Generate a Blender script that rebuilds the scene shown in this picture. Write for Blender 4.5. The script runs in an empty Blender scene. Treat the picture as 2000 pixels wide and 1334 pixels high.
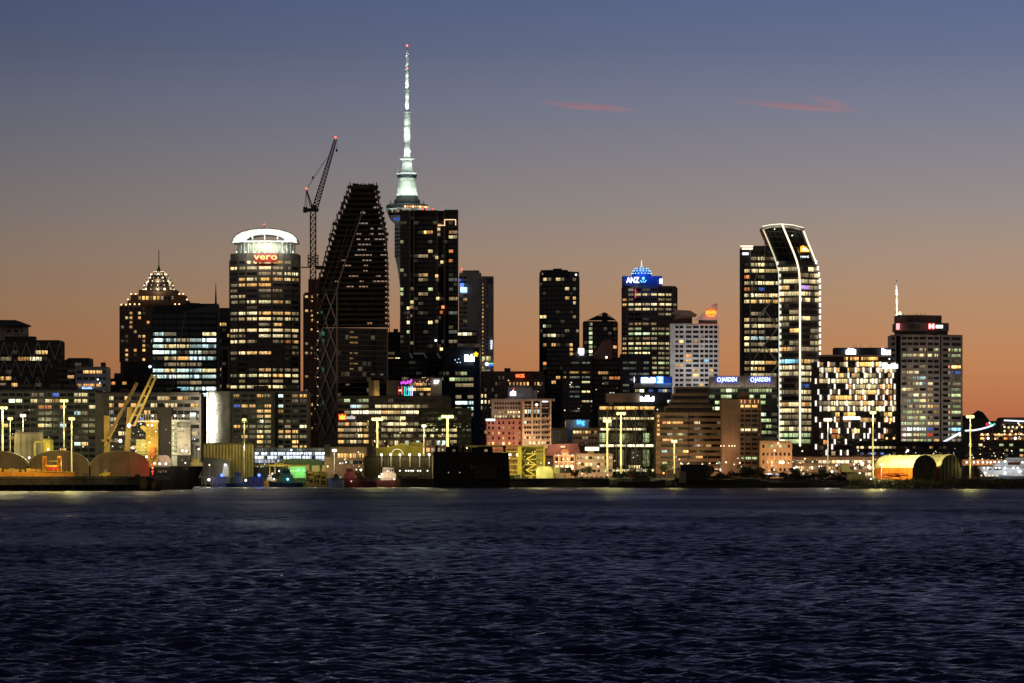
import bpy, bmesh, math, random
import numpy as np
from mathutils import Vector, Matrix

# ------------------------------------------------------------------ camera
F = 8763.0      # focal length in photograph pixels (2000 px wide frame)
HZ = 914.0      # pixel row of the eye-level horizon
CH = 10.0       # camera height above the water in metres
sc = bpy.context.scene
C = sc.collection
cam = bpy.data.cameras.new('camera')
camo = bpy.data.objects.new('camera', cam)
C.objects.link(camo)
camo.location = (0, 0, CH)
camo.rotation_euler = (math.pi / 2, 0, 0)
cam.sensor_width = 36.0
cam.lens = 36.0 * F / 2000.0
cam.shift_y = (HZ - 667.0) / 2000.0
cam.clip_start = 1.0
cam.clip_end = 200000.0
sc.camera = camo

# ------------------------------------------------------------------ exposure
vs = sc.view_settings
vs.view_transform = 'Standard'
vs.look = 'None'
vs.exposure = 0.0
vs.gamma = 1.0
vs.use_curve_mapping = False
cy = sc.cycles
cy.use_denoising = True
cy.max_bounces = 5
cy.diffuse_bounces = 2
cy.glossy_bounces = 3
cy.transmission_bounces = 3
cy.transparent_max_bounces = 8
cy.volume_bounces = 0
cy.sample_clamp_indirect = 1.0
cy.sample_clamp_direct = 30.0
cy.use_light_tree = True
cy.caustics_reflective = False
cy.caustics_refractive = False
sc.render.filter_size = 1.5

# ------------------------------------------------------------------ dusk sky
world = bpy.data.worlds.new('World')
sc.world = world
world.use_nodes = True
nt = world.node_tree
nt.nodes.clear()
def N(t, typ, **kw):
    n = t.nodes.new(typ)
    for k, v in kw.items():
        setattr(n, k, v)
    return n
def math_node(t, op, a, b=None, c=None, clamp=False):
    n = N(t, 'ShaderNodeMath', operation=op)
    n.use_clamp = clamp
    for i, v in enumerate((a, b, c)):
        if v is None:
            continue
        if isinstance(v, (int, float)):
            n.inputs[i].default_value = v
        else:
            t.links.new(v, n.inputs[i])
    return n.outputs[0]
def maprange(t, v, a, b, c, d, smooth=False):
    n = N(t, 'ShaderNodeMapRange')
    n.interpolation_type = 'SMOOTHSTEP' if smooth else 'LINEAR'
    t.links.new(v, n.inputs['Value'])
    for k, x in zip(('From Min', 'From Max', 'To Min', 'To Max'), (a, b, c, d)):
        n.inputs[k].default_value = x
    return n.outputs['Result']
def ramp(t, v, stops, interp='LINEAR'):
    n = N(t, 'ShaderNodeValToRGB')
    n.color_ramp.interpolation = interp
    e = n.color_ramp.elements
    while len(e) < len(stops):
        e.new(0.5)
    for el, (p, c) in zip(e, stops):
        el.position = p
        el.color = (*c, 1) if len(c) == 3 else c
    t.links.new(v, n.inputs['Fac'])
    return n.outputs['Color']
def mixc(t, f, a, b, blend='MIX'):
    n = N(t, 'ShaderNodeMix', data_type='RGBA', blend_type=blend)
    for i, v in ((0, f), (6, a), (7, b)):
        if isinstance(v, (int, float)):
            n.inputs[i].default_value = v
        elif isinstance(v, tuple):
            n.inputs[i].default_value = (*v, 1) if len(v) == 3 else v
        else:
            t.links.new(v, n.inputs[i])
    return n.outputs[2]
tc = N(nt, 'ShaderNodeTexCoord')
sep = N(nt, 'ShaderNodeSeparateXYZ')
nt.links.new(tc.outputs['Generated'], sep.inputs[0])
zc = math_node(nt, 'MAXIMUM', sep.outputs['Z'], 0.0)
s = math_node(nt, 'SQRT', zc)
west = ramp(nt, s, [(0.0, (.36, .090, .036)), (.105, (.466, .146, .062)), (.156, (.520, .228, .098)), (.189, (.458, .260, .144)),
                    (.217, (.388, .272, .200)), (.242, (.304, .262, .246)), (.266, (.243, .230, .264)), (.286, (.190, .205, .282)),
                    (.305, (.138, .165, .268)), (.322, (.114, .146, .272)), (.40, (.052, .055, .124)), (.58, (.015, .016, .044)),
                    (1.0, (.007, .009, .022))])
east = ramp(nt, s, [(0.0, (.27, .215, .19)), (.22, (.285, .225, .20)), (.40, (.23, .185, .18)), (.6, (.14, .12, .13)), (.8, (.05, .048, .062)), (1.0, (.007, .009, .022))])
SUNAZ = math.radians(14)      # sunset azimuth, right of the view axis
dotv = N(nt, 'ShaderNodeVectorMath', operation='DOT_PRODUCT')
nt.links.new(tc.outputs['Generated'], dotv.inputs[0])
dotv.inputs[1].default_value = (math.sin(SUNAZ), math.cos(SUNAZ), 0)
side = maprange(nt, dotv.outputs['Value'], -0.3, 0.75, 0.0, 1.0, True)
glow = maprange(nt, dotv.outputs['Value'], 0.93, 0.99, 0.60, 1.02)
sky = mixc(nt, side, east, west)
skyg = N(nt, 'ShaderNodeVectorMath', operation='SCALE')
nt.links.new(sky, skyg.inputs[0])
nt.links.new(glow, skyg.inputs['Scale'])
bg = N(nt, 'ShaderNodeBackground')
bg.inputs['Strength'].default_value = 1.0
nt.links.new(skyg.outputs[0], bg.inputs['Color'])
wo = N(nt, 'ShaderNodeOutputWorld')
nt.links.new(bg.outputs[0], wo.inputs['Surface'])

# the sun has set: it stands just below the horizon and only reaches the high clouds
sl = bpy.data.lights.new('sun', 'SUN')
sl.energy = 1.5
sl.color = (1.0, .42, .30)
sl.angle = math.radians(.5)
so = bpy.data.objects.new('sun', sl)
C.objects.link(so)
sd = Vector((math.sin(SUNAZ) * math.cos(math.radians(-2.2)), math.cos(SUNAZ) * math.cos(math.radians(-2.2)), math.sin(math.radians(-2.2))))
so.rotation_euler = sd.to_track_quat('Z', 'Y').to_euler()

# ------------------------------------------------------------------ materials
def newmat(name):
    m = bpy.data.materials.new(name)
    m.use_nodes = True
    t = m.node_tree
    t.nodes.clear()
    o = N(t, 'ShaderNodeOutputMaterial')
    p = N(t, 'ShaderNodeBsdfPrincipled')
    t.links.new(p.outputs[0], o.inputs['Surface'])
    return m, t, p
def noise(t, vec, scale, detail=3, rough=.55):
    n = N(t, 'ShaderNodeTexNoise')
    n.inputs['Scale'].default_value = scale
    n.inputs['Detail'].default_value = detail
    n.inputs['Roughness'].default_value = rough
    if vec is not None:
        t.links.new(vec, n.inputs['Vector'])
    return n.outputs['Fac']
def painted(name, rough, metal=0.0, lo=.72, hi=1.18, scale=.18, spec=.4):
    m, t, p = newmat(name)
    oi = N(t, 'ShaderNodeObjectInfo')
    g = N(t, 'ShaderNodeNewGeometry')
    n1 = noise(t, g.outputs['Position'], scale, 5)
    mp = N(t, 'ShaderNodeMapping')
    mp.inputs['Scale'].default_value = (1.6, 1.6, .08)
    t.links.new(g.outputs['Position'], mp.inputs['Vector'])
    n2 = noise(t, mp.outputs[0], .7, 4)
    f = math_node(t, 'MULTIPLY', maprange(t, n1, .3, .7, lo, hi), maprange(t, n2, .3, .7, .84, 1.1))
    r = math_node(t, 'MULTIPLY', f, maprange(t, oi.outputs['Random'], 0, 1, .92, 1.07))
    sca = N(t, 'ShaderNodeVectorMath', operation='SCALE')
    t.links.new(oi.outputs['Color'], sca.inputs[0])
    t.links.new(r, sca.inputs['Scale'])
    t.links.new(sca.outputs[0], p.inputs['Base Color'])
    t.links.new(maprange(t, n1, .3, .7, rough - .08, rough + .08), p.inputs['Roughness'])
    p.inputs['Metallic'].default_value = metal
    p.inputs['Specular IOR Level'].default_value = spec
    return m
PAINT = painted('painted_wall', .78)
METAL = painted('weathered_metal', .5, .35)
TIMBER = painted('dark_timber', .85, 0, .55, 1.3, .9)
GLASS, t, p = newmat('window_glass')
oi = N(t, 'ShaderNodeObjectInfo')
g = N(t, 'ShaderNodeNewGeometry')
t.links.new(oi.outputs['Color'], p.inputs['Base Color'])
t.links.new(maprange(t, oi.outputs['Random'], 0, 1, .05, .22), p.inputs['Roughness'])
p.inputs['Specular IOR Level'].default_value = .42
bmp = N(t, 'ShaderNodeBump')
bmp.inputs['Strength'].default_value = .12
bmp.inputs['Distance'].default_value = .3
t.links.new(noise(t, g.outputs['Position'], .25, 2), bmp.inputs['Height'])
t.links.new(bmp.outputs[0], p.inputs['Normal'])

def lit_material(name, panes):
    """a lit room behind a pane: per-object colour and strength, panes, blinds and furniture vary"""
    m, t, p = newmat(name)
    oi = N(t, 'ShaderNodeObjectInfo')
    tc = N(t, 'ShaderNodeTexCoord')
    sp = N(t, 'ShaderNodeSeparateXYZ')
    t.links.new(tc.outputs['Object'], sp.inputs[0])
    x = math_node(t, 'ADD', sp.outputs['X'], .5)
    z = math_node(t, 'ADD', sp.outputs['Z'], .5)
    rnd = oi.outputs['Random']
    n = math_node(t, 'ADD', math_node(t, 'FLOOR', math_node(t, 'MULTIPLY', rnd, 2.99)), panes)
    u = math_node(t, 'MULTIPLY', x, n)
    idn = math_node(t, 'FLOOR', u)
    fr = math_node(t, 'FRACT', u)
    cv = N(t, 'ShaderNodeCombineXYZ')
    t.links.new(math_node(t, 'MULTIPLY_ADD', rnd, 317.0, idn), cv.inputs[0])
    t.links.new(math_node(t, 'MULTIPLY', rnd, 91.0), cv.inputs[1])
    wn = N(t, 'ShaderNodeTexWhiteNoise')
    wn.noise_dimensions = '3D'
    t.links.new(cv.outputs[0], wn.inputs['Vector'])
    w = wn.outputs['Value']
    on = maprange(t, w, .10, .20, .22, 1.0)
    mull = maprange(t, math_node(t, 'ABSOLUTE', math_node(t, 'SUBTRACT', fr, .5)), .42, .48, 1.0, .5)
    cv2 = N(t, 'ShaderNodeCombineXYZ')
    t.links.new(math_node(t, 'MULTIPLY_ADD', rnd, 77.0, math_node(t, 'MULTIPLY', x, 3.2)), cv2.inputs[0])
    t.links.new(math_node(t, 'MULTIPLY', rnd, 41.0), cv2.inputs[1])
    t.links.new(math_node(t, 'MULTIPLY_ADD', rnd, 23.0, math_node(t, 'MULTIPLY', z, 1.7)), cv2.inputs[2])
    ns = noise(t, cv2.outputs[0], 3.4, 4, .65)
    nf = maprange(t, ns, .36, .60, .12, 1.6)
    zg = maprange(t, z, 0, 1, .62, 1.25)
    e = math_node(t, 'MULTIPLY', math_node(t, 'MULTIPLY', on, mull), math_node(t, 'MULTIPLY', nf, zg))
    e = math_node(t, 'MULTIPLY', e, maprange(t, w, 0, 1, .55, 1.2))
    e = math_node(t, 'MULTIPLY', e, oi.outputs['Alpha'])
    t.links.new(oi.outputs['Color'], p.inputs['Emission Color'])
    t.links.new(e, p.inputs['Emission Strength'])
    p.inputs['Base Color'].default_value = (.012, .012, .012, 1)
    p.inputs['Roughness'].default_value = .15
    m.cycles.emission_sampling = 'NONE'
    return m
LIT = lit_material('lit_window', 5)
LIT1 = lit_material('lit_small_window', 1)
EMIT, t, p = newmat('light_source')
oi = N(t, 'ShaderNodeObjectInfo')
t.links.new(oi.outputs['Color'], p.inputs['Emission Color'])
t.links.new(oi.outputs['Alpha'], p.inputs['Emission Strength'])
p.inputs['Base Color'].default_value = (.05, .05, .05, 1)
EMIT.cycles.emission_sampling = 'NONE'

def ground_mat(name, c1, c2, scale, bump=.3, rough=.9):
    m, t, p = newmat(name)
    g = N(t, 'ShaderNodeNewGeometry')
    n1 = noise(t, g.outputs['Position'], scale, 6, .65)
    t.links.new(mixc(t, maprange(t, n1, .3, .7, 0, 1), c1, c2), p.inputs['Base Color'])
    p.inputs['Roughness'].default_value = rough
    b = N(t, 'ShaderNodeBump')
    b.inputs['Strength'].default_value = bump
    b.inputs['Distance'].default_value = .5
    t.links.new(n1, b.inputs['Height'])
    t.links.new(b.outputs[0], p.inputs['Normal'])
    return m
ASPHALT = ground_mat('quay_asphalt', (.035, .034, .033), (.075, .072, .068), .3)
CONCRETE = ground_mat('quay_concrete', (.028, .027, .022), (.085, .08, .068), .35)
ROCK = ground_mat('breakwater_rock', (.03, .03, .026), (.12, .11, .09), .8, .8)
HILL = ground_mat('dark_hill', (.018, .022, .016), (.04, .042, .03), .05)
LEAF = painted('foliage', .7, 0, .5, 1.5, .8)

# ------------------------------------------------------------------ pixel <-> place
def X(px, D): return (px - 1000.0) / F * D
def Z(py, D): return CH + (HZ - py) / F * D
def W(px, py, D): return Vector((X(px, D), D, Z(py, D)))
GZ = 4.6        # level of the quays and streets

# ------------------------------------------------------------------ mesh helpers
class MB:
    def __init__(self): self.v, self.f = [], []
    def add(self, vs, fs):
        o = len(self.v)
        self.v += [tuple(q) for q in vs]
        self.f += [tuple(o + i for i in q) for q in fs]
        return self
    def box(self, c, s, rz=0.0):
        hx, hy, hz = s[0] / 2, s[1] / 2, s[2] / 2
        ca, sa = math.cos(rz), math.sin(rz)
        vs = []
        for dz in (-hz, hz):
            for dx, dy in ((-hx, -hy), (hx, -hy), (hx, hy), (-hx, hy)):
                vs.append((c[0] + dx * ca - dy * sa, c[1] + dx * sa + dy * ca, c[2] + dz))
        return self.add(vs, [(3, 2, 1, 0), (4, 5, 6, 7), (0, 1, 5, 4), (1, 2, 6, 5), (2, 3, 7, 6), (3, 0, 4, 7)])
    def pbox(self, x0, x1, y0, y1, D, depth):          # box given by its face in pixels
        return self.add(*prism_xz([(x0, y1), (x1, y1), (x1, y0), (x0, y0)], D, depth))
    def poly(self, pts, D, depth):                      # outline in pixels (counter-clockwise seen from the camera)
        return self.add(*prism_xz(pts, D, depth))
    def plan(self, pts, z0, z1):                        # vertical prism over plan points (x, y), counter-clockwise from above
        n = len(pts)
        vs = [(p[0], p[1], z0) for p in pts] + [(p[0], p[1], z1) for p in pts]
        fs = [tuple(range(n - 1, -1, -1)), tuple(range(n, 2 * n))]
        fs += [(i, (i + 1) % n, n + (i + 1) % n, n + i) for i in range(n)]
        return self.add(vs, fs)
    def tube(self, a, b, r0, r1=None, n=6):
        a, b = Vector(a), Vector(b)
        r1 = r0 if r1 is None else r1
        d = (b - a).normalized()
        u = d.cross(Vector((0, 0, 1)))
        if u.length < 1e-3:
            u = Vector((1, 0, 0))
        u.normalize()
        w = d.cross(u)
        vs = []
        for q, r in ((a, r0), (b, r1)):
            for k in range(n):
                an = 2 * math.pi * k / n
                vs.append(q + (u * math.cos(an) + w * math.sin(an)) * r)
        fs = [(k, (k + 1) % n, n + (k + 1) % n, n + k) for k in range(n)]
        fs += [tuple(range(n - 1, -1, -1)), tuple(range(n, 2 * n))]
        return self.add(vs, fs)
    def path(self, pts, r, n=6):
        for a, b in zip(pts, pts[1:]):
            self.tube(a, b, r, r, n)
        return self
    def lathe(self, prof, cx, cy_, n=32):               # prof: (radius, z) from bottom to top
        vs, fs = [], []
        for r, z in prof:
            for k in range(n):
                an = 2 * math.pi * k / n
                vs.append((cx + r * math.cos(an), cy_ + r * math.sin(an), z))
        for i in range(len(prof) - 1):
            for k in range(n):
                fs.append((i * n + k, i * n + (k + 1) % n, (i + 1) * n + (k + 1) % n, (i + 1) * n + k))
        fs += [tuple(range(n - 1, -1, -1)), tuple((len(prof) - 1) * n + k for k in range(n))]
        return self.add(vs, fs)
    def ball(self, c, r, n=8, m=6, sz=1.0):
        prof = [(max(.001, r * math.sin(math.pi * (i + .02) / (m + .04))), c[2] - r * sz * math.cos(math.pi * (i + .02) / (m + .04))) for i in range(m + 1)]
        return self.lathe(prof, c[0], c[1], n)
    def build(self, name, mat, parent=None, col=(.2, .2, .2), smooth=False):
        me = bpy.data.meshes.new(name)
        off = offset_of(parent)
        me.from_pydata([(q[0] - off[0], q[1] - off[1], q[2] - off[2]) for q in self.v], [], self.f)
        me.materials.append(mat)
        col = lift(mat, col)
        if smooth:
            me.polygons.foreach_set('use_smooth', [True] * len(me.polygons))
        me.update()
        return link(name, me, parent, col)
def lift(mat, col):
    """wall paints: keep dark paints dark, bring mid tones to masonry values"""
    return tuple(min(.82, 1 - (1 - c) ** 1.6) for c in col[:3]) if mat.name == 'painted_wall' else col
def prism_xz(pts, D, depth):
    n = len(pts)
    vs = [(X(a, D), D, Z(b, D)) for a, b in pts] + [(X(a, D), D + depth, Z(b, D)) for a, b in pts]
    fs = [tuple(range(n)), tuple(range(2 * n - 1, n - 1, -1))]
    fs += [((i + 1) % n, i, n + i, n + (i + 1) % n) for i in range(n)]
    return vs, fs
def link(name, data, parent, col):
    o = bpy.data.objects.new(name, data)
    C.objects.link(o)
    if parent is not None:
        o.parent = parent
    o.color = (*col, 1.0) if len(col) == 3 else col
    return o
LABELS = {}
def tag(o, label, cat, group=None):
    o['label'] = label
    o['category'] = cat
    if group:
        o['group'] = group
    return o
def thing(name, label, cat, loc, group=None):
    o = bpy.data.objects.new(name, None)
    C.objects.link(o)
    o.location = loc
    o.empty_display_size = .1
    return tag(o, label, cat, group)
def struct(o, kind='structure'):
    o['kind'] = kind
    return o
CUBES = {}
def unit_cube(mat, bevel=False):
    k = mat.name
    if k not in CUBES:
        b = MB().box((0, 0, 0), (1, 1, 1))
        me = bpy.data.meshes.new('block_' + k)
        me.from_pydata(b.v, [], b.f)
        me.materials.append(mat)
        CUBES[k] = me
    return CUBES[k]
def offset_of(parent):
    v = Vector((0, 0, 0))
    while parent is not None:
        v = v + parent.location
        parent = parent.parent
    return v
def piece(name, mat, parent, c, s, rz=0.0, col=(.2, .2, .2)):
    o = link(name, unit_cube(mat), parent, lift(mat, col))
    o.location = Vector(c) - offset_of(parent)
    o.rotation_euler = (0, 0, rz)
    o.scale = s
    return o
def bar(name, mat, parent, a, b, w, col):
    """a straight square bar between two points, sharing the unit block"""
    a, b = Vector(a), Vector(b)
    d = b - a
    o = link(name, unit_cube(mat), parent, lift(mat, col))
    o.location = (a + b) / 2 - offset_of(parent)
    o.rotation_mode = 'QUATERNION'
    o.rotation_quaternion = d.to_track_quat('Z', 'Y')
    o.scale = (w, w, d.length)
    return o
def lamp(parent, loc, col, power, radius=.3, name='lamp_light', spot=None, aim=None):
    l = bpy.data.lights.new(name, 'SPOT' if spot else 'POINT')
    l.color = col
    l.energy = power
    l.shadow_soft_size = radius
    if spot:
        l.spot_size = math.radians(spot)
        l.spot_blend = .6
    o = bpy.data.objects.new(name, l)
    C.objects.link(o)
    o.parent = parent
    o.location = Vector(loc) - offset_of(parent)
    if aim is not None:
        d = Vector(aim) - Vector(loc)
        o.rotation_euler = d.to_track_quat('-Z', 'Y').to_euler()
    return o

def wall_fill_spot(root, px, py, D, power, col=(1, .86, .72), dist=55.0, drop=60, spot=75):
    """unseen fill spot added in front of a wall to brighten it"""
    a = W(px, py, D)
    return lamp(root, a + Vector((0, -dist, -drop * D / F)), col, power, 1.0, 'floodlight', spot, a)

# ------------------------------------------------------------------ lit window palette
PAL = {
    'w': ((1.0, .80, .40), 1.05), 'W': ((1.0, .87, .52), 1.8), 'a': ((1.0, .55, .18), .9), 'A': ((1.0, .55, .16), 1.6),
    'o': ((1.0, .34, .10), .85), 'c': ((.74, 1.0, .90), .85), 'C': ((.80, 1.0, .97), 1.9), 'g': ((.74, .92, .42), .62),
    'G': ((.82, 1.0, .55), 1.2), 'd': ((1.0, .76, .42), .26), 'D': ((.75, .85, .7), .16), 'y': ((1.0, .80, .36), 1.1),
    'b': ((.14, .28, .9), .4), 'r': ((1.0, .10, .04), 1.0), 'p': ((.8, .45, 1.0), .6), 'B': ((.30, .75, 1.0), 1.3),
}
DARKGLASS = (.010, .012, .015)
def window(parent, c, s, rz, code, rng, small=False, glass=DARKGLASS):
    if code == '.' and rng.random() < .10:
        return piece('window', LIT1 if small else LIT, parent, c, s, rz, (1, .8, .5, rng.uniform(.02, .09)))
    if code == '.':
        k = rng.uniform(.6, 1.6)
        return piece('window', GLASS, parent, c, s, rz, tuple(v * k for v in glass))
    col, st = PAL[code]
    j = rng.uniform(-.08, .08)
    col = (col[0], max(0, col[1] * (1 + j)), max(0, col[2] * (1 + 2.2 * j)))
    return piece('window', LIT1 if small else LIT, parent, c, s, rz, (*col, st * rng.choice((.45, .7, .9, 1.0, 1.15, 1.35, 1.7))))

def facade(root, A, B, z0, z1, nf, bays, wall, codes, rng, wf=(.88, .58), out=.5, small=False, glass=DARKGLASS,
           band=True, pier=True, bandcol=None, piercol=None, pierw=None):
    """storey bands, piers and windows on the vertical plane from A to B (left to right seen from the camera);
    bays: number, or fractions 0..1 of the bay edges; codes(r, c) gives the window code (None leaves it blind)"""
    A, B = Vector((A[0], A[1], 0)), Vector((B[0], B[1], 0))
    d = B - A
    L = d.length
    d.normalize()
    nrm = Vector((d.y, -d.x, 0))
    rz = math.atan2(d.y, d.x)
    e = [i / bays for i in range(bays + 1)] if isinstance(bays, int) else list(bays)
    fh = (z1 - z0) / nf
    wf = (wf[0], wf[1] * .88)
    bh = fh * (1 - wf[1])
    if band:
        for r in range(nf + 1):
            z = z1 - r * fh
            c = A + d * L * (e[0] + e[-1]) / 2 + nrm * out / 2
            h = bh if 0 < r < nf else bh * .5
            zz = z if 0 < r < nf else (z - h / 2 if r == 0 else z + h / 2)
            piece('spandrel', PAINT, root, (c.x, c.y, zz), (L * (e[-1] - e[0]), out, h), rz, bandcol or wall)
    if pier:
        for i, q in enumerate(e):
            bw = L * (e[-1] - e[0]) / max(1, len(e) - 1)
            pw = pierw if pierw else max(.25, bw * (1 - wf[0]))
            c = A + d * L * q + nrm * (out + .12) / 2
            piece('pier', PAINT, root, (c.x, c.y, (z0 + z1) / 2), (pw, out + .12, z1 - z0), rz, piercol or wall)
    for r in range(nf):
        z = z1 - (r + .5) * fh
        for i in range(len(e) - 1):
            code = codes(r, i)
            if code is None or code == ' ':
                continue
            q = (e[i] + e[i + 1]) / 2
            wd = L * (e[i + 1] - e[i])
            c = A + d * L * q + nrm * .12
            window(root, (c.x, c.y, z), (wd * (wf[0] if pier else .97), .2, fh * wf[1] * 1.02), rz, code, rng, small, glass)

SEED = [11]
def tower(name, label, D, chain, ytop, fy=None, bays=None, pats=None, spots=None, rand=(.25, 'wwad'), back=30, wall=(.08, .07, .06),
          wf=(.88, .58), out=.5, small=False, glass=DARKGLASS, ybot=None, cat='office building', group=None, pier=True, band=True,
          bandcol=None, piercol=None, pierw=None, roof=True, clutter=0, root=None, body='wall'):
    """a building from its front chain of (pixel column, metres behind D); fy = (top row, bottom row, storeys)"""
    SEED[0] += 7
    rng = random.Random(SEED[0] * 13 + len(name))
    pts = [(X(px, D + dy), D + dy) for px, dy in chain]
    z0 = GZ if ybot is None else Z(ybot, D)
    z1 = Z(ytop, D)
    if root is None:
        root = thing(name, label, cat, (sum(q[0] for q in pts) / len(pts), D, z0), group)
    yb = D + back
    plan = pts + [(pts[-1][0], max(yb, pts[-1][1] + 4)), (pts[0][0], max(yb, pts[0][1] + 4))]
    MB().plan(plan, z0, z1).build(body, PAINT, root, wall)
    if roof:
        cx = (pts[0][0] + pts[-1][0]) / 2
        wdt = pts[-1][0] - pts[0][0]
        MB().box((cx, (D + yb) / 2 + 1, z1 + .35), (wdt * .97, (yb - D) * .9, .7)).build('parapet', PAINT, root, tuple(v * .8 for v in wall))
    for k in range(clutter):
        w = rng.uniform(.06, .2) * wdt
        h = rng.uniform(1.2, 4.0)
        x = rng.uniform(pts[0][0] + w, pts[-1][0] - w)
        MB().box((x, D + back * .5, z1 + .7 + h / 2), (w, back * .3, h)).build('roof_plant', PAINT, root, (.06, .055, .05))
    for k in range(clutter // 2):
        x = rng.uniform(pts[0][0] + 1, pts[-1][0] - 1)
        MB().tube((x, D + back * .4, z1), (x, D + back * .4, z1 + rng.uniform(3, 8)), .12, .05, 5).build('antenna', METAL, root, (.05, .05, .05))
    if fy:
        ya, yz, nf = fy
        za, zb = Z(ya, D), Z(yz, D)
        seg_b = bays
        if isinstance(bays, int):
            tot = chain[-1][0] - chain[0][0]
            seg_b = [max(1, round(bays * (chain[i + 1][0] - chain[i][0]) / tot)) for i in range(len(chain) - 1)]
        base = 0
        grid = {}
        if spots:
            for sx, sy, sc_ in spots:
                r = int((sy - ya) / (yz - ya) * nf)
                grid.setdefault(r, []).append((sx, sc_))
        for i in range(len(chain) - 1):
            sb = seg_b[i]
            if not sb:
                continue
            x0, x1 = chain[i][0], chain[i + 1][0]
            if isinstance(sb, (list, tuple)):
                fr = [(q - x0) / (x1 - x0) for q in sb]
            else:
                fr = [k / sb for k in range(sb + 1)]
            nb = len(fr) - 1
            def codes(r, c, fr=fr, x0=x0, x1=x1, base=base):
                if spots is not None:
                    xa, xb = x0 + fr[c] * (x1 - x0), x0 + fr[c + 1] * (x1 - x0)
                    for sx, k in grid.get(r, ()):
                        if xa <= sx < xb:
                            return k
                if pats is not None and r < len(pats) and pats[r] is not None and base + c < len(pats[r]):
                    return pats[r][base + c]
                if rng.random() < rand[0]:
                    return rng.choice(rand[1])
                return '.'
            facade(root, pts[i], pts[i + 1], zb, za, nf, fr, wall, codes, rng, wf, out, small, glass, band, pier, bandcol, piercol, pierw)
            base += nb
    return root

def lettering(root, text, px, py, D, hpx, col, st, wpx=None, rot=0.0, name='sign_lettering', vert=False):
    cu = bpy.data.curves.new(name, 'FONT')
    cu.body = text
    cu.align_x = 'CENTER'
    cu.align_y = 'CENTER'
    h = hpx / F * D
    cu.size = h * 1.42
    cu.extrude = .12
    cu.offset = h * .018
    cu.resolution_u = 2
    cu.materials.append(EMIT)
    tmp = bpy.data.objects.new('tmp', cu)
    C.objects.link(tmp)
    bpy.context.view_layer.update()
    me = bpy.data.meshes.new_from_object(tmp.evaluated_get(bpy.context.evaluated_depsgraph_get()))
    bpy.data.objects.remove(tmp)
    bpy.data.curves.remove(cu)
    if not me.materials:
        me.materials.append(EMIT)
    xs = [v.co.x for v in me.vertices]
    o = link(name, me, root, (*col, st))
    o.location = W(px, py, D) - offset_of(root)
    o.rotation_euler = (math.pi / 2, 0 if not vert else -math.pi / 2, 0)
    if wpx:
        o.scale = (wpx / F * D / max(.1, max(xs) - min(xs)), 1, 1)
    return o
def sign_strokes(root, x0, x1, y0, y1, D, col, st, rng, n=7):
    """an over-exposed sign whose letters cannot be read: upright glowing strokes of uneven height"""
    m = MB()
    w = (x1 - x0) / n
    for i in range(n):
        top = y0 + rng.choice((0, .25, .3, .05)) * (y1 - y0)
        m.pbox(x0 + i * w + .08 * w, x0 + (i + 1) * w - .10 * w, top, y1, D, .3)
    return m.build('sign_lettering', EMIT, root, (*col, st))
def bulb(root, px, py, D, rpx, col, st, name='lamp_globe'):
    p_ = W(px, py, D)
    st = 1.0 + (st - 1.0) * .6 if st > 1 else st
    return MB().ball(p_, rpx / F * D, 8, 5).build(name, EMIT, root, (*col, st), True)

# ================================================================== setting: water, land
WATER, t, p = newmat('harbour_water')
g = N(t, 'ShaderNodeNewGeometry')
p.inputs['Base Color'].default_value = (.014, .011, .054, 1)
p.inputs['IOR'].default_value = 1.33
p.inputs['Roughness'].default_value = .16
sp = N(t, 'ShaderNodeSeparateXYZ')
t.links.new(g.outputs['Position'], sp.inputs[0])
mp = N(t, 'ShaderNodeMapping')
mp.inputs['Scale'].default_value = (1.0, .55, 1.0)
mp.inputs['Rotation'].default_value = (0, 0, .25)
t.links.new(g.outputs['Position'], mp.inputs['Vector'])
n1 = noise(t, mp.outputs[0], .9, 4, .6)
b1 = N(t, 'ShaderNodeBump')
b1.inputs['Distance'].default_value = .35
t.links.new(maprange(t, sp.outputs['Y'], 150, 1500, .45, .30), b1.inputs['Strength'])
t.links.new(n1, b1.inputs['Height'])
t.links.new(b1.outputs[0], p.inputs['Normal'])
mg = N(t, 'ShaderNodeMapping')
mg.inputs['Scale'].default_value = (.012, .0055, 1.0)
mg.inputs['Rotation'].default_value = (0, 0, .1)
t.links.new(g.outputs['Position'], mg.inputs['Vector'])
gn = noise(t, mg.outputs[0], 1.0, 4, .6)          # cat's-paws: gusts roughen the surface in patches
t.links.new(math_node(t, 'MULTIPLY', maprange(t, sp.outputs['Y'], 180, 1400, .19, .36), maprange(t, gn, .35, .65, .82, 1.22)), p.inputs['Roughness'])

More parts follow.
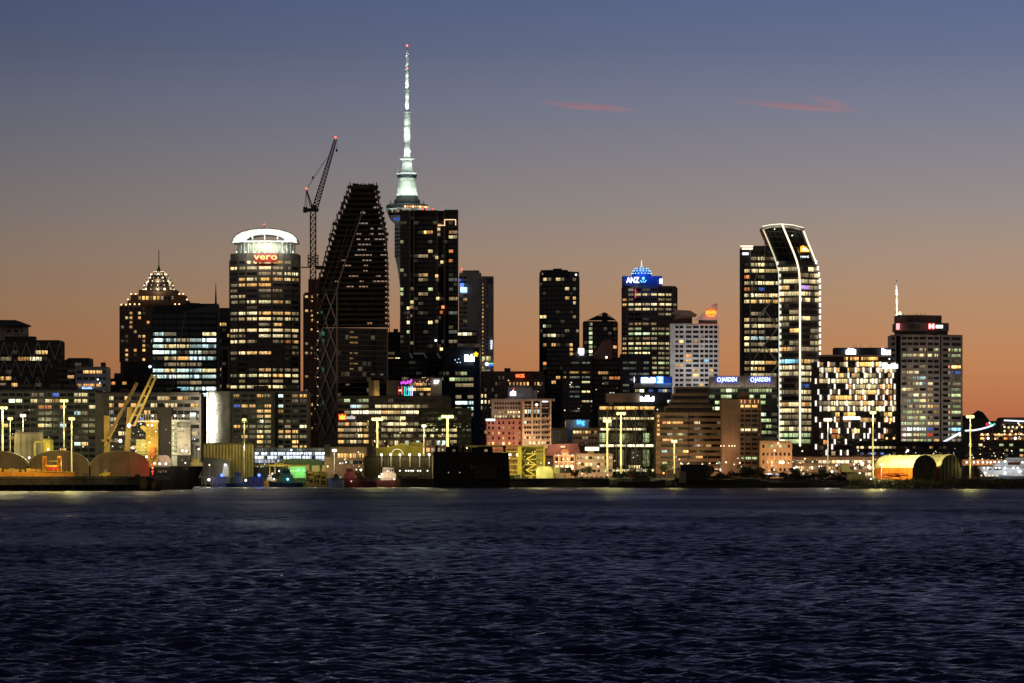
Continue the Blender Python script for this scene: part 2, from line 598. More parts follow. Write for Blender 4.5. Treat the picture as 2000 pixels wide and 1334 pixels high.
def make_sea():
    rs = np.random.RandomState(5)
    ratio = 1.0014
    nrow = int(math.log(2420.0 / 185.0) / math.log(ratio))
    ninner, nout = 430, 42
    ncol = ninner + 2 * nout
    d = 185.0 * ratio ** np.arange(nrow)
    u = np.linspace(-1, 1, ninner)
    ext = np.cumsum(1.085 ** np.arange(nout))
    ext = 620.0 * ext / ext[-1]          # the rippled sheet goes on far to both sides, more coarsely
    Y = np.repeat(d[:, None], ncol, 1)
    half = d[:, None] * .14 + 6
    Xx = np.concatenate([-half - ext[None, ::-1], u[None, :] * half, half + ext[None, :]], 1)
    H = np.zeros_like(Y)
    sp_ = d[:, None] * (ratio - 1)
    nw = 64
    for k in range(nw):
        lam = .45 * (6.5 / .45) ** ((k + rs.rand()) / nw)
        th = math.radians(64) + rs.randn() * .62
        kx, ky = math.cos(th) * 2 * math.pi / lam, math.sin(th) * 2 * math.pi / lam
        slope = .040 * (1.0 if lam < 2.2 else (2.2 / lam) ** .5)
        a = slope * lam / (2 * math.pi) * 1.25
        att = np.clip((lam / (2.2 * sp_)) - .6, .35, 1)
        ph = rs.rand() * 6.283
        arg = Xx * kx + Y * ky + ph
        H += att * a * (np.sin(arg) + .22 * np.sin(2 * arg + 1.2))
    # gusts: broad patches where the ripples stand higher or lie flatter
    gust = np.zeros_like(Y)
    for k in range(10):
        lx, ly = rs.uniform(40, 160), rs.uniform(60, 420)
        gust += np.sin(Xx / lx * 6.28 + rs.rand() * 6.28 + .6 * np.sin(Y / 130.)) * np.sin(Y / ly * 6.28 + rs.rand() * 6.28)
    H *= np.clip(1.0 + .12 * gust, .6, 1.4)
    v = np.stack([Xx, Y, H], -1).reshape(-1, 3)
    i = np.arange((nrow - 1) * (ncol - 1))
    r, c = i // (ncol - 1), i % (ncol - 1)
    a = r * ncol + c
    f = np.stack([a, a + 1, a + ncol + 1, a + ncol], -1)
    me = bpy.data.meshes.new('sea')
    me.vertices.add(len(v))
    me.vertices.foreach_set('co', v.ravel())
    me.loops.add(len(f) * 4)
    me.loops.foreach_set('vertex_index', f.ravel().astype(np.int32))
    me.polygons.add(len(f))
    me.polygons.foreach_set('loop_start', np.arange(0, len(f) * 4, 4, dtype=np.int32))
    me.polygons.foreach_set('use_smooth', np.ones(len(f), bool))
    me.update(calc_edges=True)
    me.materials.append(WATER)
    struct(link('harbour_water', me, None, (0, 0, 0)))
make_sea()
# the rest of the harbour beyond the rippled sheet
struct(MB().add([(-9000, -300, -.35), (9000, -300, -.35), (9000, 2600, -.35), (-9000, 2600, -.35)], [(0, 1, 2, 3)]).build('water', WATER, None))
# city ground and quays
m = MB()
outline = [(-4000, 2460), (X(-80, 2460), 2460), (X(385, 2460), 2460), (X(600, 2440), 2440), (X(690, 2330), 2330), (X(1330, 2310), 2310), (X(1700, 2290), 2290),
           (X(1900, 2420), 2420), (4000, 2420), (4000, 6000), (-4000, 6000)]
m.plan(outline, -4, GZ)
struct(m.build('city_ground', CONCRETE, None))
struct(MB().add([(-9000, 6000, GZ - .1), (9000, 6000, GZ - .1), (60000, 60000, 0), (-60000, 60000, 0)], [(0, 1, 2, 3)]).build('terrain', HILL, None))
def hill(x0, x1, ytop, D, seed, rough=.3, dep=500):
    r = random.Random(seed)
    n = 40
    vs, fs = [], []
    ph = [r.uniform(0, 6.28) for _ in range(4)]
    for j in range(5):
        for i in range(n + 1):
            tt = i / n
            px = x0 + (x1 - x0) * tt
            env = min(1, tt * 5, (1 - tt) * 5) ** .6
            prof = env * (1 + rough * (.5 * math.sin(7 * tt + ph[0]) + .3 * math.sin(17 * tt + ph[1]) + .25 * math.sin(41 * tt + ph[2])))
            k = (0, .55, 1, .6, 0)[j]
            yy = D + dep * j / 4
            h = (Z(ytop, D + dep / 2) - GZ) * prof * k
            vs.append((X(px, D + dep / 2), yy, GZ - .5 + h + (r.uniform(-1, 1) if 0 < j < 4 else 0)))
    for j in range(4):
        for i in range(n):
            a = j * (n + 1) + i
            fs.append((a, a + 1, a + n + 2, a + n + 1))
    o = MB().add(vs, fs).build('hill', HILL, None, smooth=True)
    return struct(o)
hill(1800, 2200, 814, 3900, 3)
hill(-250, 330, 800, 4200, 8)
hill(820, 1300, 800, 4600, 9)

# two thin sunset clouds far behind the city: real volumes that dim and redden the light behind them
CLOUD = bpy.data.materials.new('sunset_cloud')
CLOUD.use_nodes = True
t = CLOUD.node_tree
t.nodes.clear()
o_ = N(t, 'ShaderNodeOutputMaterial')
pv = N(t, 'ShaderNodeVolumePrincipled')
t.links.new(pv.outputs[0], o_.inputs['Volume'])
tcc = N(t, 'ShaderNodeTexCoord')
ln = N(t, 'ShaderNodeVectorMath', operation='LENGTH')
t.links.new(tcc.outputs['Object'], ln.inputs[0])
fall = maprange(t, ln.outputs['Value'], .25, 1.0, 1.0, 0.0, True)
mpp = N(t, 'ShaderNodeMapping')
mpp.inputs['Scale'].default_value = (2.2, 1.0, 1.3)
t.links.new(tcc.outputs['Object'], mpp.inputs['Vector'])
cn = noise(t, mpp.outputs[0], 1.6, 3, .6)
oi = N(t, 'ShaderNodeObjectInfo')
den = math_node(t, 'MULTIPLY', math_node(t, 'MULTIPLY', fall, maprange(t, cn, .38, .62, .15, 1.3)), oi.outputs['Alpha'])
t.links.new(den, pv.inputs['Density'])
pv.inputs['Color'].default_value = (.85, .45, .40, 1)
pv.inputs['Absorption Color'].default_value = (.55, .2, .2, 1)
pv.inputs['Anisotropy'].default_value = .5
def cloud(label, px, py, wpx, hpx, tilt, den, D=42000.0):
    m = MB()
    m.ball((0, 0, 0), 1.0, 20, 12)
    o = m.build('cloud', CLOUD, None, (1, 1, 1, den))
    o.location = W(px, py, D)
    o.scale = (wpx / 2 / F * D, 420.0, hpx / 2 / F * D)
    o.rotation_euler = (0, math.radians(tilt), 0)
    return tag(o, label, 'cloud', 'sunset clouds')
cloud('thin pink sunset cloud streak nearest the tall needle tower', 1150, 208, 235, 14, 5, .0017)
cloud('thin red sunset cloud streak at the upper right, the darker long one', 1560, 208, 310, 12, 5, .0019)
cloud('small faint cloud wisp peaked just above the long red streak', 1622, 200, 110, 16, 15, .0010)

# ================================================================== far left of the skyline
R = random.Random(2024)
r_ = tower('slab_tower', 'pale slab tower with dark overhanging roof at the far left edge', 3450, [(-60, 0), (6, 0), (50, 8)], 634, wall=(.44, .38, .32), roof=False,
           fy=(640, 900, 20), bays=[[-60, -40, -20, -2], [10, 24, 38, 48]], pats=['......'] * 3, rand=(.05, 'd'), wf=(.5, .35), out=.2)
MB().poly([(-60, 636), (51, 636), (51, 633), (30, 625), (-60, 624)], 3440, 36).build('roof', PAINT, r_, (.05, .05, .055))
r_ = tower('diagrid_office', 'dark office block wrapped in a pale diagonal lattice, far left', 3080, [(-60, 0), (117, 0), (122, 14)], 666, fy=(669, 860, 15), bays=[15, 0],
           pats=[None, '.' * 10 + '.wa...', '.....dd.aaWW..', '...............', '....w..........', '..w..aa........', '.....d.a.......', '....a.a.a.aa...'],
           rand=(.12, 'da'), wall=(.045, .04, .036), out=.3, wf=(.9, .62))
MB().pbox(9, 67, 657, 666, 3085, 16).build('penthouse', PAINT, r_, (.035, .033, .03))
for px in (25, 30, 35, 54):
    MB().tube(W(px, 657, 3090), W(px, 649, 3090), .25, .15, 5).build('antenna', METAL, r_, (.03, .03, .03))
for lv in range(3):
    ya, yb = 668 + 34 * lv, 702 + 34 * lv
    for i in range(8):
        xa = -58 + i * 22
        bar('lattice_bar', PAINT, r_, W(xa, ya, 3078), W(xa + 11, yb, 3078), .38, (.60, .50, .40))
        bar('lattice_bar', PAINT, r_, W(xa + 11, yb, 3078), W(xa + 22, ya, 3078), .38, (.60, .50, .40))
bar('lattice_bar', PAINT, r_, W(117, 667, 3079), W(123, 692, 3082), .4, (.26, .22, .17))
bar('lattice_bar', PAINT, r_, W(116, 694, 3079), W(123, 692, 3082), .6, (.2, .17, .13))

r_ = tower('stepped_apartments', 'brown stepped apartment block with white balconied wing and small blue sign', 2960, [(131, 0), (174, 0)], 701, wall=(.05, .043, .038),
           cat='apartment building', fy=(706, 766, 5), bays=3, rand=(.1, 'a'))
MB().poly([(86, 775), (131, 775), (131, 701), (112, 711), (86, 730)], 2956, 24).build('sloped_wing', PAINT, r_, (.055, .045, .038))
tower('', '', 2940, [(147, 0), (208, 0)], 718, wall=(.34, .31, .28), fy=(720, 772, 4), bays=[[149, 162, 174, 187, 200, 207]], pats=['.aaa.', '.....', 'aaaa.', '.....'],
      root=r_, wf=(.82, .5), body='white_wing', clutter=2)
for k in range(5):
    z = 712 + 11 * k
    MB().pbox(112, 142, z + 6, z + 10, 2954, 3).build('balcony', PAINT, r_, (.13, .11, .095))
sign_strokes(r_, 160, 180, 755, 762, 2936, (.25, .4, 1), 2.6, R, 6)
bulb(r_, 191, 741, 2935, 1.6, (.8, .85, 1), 5)
bulb(r_, 195, 748, 2935, 1.2, (.7, .8, 1), 4)

r_ = tower('low_block', 'low dark rooftop block with a few reddish windows beside brown crown tower', 3180, [(206, 0), (300, 0)], 741, wall=(.045, .036, .03),
           fy=(743, 765, 2), bays=9, pats=['.o.a.....', '.........'], rand=(.1, 'a'), clutter=3)

# waterfront apartments on the left
r_ = tower('waterfront_apartments', 'wide green-grey glass apartment block behind the arched sheds', 2640, [(-40, 0), (187, 0)], 762, cat='apartment building', fy=(765, 897, 11),
           bays=16, wall=(.085, .09, .075), rand=(.2, 'aadwcd'), wf=(.86, .62), bandcol=(.17, .18, .145), piercol=(.19, .20, .16), clutter=4,
           pats=['.......dd.b..ww.', '....WW.w.wa..ww.', '........oo.a...w'])
MB().pbox(28, 71, 847, 900, 2300, 20).build('x', PAINT, r_, (.2, .18, .14)) if False else None
r_ = tower('waterfront_apartments', 'long beige banded apartment block with blank end wall behind the yellow cranes', 2610, [(186, 0), (213, 0), (392, 3)], 768,
           cat='apartment building', wall=(.15, .13, .10), fy=(771, 881, 8), bays=[0, [213, 222, 231, 243, 255, 268, 281, 294, 307, 320, 333, 346, 359, 372, 390]],
           pats=['w..a....wa.aa.', 'a.a.aw.w.ww..a', 'c.....a.......', 'ca...b........', 'w.......d...d.'], rand=(.26, 'awdd'), wf=(.9, .6), glass=(.02, .02, .02), clutter=3)

# crowned hotel tower
D = 3360
r_ = tower('crown_tower', 'brown stepped tower with a lamp-studded dome and needle spire', D, [(235, 0), (302, 0), (379, 0)], 596, cat='tower', wall=(.14, .085, .055),
           fy=(598, 707, 12), bays=[8, 0], spots=[(258, 613, 'a'), (276, 613, 'y'), (250, 624, 'w'), (259, 624, 'a'), (276, 622, 'a'), (259, 632, 'a'), (259, 642, 'a'),
           (268, 651, 'd'), (284, 660, 'a'), (276, 660, 'd'), (284, 677, 'a'), (284, 686, 'A'), (267, 686, 'a'), (250, 686, 'a'), (250, 694, 'a'), (284, 701, 'a'), (250, 701, 'd'), (292, 632, 'o')],
           rand=(.06, 'd'), wf=(.62, .62), out=.7, small=True)
for a, b, y in ((249, 366, 586), (255, 360, 576), (271, 344, 566)):
    MB().pbox(a, b, y, 598, D + 3 + (598 - y) * .12, 30).build('setback', PAINT, r_, (.13, .08, .052))
for i in range(10):
    px = 273 + i * 7.2
    c = 'A' if i in (1, 2, 4, 5) else ('d' if i % 3 == 0 else '.')
    q = W(px, 582, D + 3.2)
    window(r_, q, (1.8, .3, 2.6), 0, c, R, True)
tiers = [(31, 566), (29, 558), (25, 550), (20.5, 543), (15.5, 536), (10.5, 531), (5.5, 527)]
for i in range(6):
    hw, y0 = tiers[i]
    y1 = tiers[i + 1][1]
    cx = X(307, D)
    MB().lathe([(hw / F * D, Z(y0, D)), (hw * .97 / F * D, Z(y1, D))], cx, D + 16, 8).build('dome_tier', PAINT, r_, (.16, .12, .09))
    for k in range(7):
        an = math.pi + (k + .5) * math.pi / 7
        q = Vector((cx + hw / F * D * math.cos(an), D + 16 + hw / F * D * math.sin(an), Z(y0 - 2, D)))
        MB().ball(q, (.40, .52, .34)[k % 3] * (1.5 if i == 0 else 1), 6, 4).build('lamp_globe', EMIT, r_, (1, .86, .55, (1.2, 3.2, .7)[(k + i) % 3]))
    for k in range(3):
        an = math.pi + (k + .5) * math.pi / 3
        q = Vector((cx + (hw + 3) / F * D * math.cos(an), D + 16 + (hw + 3) / F * D * math.sin(an), Z(y0 - 1, D)))
        if i % 2 == 0:
            lamp(r_, q, (1, .85, .6), 900, .3)
MB().lathe([(4.5 / F * D, Z(529, D)), (2.0 / F * D, Z(521, D)), (.9 / F * D, Z(516, D)), (.25, Z(486, D))], X(307, D), D + 16, 10).build('spire', METAL, r_, (.06, .05, .045))
for px, y in ((237, 595), (246, 595), (254, 594), (263, 594), (272, 594), (250, 585), (256, 574), (265, 574), (350, 574), (358, 574), (365, 585), (342, 594), (350, 594)):
    bulb(r_, px, y, D - 1, 1.5, (1, .62, .3), 4.0)
MB().pbox(240, 300, 708, 745, D - 8, 6).build('podium', PAINT, r_, (.03, .026, .024))

# blue glass office with sloped corner
D = 3060
pt = [None, '.....', '.....', 'cd..y', 'CcwcC', 'cwwcC', 'Cc.cd', '.waCc', '.ddd.', 'cwccy', 'cCccc', '...d.', '..BcC', 'd.ddc', '..d.d']
pt[0] = '.....'
r_ = tower('blue_glass_office', 'dark blue glass office with sloped roof edge and cool lit floors', D, [(297, 0), (424, 0)], 609, wall=(.018, .024, .032), fy=(611, 777, 14),
           bays=[[298, 320.5, 345, 369.5, 394.5, 423]], pats=pt, rand=(.3, 'cd'), wf=(.93, .62), out=.25, glass=(.008, .013, .022), roof=False, pierw=.5)
MB().poly([(300, 611), (362, 611), (424, 611), (424, 593), (388, 593), (312, 597), (300, 599)], D + 2, 24).build('roof_screen', PAINT, r_, (.022, .022, .026))
MB().poly([(362, 611), (424.5, 611), (424.5, 593), (362, 608)], D - .6, 2).build('glass_corner', GLASS, r_, (.015, .024, .036))
MB().poly([(362, 593.5), (390, 593.5), (390, 592), (362, 591)], D + 4, 10).build('roof_wing', PAINT, r_, (.03, .03, .03))
bar('corner_fin', METAL, r_, W(362, 609, D - 1), W(337, 756, D - 1), .5, (.25, .25, .26))
bar('corner_fin', METAL, r_, W(424.5, 593, D - .5), W(424.5, 775, D - .5), .4, (.16, .16, .17))
MB().tube(W(421.5, 594, D + 5), W(421.5, 551, D + 5), .75, .12, 6).build('antenna', METAL, r_, (.05, .04, .04))
bulb(r_, 293, 716, D - 2, 2.6, (.8, .9, 1), 6)

r_ = tower('brown_office', 'narrow dark office with two pale columns between blue glass office and round-topped tower', 3240, [(424, 0), (452, 0)], 603, wall=(.055, .045, .04),
           fy=(606, 760, 14), bays=3, pats=['...', '...', 'aa.', '...'], rand=(.14, 'da'))
for px in (433, 446):
    MB().pbox(px - .8, px + .8, 682, 757, 3236, 1.5).build('column', PAINT, r_, (.24, .19, .15))
MB().pbox(430, 448, 676, 682, 3235, 2).build('lintel', PAINT, r_, (.16, .13, .11))

# round-topped tower with the red sign
D = 2990
pv_ = ['..wwaw.', 'wwwwdd.', '...dwww', '.awAawa', 'daaa...', 'd..dd..', 'dw.....', 'ddwwaw.', '.......', 'dwwaaad', 'dwwwwwd', '...da..', 'wwwwwww', 'dd.wwww',
       'wwd.doa', '......d', 'dwaa..d', '.......', '.......', '...addd', 'dwwwaww', '.d.dd.d', 'wwwwwwb']
arc = [(450, 13), (466, 7), (481, 3.2), (504, .4), (531, .4), (554, 3.4), (568, 7), (583, 13)]
r_ = tower('halo_tower', 'curved dark tower with glowing white arched crown and red lettering', D, arc, 494, cat='tower', wall=(.075, .06, .05), fy=(506.5, 761, 23), bays=[1] * 7,
           pats=pv_, wf=(.86, .56), out=.5, roof=False, back=44, piercol=(.06, .05, .043))
q = W(517, 500, D)
MB().poly([(497, 512), (541, 512), (541, 494), (497, 494)], D - 1.2, 1.6).build('sign_panel', EMIT, r_, (.9, .02, .01, .45))  # glowing panel imitates the red halo around the letters
lettering(r_, 'vero', 519, 501.5, D - 2.0, 12.2, (1, .42, .14), 2.6, 46)
lamp(r_, W(519, 503, D - 9), (1, .08, .03), 1600, 1.0)
cx, rp = X(517, D), 60 / F * D
MB().lathe([(53 / F * D, Z(494, D)), (53 / F * D, Z(473, D))], cx, D + 24, 40).build('crown_drum', PAINT, r_, (.62, .66, .50), True)
for k in range(15):
    an = math.pi + (k + .5) * math.pi / 15
    rr = 56 / F * D
    q = Vector((cx + rr * math.cos(an), D + 24 + rr * math.sin(an), 0))
    MB().tube((q.x, q.y, Z(495, D)), (q.x, q.y, Z(470, D)), .45, .45, 6).build('crown_post', PAINT, r_, (.75, .75, .70))
def arch(x0, x1, yb, yt, n=18):
    return [((x0 + x1) / 2 - (x1 - x0) / 2 * math.cos(math.pi * i / n), yb - (yb - yt) * math.sin(math.pi * i / n) ** .85) for i in range(n + 1)]
o1, i1 = arch(453, 581, 474, 446.5), arch(480, 556, 471, 457)
vs, fs = [], []
n = len(o1)
for dep in (3.0, 30.0):
    for (a, b), (c_, d_) in zip(o1, i1):
        vs += [tuple(W(a, b, D) + Vector((0, dep, 0))), tuple(W(c_, d_, D) + Vector((0, dep, 0)))]
for i in range(n - 1):
    a = 2 * i
    fs += [(a, a + 2, a + 3, a + 1), (2 * n + a, 2 * n + a + 1, 2 * n + a + 3, 2 * n + a + 2), (a, 2 * n + a, 2 * n + a + 2, a + 2), (a + 1, a + 3, 2 * n + a + 3, 2 * n + a + 1)]
MB().add(vs, fs).build('arched_crown', PAINT, r_, (.80, .80, .72))
for a, b in zip(o1, o1[1:]):
    bar('crown_rim', METAL, r_, W(a[0], a[1] - .7, D + 3), W(b[0], b[1] - .7, D + 3), .45, (.05, .05, .05))
MB().pbox(463, 571, 470, 473, D + 4, 26).build('crown_beam', PAINT, r_, (.8, .8, .72))
for px in (493, 517, 542):
    MB().pbox(px - 1.2, px + 1.2, 450, 471, D + 6, 1).build('crown_post', PAINT, r_, (.8, .8, .78))
for px in (462, 480, 498, 517, 536, 554, 572):
    lamp(r_, W(px, 484 - abs(0), D - 5.5), (.93, 1, .80), 2600, .5)
    bulb(r_, px, 492.3, D - .5, 1.3, (.95, 1, .85), 3)
for px in (480, 517, 554):
    lamp(r_, W(px, 463, D - 9), (.95, 1, .84), 3800, .8)
MB().tube(W(516, 447, D + 16), W(516, 440, D + 16), .25, .2, 5).build('antenna', METAL, r_, (.1, .05, .05))
bulb(r_, 516, 438.5, D + 16, 1.6, (1, .14, .08), 3)

# waterfront apartments with the ribbed round stair tower
D = 2600
pl_ = ['a..ad', '.....', 'baa.a', '...aa', '...oa', '.d...', 'add..', '...ww', '.adAd', '...Ad', '...dd']
pr_ = ['C.aA', '..d.', 'c...', 'a...', '....', 'dd..', '.d.w', 'aaa.', 'dwwd', '..A.', 'd.aA']
r_ = tower('waterfront_apartments', 'grey gridded apartment block with floodlit ribbed round stair tower', D, [(453, 0), (531, 0), (543, 6), (602, 0)], 766, cat='apartment building',
           wall=(.125, .13, .12), fy=(768, 878, 11), bays=[[455, 470.5, 485.5, 500.5, 515.5, 530.5], 0, [543, 555.5, 570, 584.5, 601]], pats=[a + b for a, b in zip(pl_, pr_)],
           wf=(.80, .62), out=.8, clutter=4)
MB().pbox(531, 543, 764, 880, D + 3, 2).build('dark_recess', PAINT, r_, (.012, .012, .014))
cx, rr = X(429, D), 26.0 / F * D
MB().lathe([(rr, Z(868, D)), (rr, Z(764, D))], cx, D + 9, 40).build('stair_tower', PAINT, r_, (.52, .50, .45), True)
for k in range(26):
    z = Z(866.5 - k * 3.95, D)
    MB().lathe([(rr + .05, z - .12), (rr + .22, z - .06), (rr + .22, z + .06), (rr + .05, z + .12)], cx, D + 9, 40).build('rib', PAINT, r_, (.40, .38, .34))
for k in range(9):
    q = W(409, 772 + k * 11.3, D)
    lamp(r_, (q.x - 1.0, D + .6, q.z), (1, .94, .78), 2400, .2)
MB().pbox(403.5, 405.5, 766, 868, D + 4, .8).build('light_rail', PAINT, r_, (.6, .6, .6))
for px in (422, 513):
    for i in range(6):
        a0, a1 = math.pi * i / 6, math.pi * (i + 1) / 6
        bar('roof_arch', METAL, r_, W(px + 11 * math.cos(a0), 764 - 6 * math.sin(a0), D + 6), W(px + 11 * math.cos(a1), 764 - 6 * math.sin(a1), D + 6), .3, (.2, .13, .09))

r_ = tower('brown_apartment_tower', 'slim brown apartment tower behind the tall tower crane', 2910, [(594, 0), (632, 0)], 573, cat='apartment building', wall=(.10, .07, .055),
           fy=(575, 850, 30), bays=4, pats=['aadd', '.a..', '....', 'aa..', '.a..', '.aa.', '....', '.a..'], rand=(.22, 'aad'), wf=(.6, .55), small=True)
MB().pbox(602, 634, 545, 573, 2915, 20).build('lift_overrun', PAINT, r_, (.075, .06, .05))

# ================================================================== tower under construction and its crane
D = 2770
LE = [(361, 685), (380, 678), (408, 669), (426, 659), (443, 652), (464, 647), (496, 636), (524, 629), (545, 622), (567, 617), (860, 617)]
RE = [(361, 733), (380, 736), (410, 742), (459, 752), (501, 756), (560, 757), (860, 757)]
ME = [(361, 712), (410, 709), (545, 663), (567, 658), (860, 658)]
def interp(tab, y):
    for (a, b), (c_, d_) in zip(tab, tab[1:]):
        if a <= y <= c_:
            return b + (d_ - b) * (y - a) / (c_ - a)
    return tab[-1][1] if y > tab[-1][0] else tab[0][1]
r_ = thing('unfinished_tower', 'dark tapering tower under construction with bare floors and lattice corner', 'tower', (X(687, D), D, GZ))
CR = (.045, .036, .030)
MB().plan([(X(617, D + 14), D + 14), (X(658, D), D), (X(757, D + 16), D + 16), (X(757, D + 44), D + 44), (X(617, D + 44), D + 44)], GZ, Z(640, D)).build('clad_floors', GLASS, r_, (.008, .007, .007))
A_, B_, C__ = Vector((X(617, D + 14), D + 14, 0)), Vector((X(658, D), D, 0)), Vector((X(757, D + 16), D + 16, 0))
rng = random.Random(77)
npitch = 10.3
k = 0
y = 643.0
while y < 862:      # clad storeys: thin floor edges and a few work lights
    z = Z(y, D)
    for a, b in ((B_, C__), (A_, B_)):
        c = (a + b) / 2
        d = b - a
        nn = Vector((d.y, -d.x, 0)).normalized()
        piece('floor_edge', PAINT, r_, (c.x + nn.x * .1, c.y + nn.y * .1, z), (d.length, .5, .42), math.atan2(d.y, d.x), (.13, .095, .072))
    for j in range(12):
        tt = (j + .5) / 12
        c = B_ + (C__ - B_) * tt
        d = C__ - B_
        code = '.'
        if j in (3, 4) and 600 < y < 720 and rng.random() < .55:
            code = 'a'
        elif rng.random() < .02:
            code = 'd'
        elif rng.random() < .04 and j > 8:
            code = 'D'
        o = window(r_, (c.x, c.y - .12, z - npitch / 2 / F * D), (d.length / 12 * .9, .25, 2.5 if code == '.' else 1.0), math.atan2(d.y, d.x), code, rng, True, (.005, .0045, .004))
        if code == 'a':
            o.color[3] = .22
        if code == 'd':
            o.color[3] = .12
    y += npitch
def px_(a, m_, b, j):
    return a + 4 + (b - a - 10) * j / max(1, int((b - a) / 9))
# open floors above
y = 634.0
while y > 362:
    z = Z(y, D)
    xl, xr, xm = interp(LE, y), interp(RE, y), interp(ME, y)
    x0, x1 = X(xl, D), X(xr, D)
    if y > 567:
        xl = 617
    dep = 30 * (xr - xl) / 140 + 4
    MB().box(((x0 + x1) / 2, D + 6 + dep / 2, z), (x1 - x0, dep, 1.15)).build('floor_slab', PAINT, r_, CR)
    h = npitch / F * D
    nc = max(5, int((xr - xl) / 7))
    for j in range(nc + 1):
        px = xl + (xr - xl) * (j + rng.uniform(-.12, .12)) / nc
        MB().box((X(px, D), D + 7 + rng.uniform(0, 3), z + h / 2), (.6, .6, h)).build('column', PAINT, r_, CR)
    for j in range(int((xr - xl) / 9)):      # core walls and hoardings leave only some gaps
        if rng.random() < (.74 if y < 440 else (.55 if y < 570 else .95)) or (px_(xl, xm, xr, j) < xm and rng.random() < .6):
            px = xl + 4 + (xr - xl - 10) * j / max(1, int((xr - xl) / 9))
            MB().box((X(px + 4.5, D), D + 12 + rng.uniform(0, 5), z + h / 2), (9.0 / F * D, .4, h * rng.uniform(.55, 1.0))).build('hoarding', PAINT, r_, (.03, .026, .024))
    if xm - xl > 14:
        MB().box((X((xl + xm) / 2 - 2, D), D + 20, z + h / 2), ((xm - xl) * .62 / F * D, 2, h)).build('core_wall', PAINT, r_, (.03, .026, .024))
    if y < 470:      # scaffold fringe and edge screens
        for sx in (xl, xr):
            if rng.random() < .9:
                sgn = -1 if sx == xl else 1
                MB().box((X(sx + sgn * rng.uniform(.5, 2.0), D), D + 8, z + .9), (rng.uniform(1.4, 3.2), 2, rng.uniform(1.0, 2.2))).build('edge_screen', PAINT, r_, (.05, .05, .055))
        for j in range(3):
            px = rng.choice((xl - rng.uniform(0, 3), xr + rng.uniform(0, 2)))
            MB().tube((X(px, D), D + 7, z - 1), (X(px, D), D + 7, z + 4.0), .12, .12, 4).build('scaffold_pole', METAL, r_, (.06, .05, .05))
    y -= npitch
MB().poly([(685, 366), (733, 364), (733, 361), (685, 362.5)], D + 5, 14).build('top_frame', PAINT, r_, (.05, .048, .05))
MB().tube(W(667, 420, D + 8), W(667, 394, D + 8), .35, .3, 5).build('hoist_mast', METAL, r_, (.05, .045, .04))
for tab, w, col, off in ((ME, .8, (.34, .24, .18), -.8), (RE, .6, (.26, .19, .14), 5)):
    for (a, b), (c_, d_) in zip(tab[1:], tab[2:]):
        bar('corner_beam', PAINT, r_, W(b, a, D + off), W(d_, c_, D + off), w, col)
for (a, b), (c_, d_) in zip(LE[4:], LE[5:]):
    bar('corner_beam', PAINT, r_, W(b, a, D + 8), W(d_, c_, D + 8), .6, (.11, .08, .06))
PL = (.55, .46, .38)
for lv in range(5):      # crossed lattice on the left corner facet, bottom to the bend
    ya, yb = 570 + lv * 56, 626 + lv * 56
    for xa in (0, .5):
        for sgn in (0, 1):
            t0 = (xa, min(1, xa + .5))
            pa = A_ + (B_ - A_) * (t0[0] if sgn == 0 else t0[1])
            pb = A_ + (B_ - A_) * (t0[1] if sgn == 0 else t0[0])
            bar('lattice_bar', PAINT, r_, (pa.x - .5, pa.y - .8, Z(ya, D)), (pb.x - .5, pb.y - .8, Z(yb, D)), .5, PL)
for a, b, c_, d_ in ((617, 567, 640, 496), (630, 567, 663, 470), (644, 567, 680, 440), (658, 567, 634, 530), (640, 567, 700, 420)):
    bar('lattice_bar', PAINT, r_, W(a, b, D + 3), W(c_, d_, D + 4), .42, (.12, .09, .07))
bar('corner_beam', PAINT, r_, (A_.x, A_.y - .6, GZ), (A_.x, A_.y - .6, Z(567, D)), .7, (.2, .17, .14))
bar('floor_edge', PAINT, r_, W(617, 567, D + 13), W(658, 567, D - .5), .7, (.2, .16, .13))
for j in range(13):
    bulb(r_, 620.5, 575 + j * 18, D + 11, 1.1, (1, .78, .5), 1.1 if j % 4 else 2.0)
for px, py in ((631, 652), (634, 666), (630, 722), (633, 786), (629, 612)):
    q = W(px, py, D + 8)
    window(r_, q, (2.2, .3, 2.6), -.3, 'G', rng, True).color = (.25, .9, .6, .10)

D = 2740
r_ = thing('tower_crane', 'tall lattice tower crane with raised jib and red tip lights', 'crane', (X(611, D), D, GZ))
def lattice(mb, a, b, w0, w1, n, r=.22):
    a, b = Vector(a), Vector(b)
    d = (b - a).normalized()
    u = Vector((d.z, 0, -d.x)).normalized()
    v = Vector((0, 1, 0))
    cs = []
    for i in range(n + 1):
        tt = i / n
        q = a + (b - a) * tt
        w = (w0 + (w1 - w0) * tt) / 2
        cs.append([q + u * w * su + v * w * sv for su, sv in ((-1, -1), (1, -1), (1, 1), (-1, 1))])
    for i in range(n):
        for k in range(4):
            mb.tube(cs[i][k], cs[i + 1][k], r, r, 4)
            k2 = (k + 1) % 4
            mb.tube(cs[i][k], cs[i + 1][k2] if i % 2 else cs[i + 1][k2], r * .6, r * .6, 4)
            mb.tube(cs[i][k2], cs[i + 1][k], r * .6, r * .6, 4)
            mb.tube(cs[i][k], cs[i][k2], r * .6, r * .6, 4)
    return mb
RED = (.17, .065, .042)
lattice(MB(), (X(611.5, D), D, GZ), W(611.5, 414, D), 3.5, 3.3, 44, .30).build('mast', METAL, r_, RED)
MB().pbox(592, 622, 406.5, 413, D - 2, 4).build('machinery_deck', METAL, r_, (.035, .03, .028))
MB().pbox(607, 618, 400, 408, D - 2.4, 4).build('cab', METAL, r_, (.06, .05, .045))
MB().pbox(592, 600, 404, 415, D - 1.8, 3.6).build('counterweight', PAINT, r_, (.05, .05, .05))
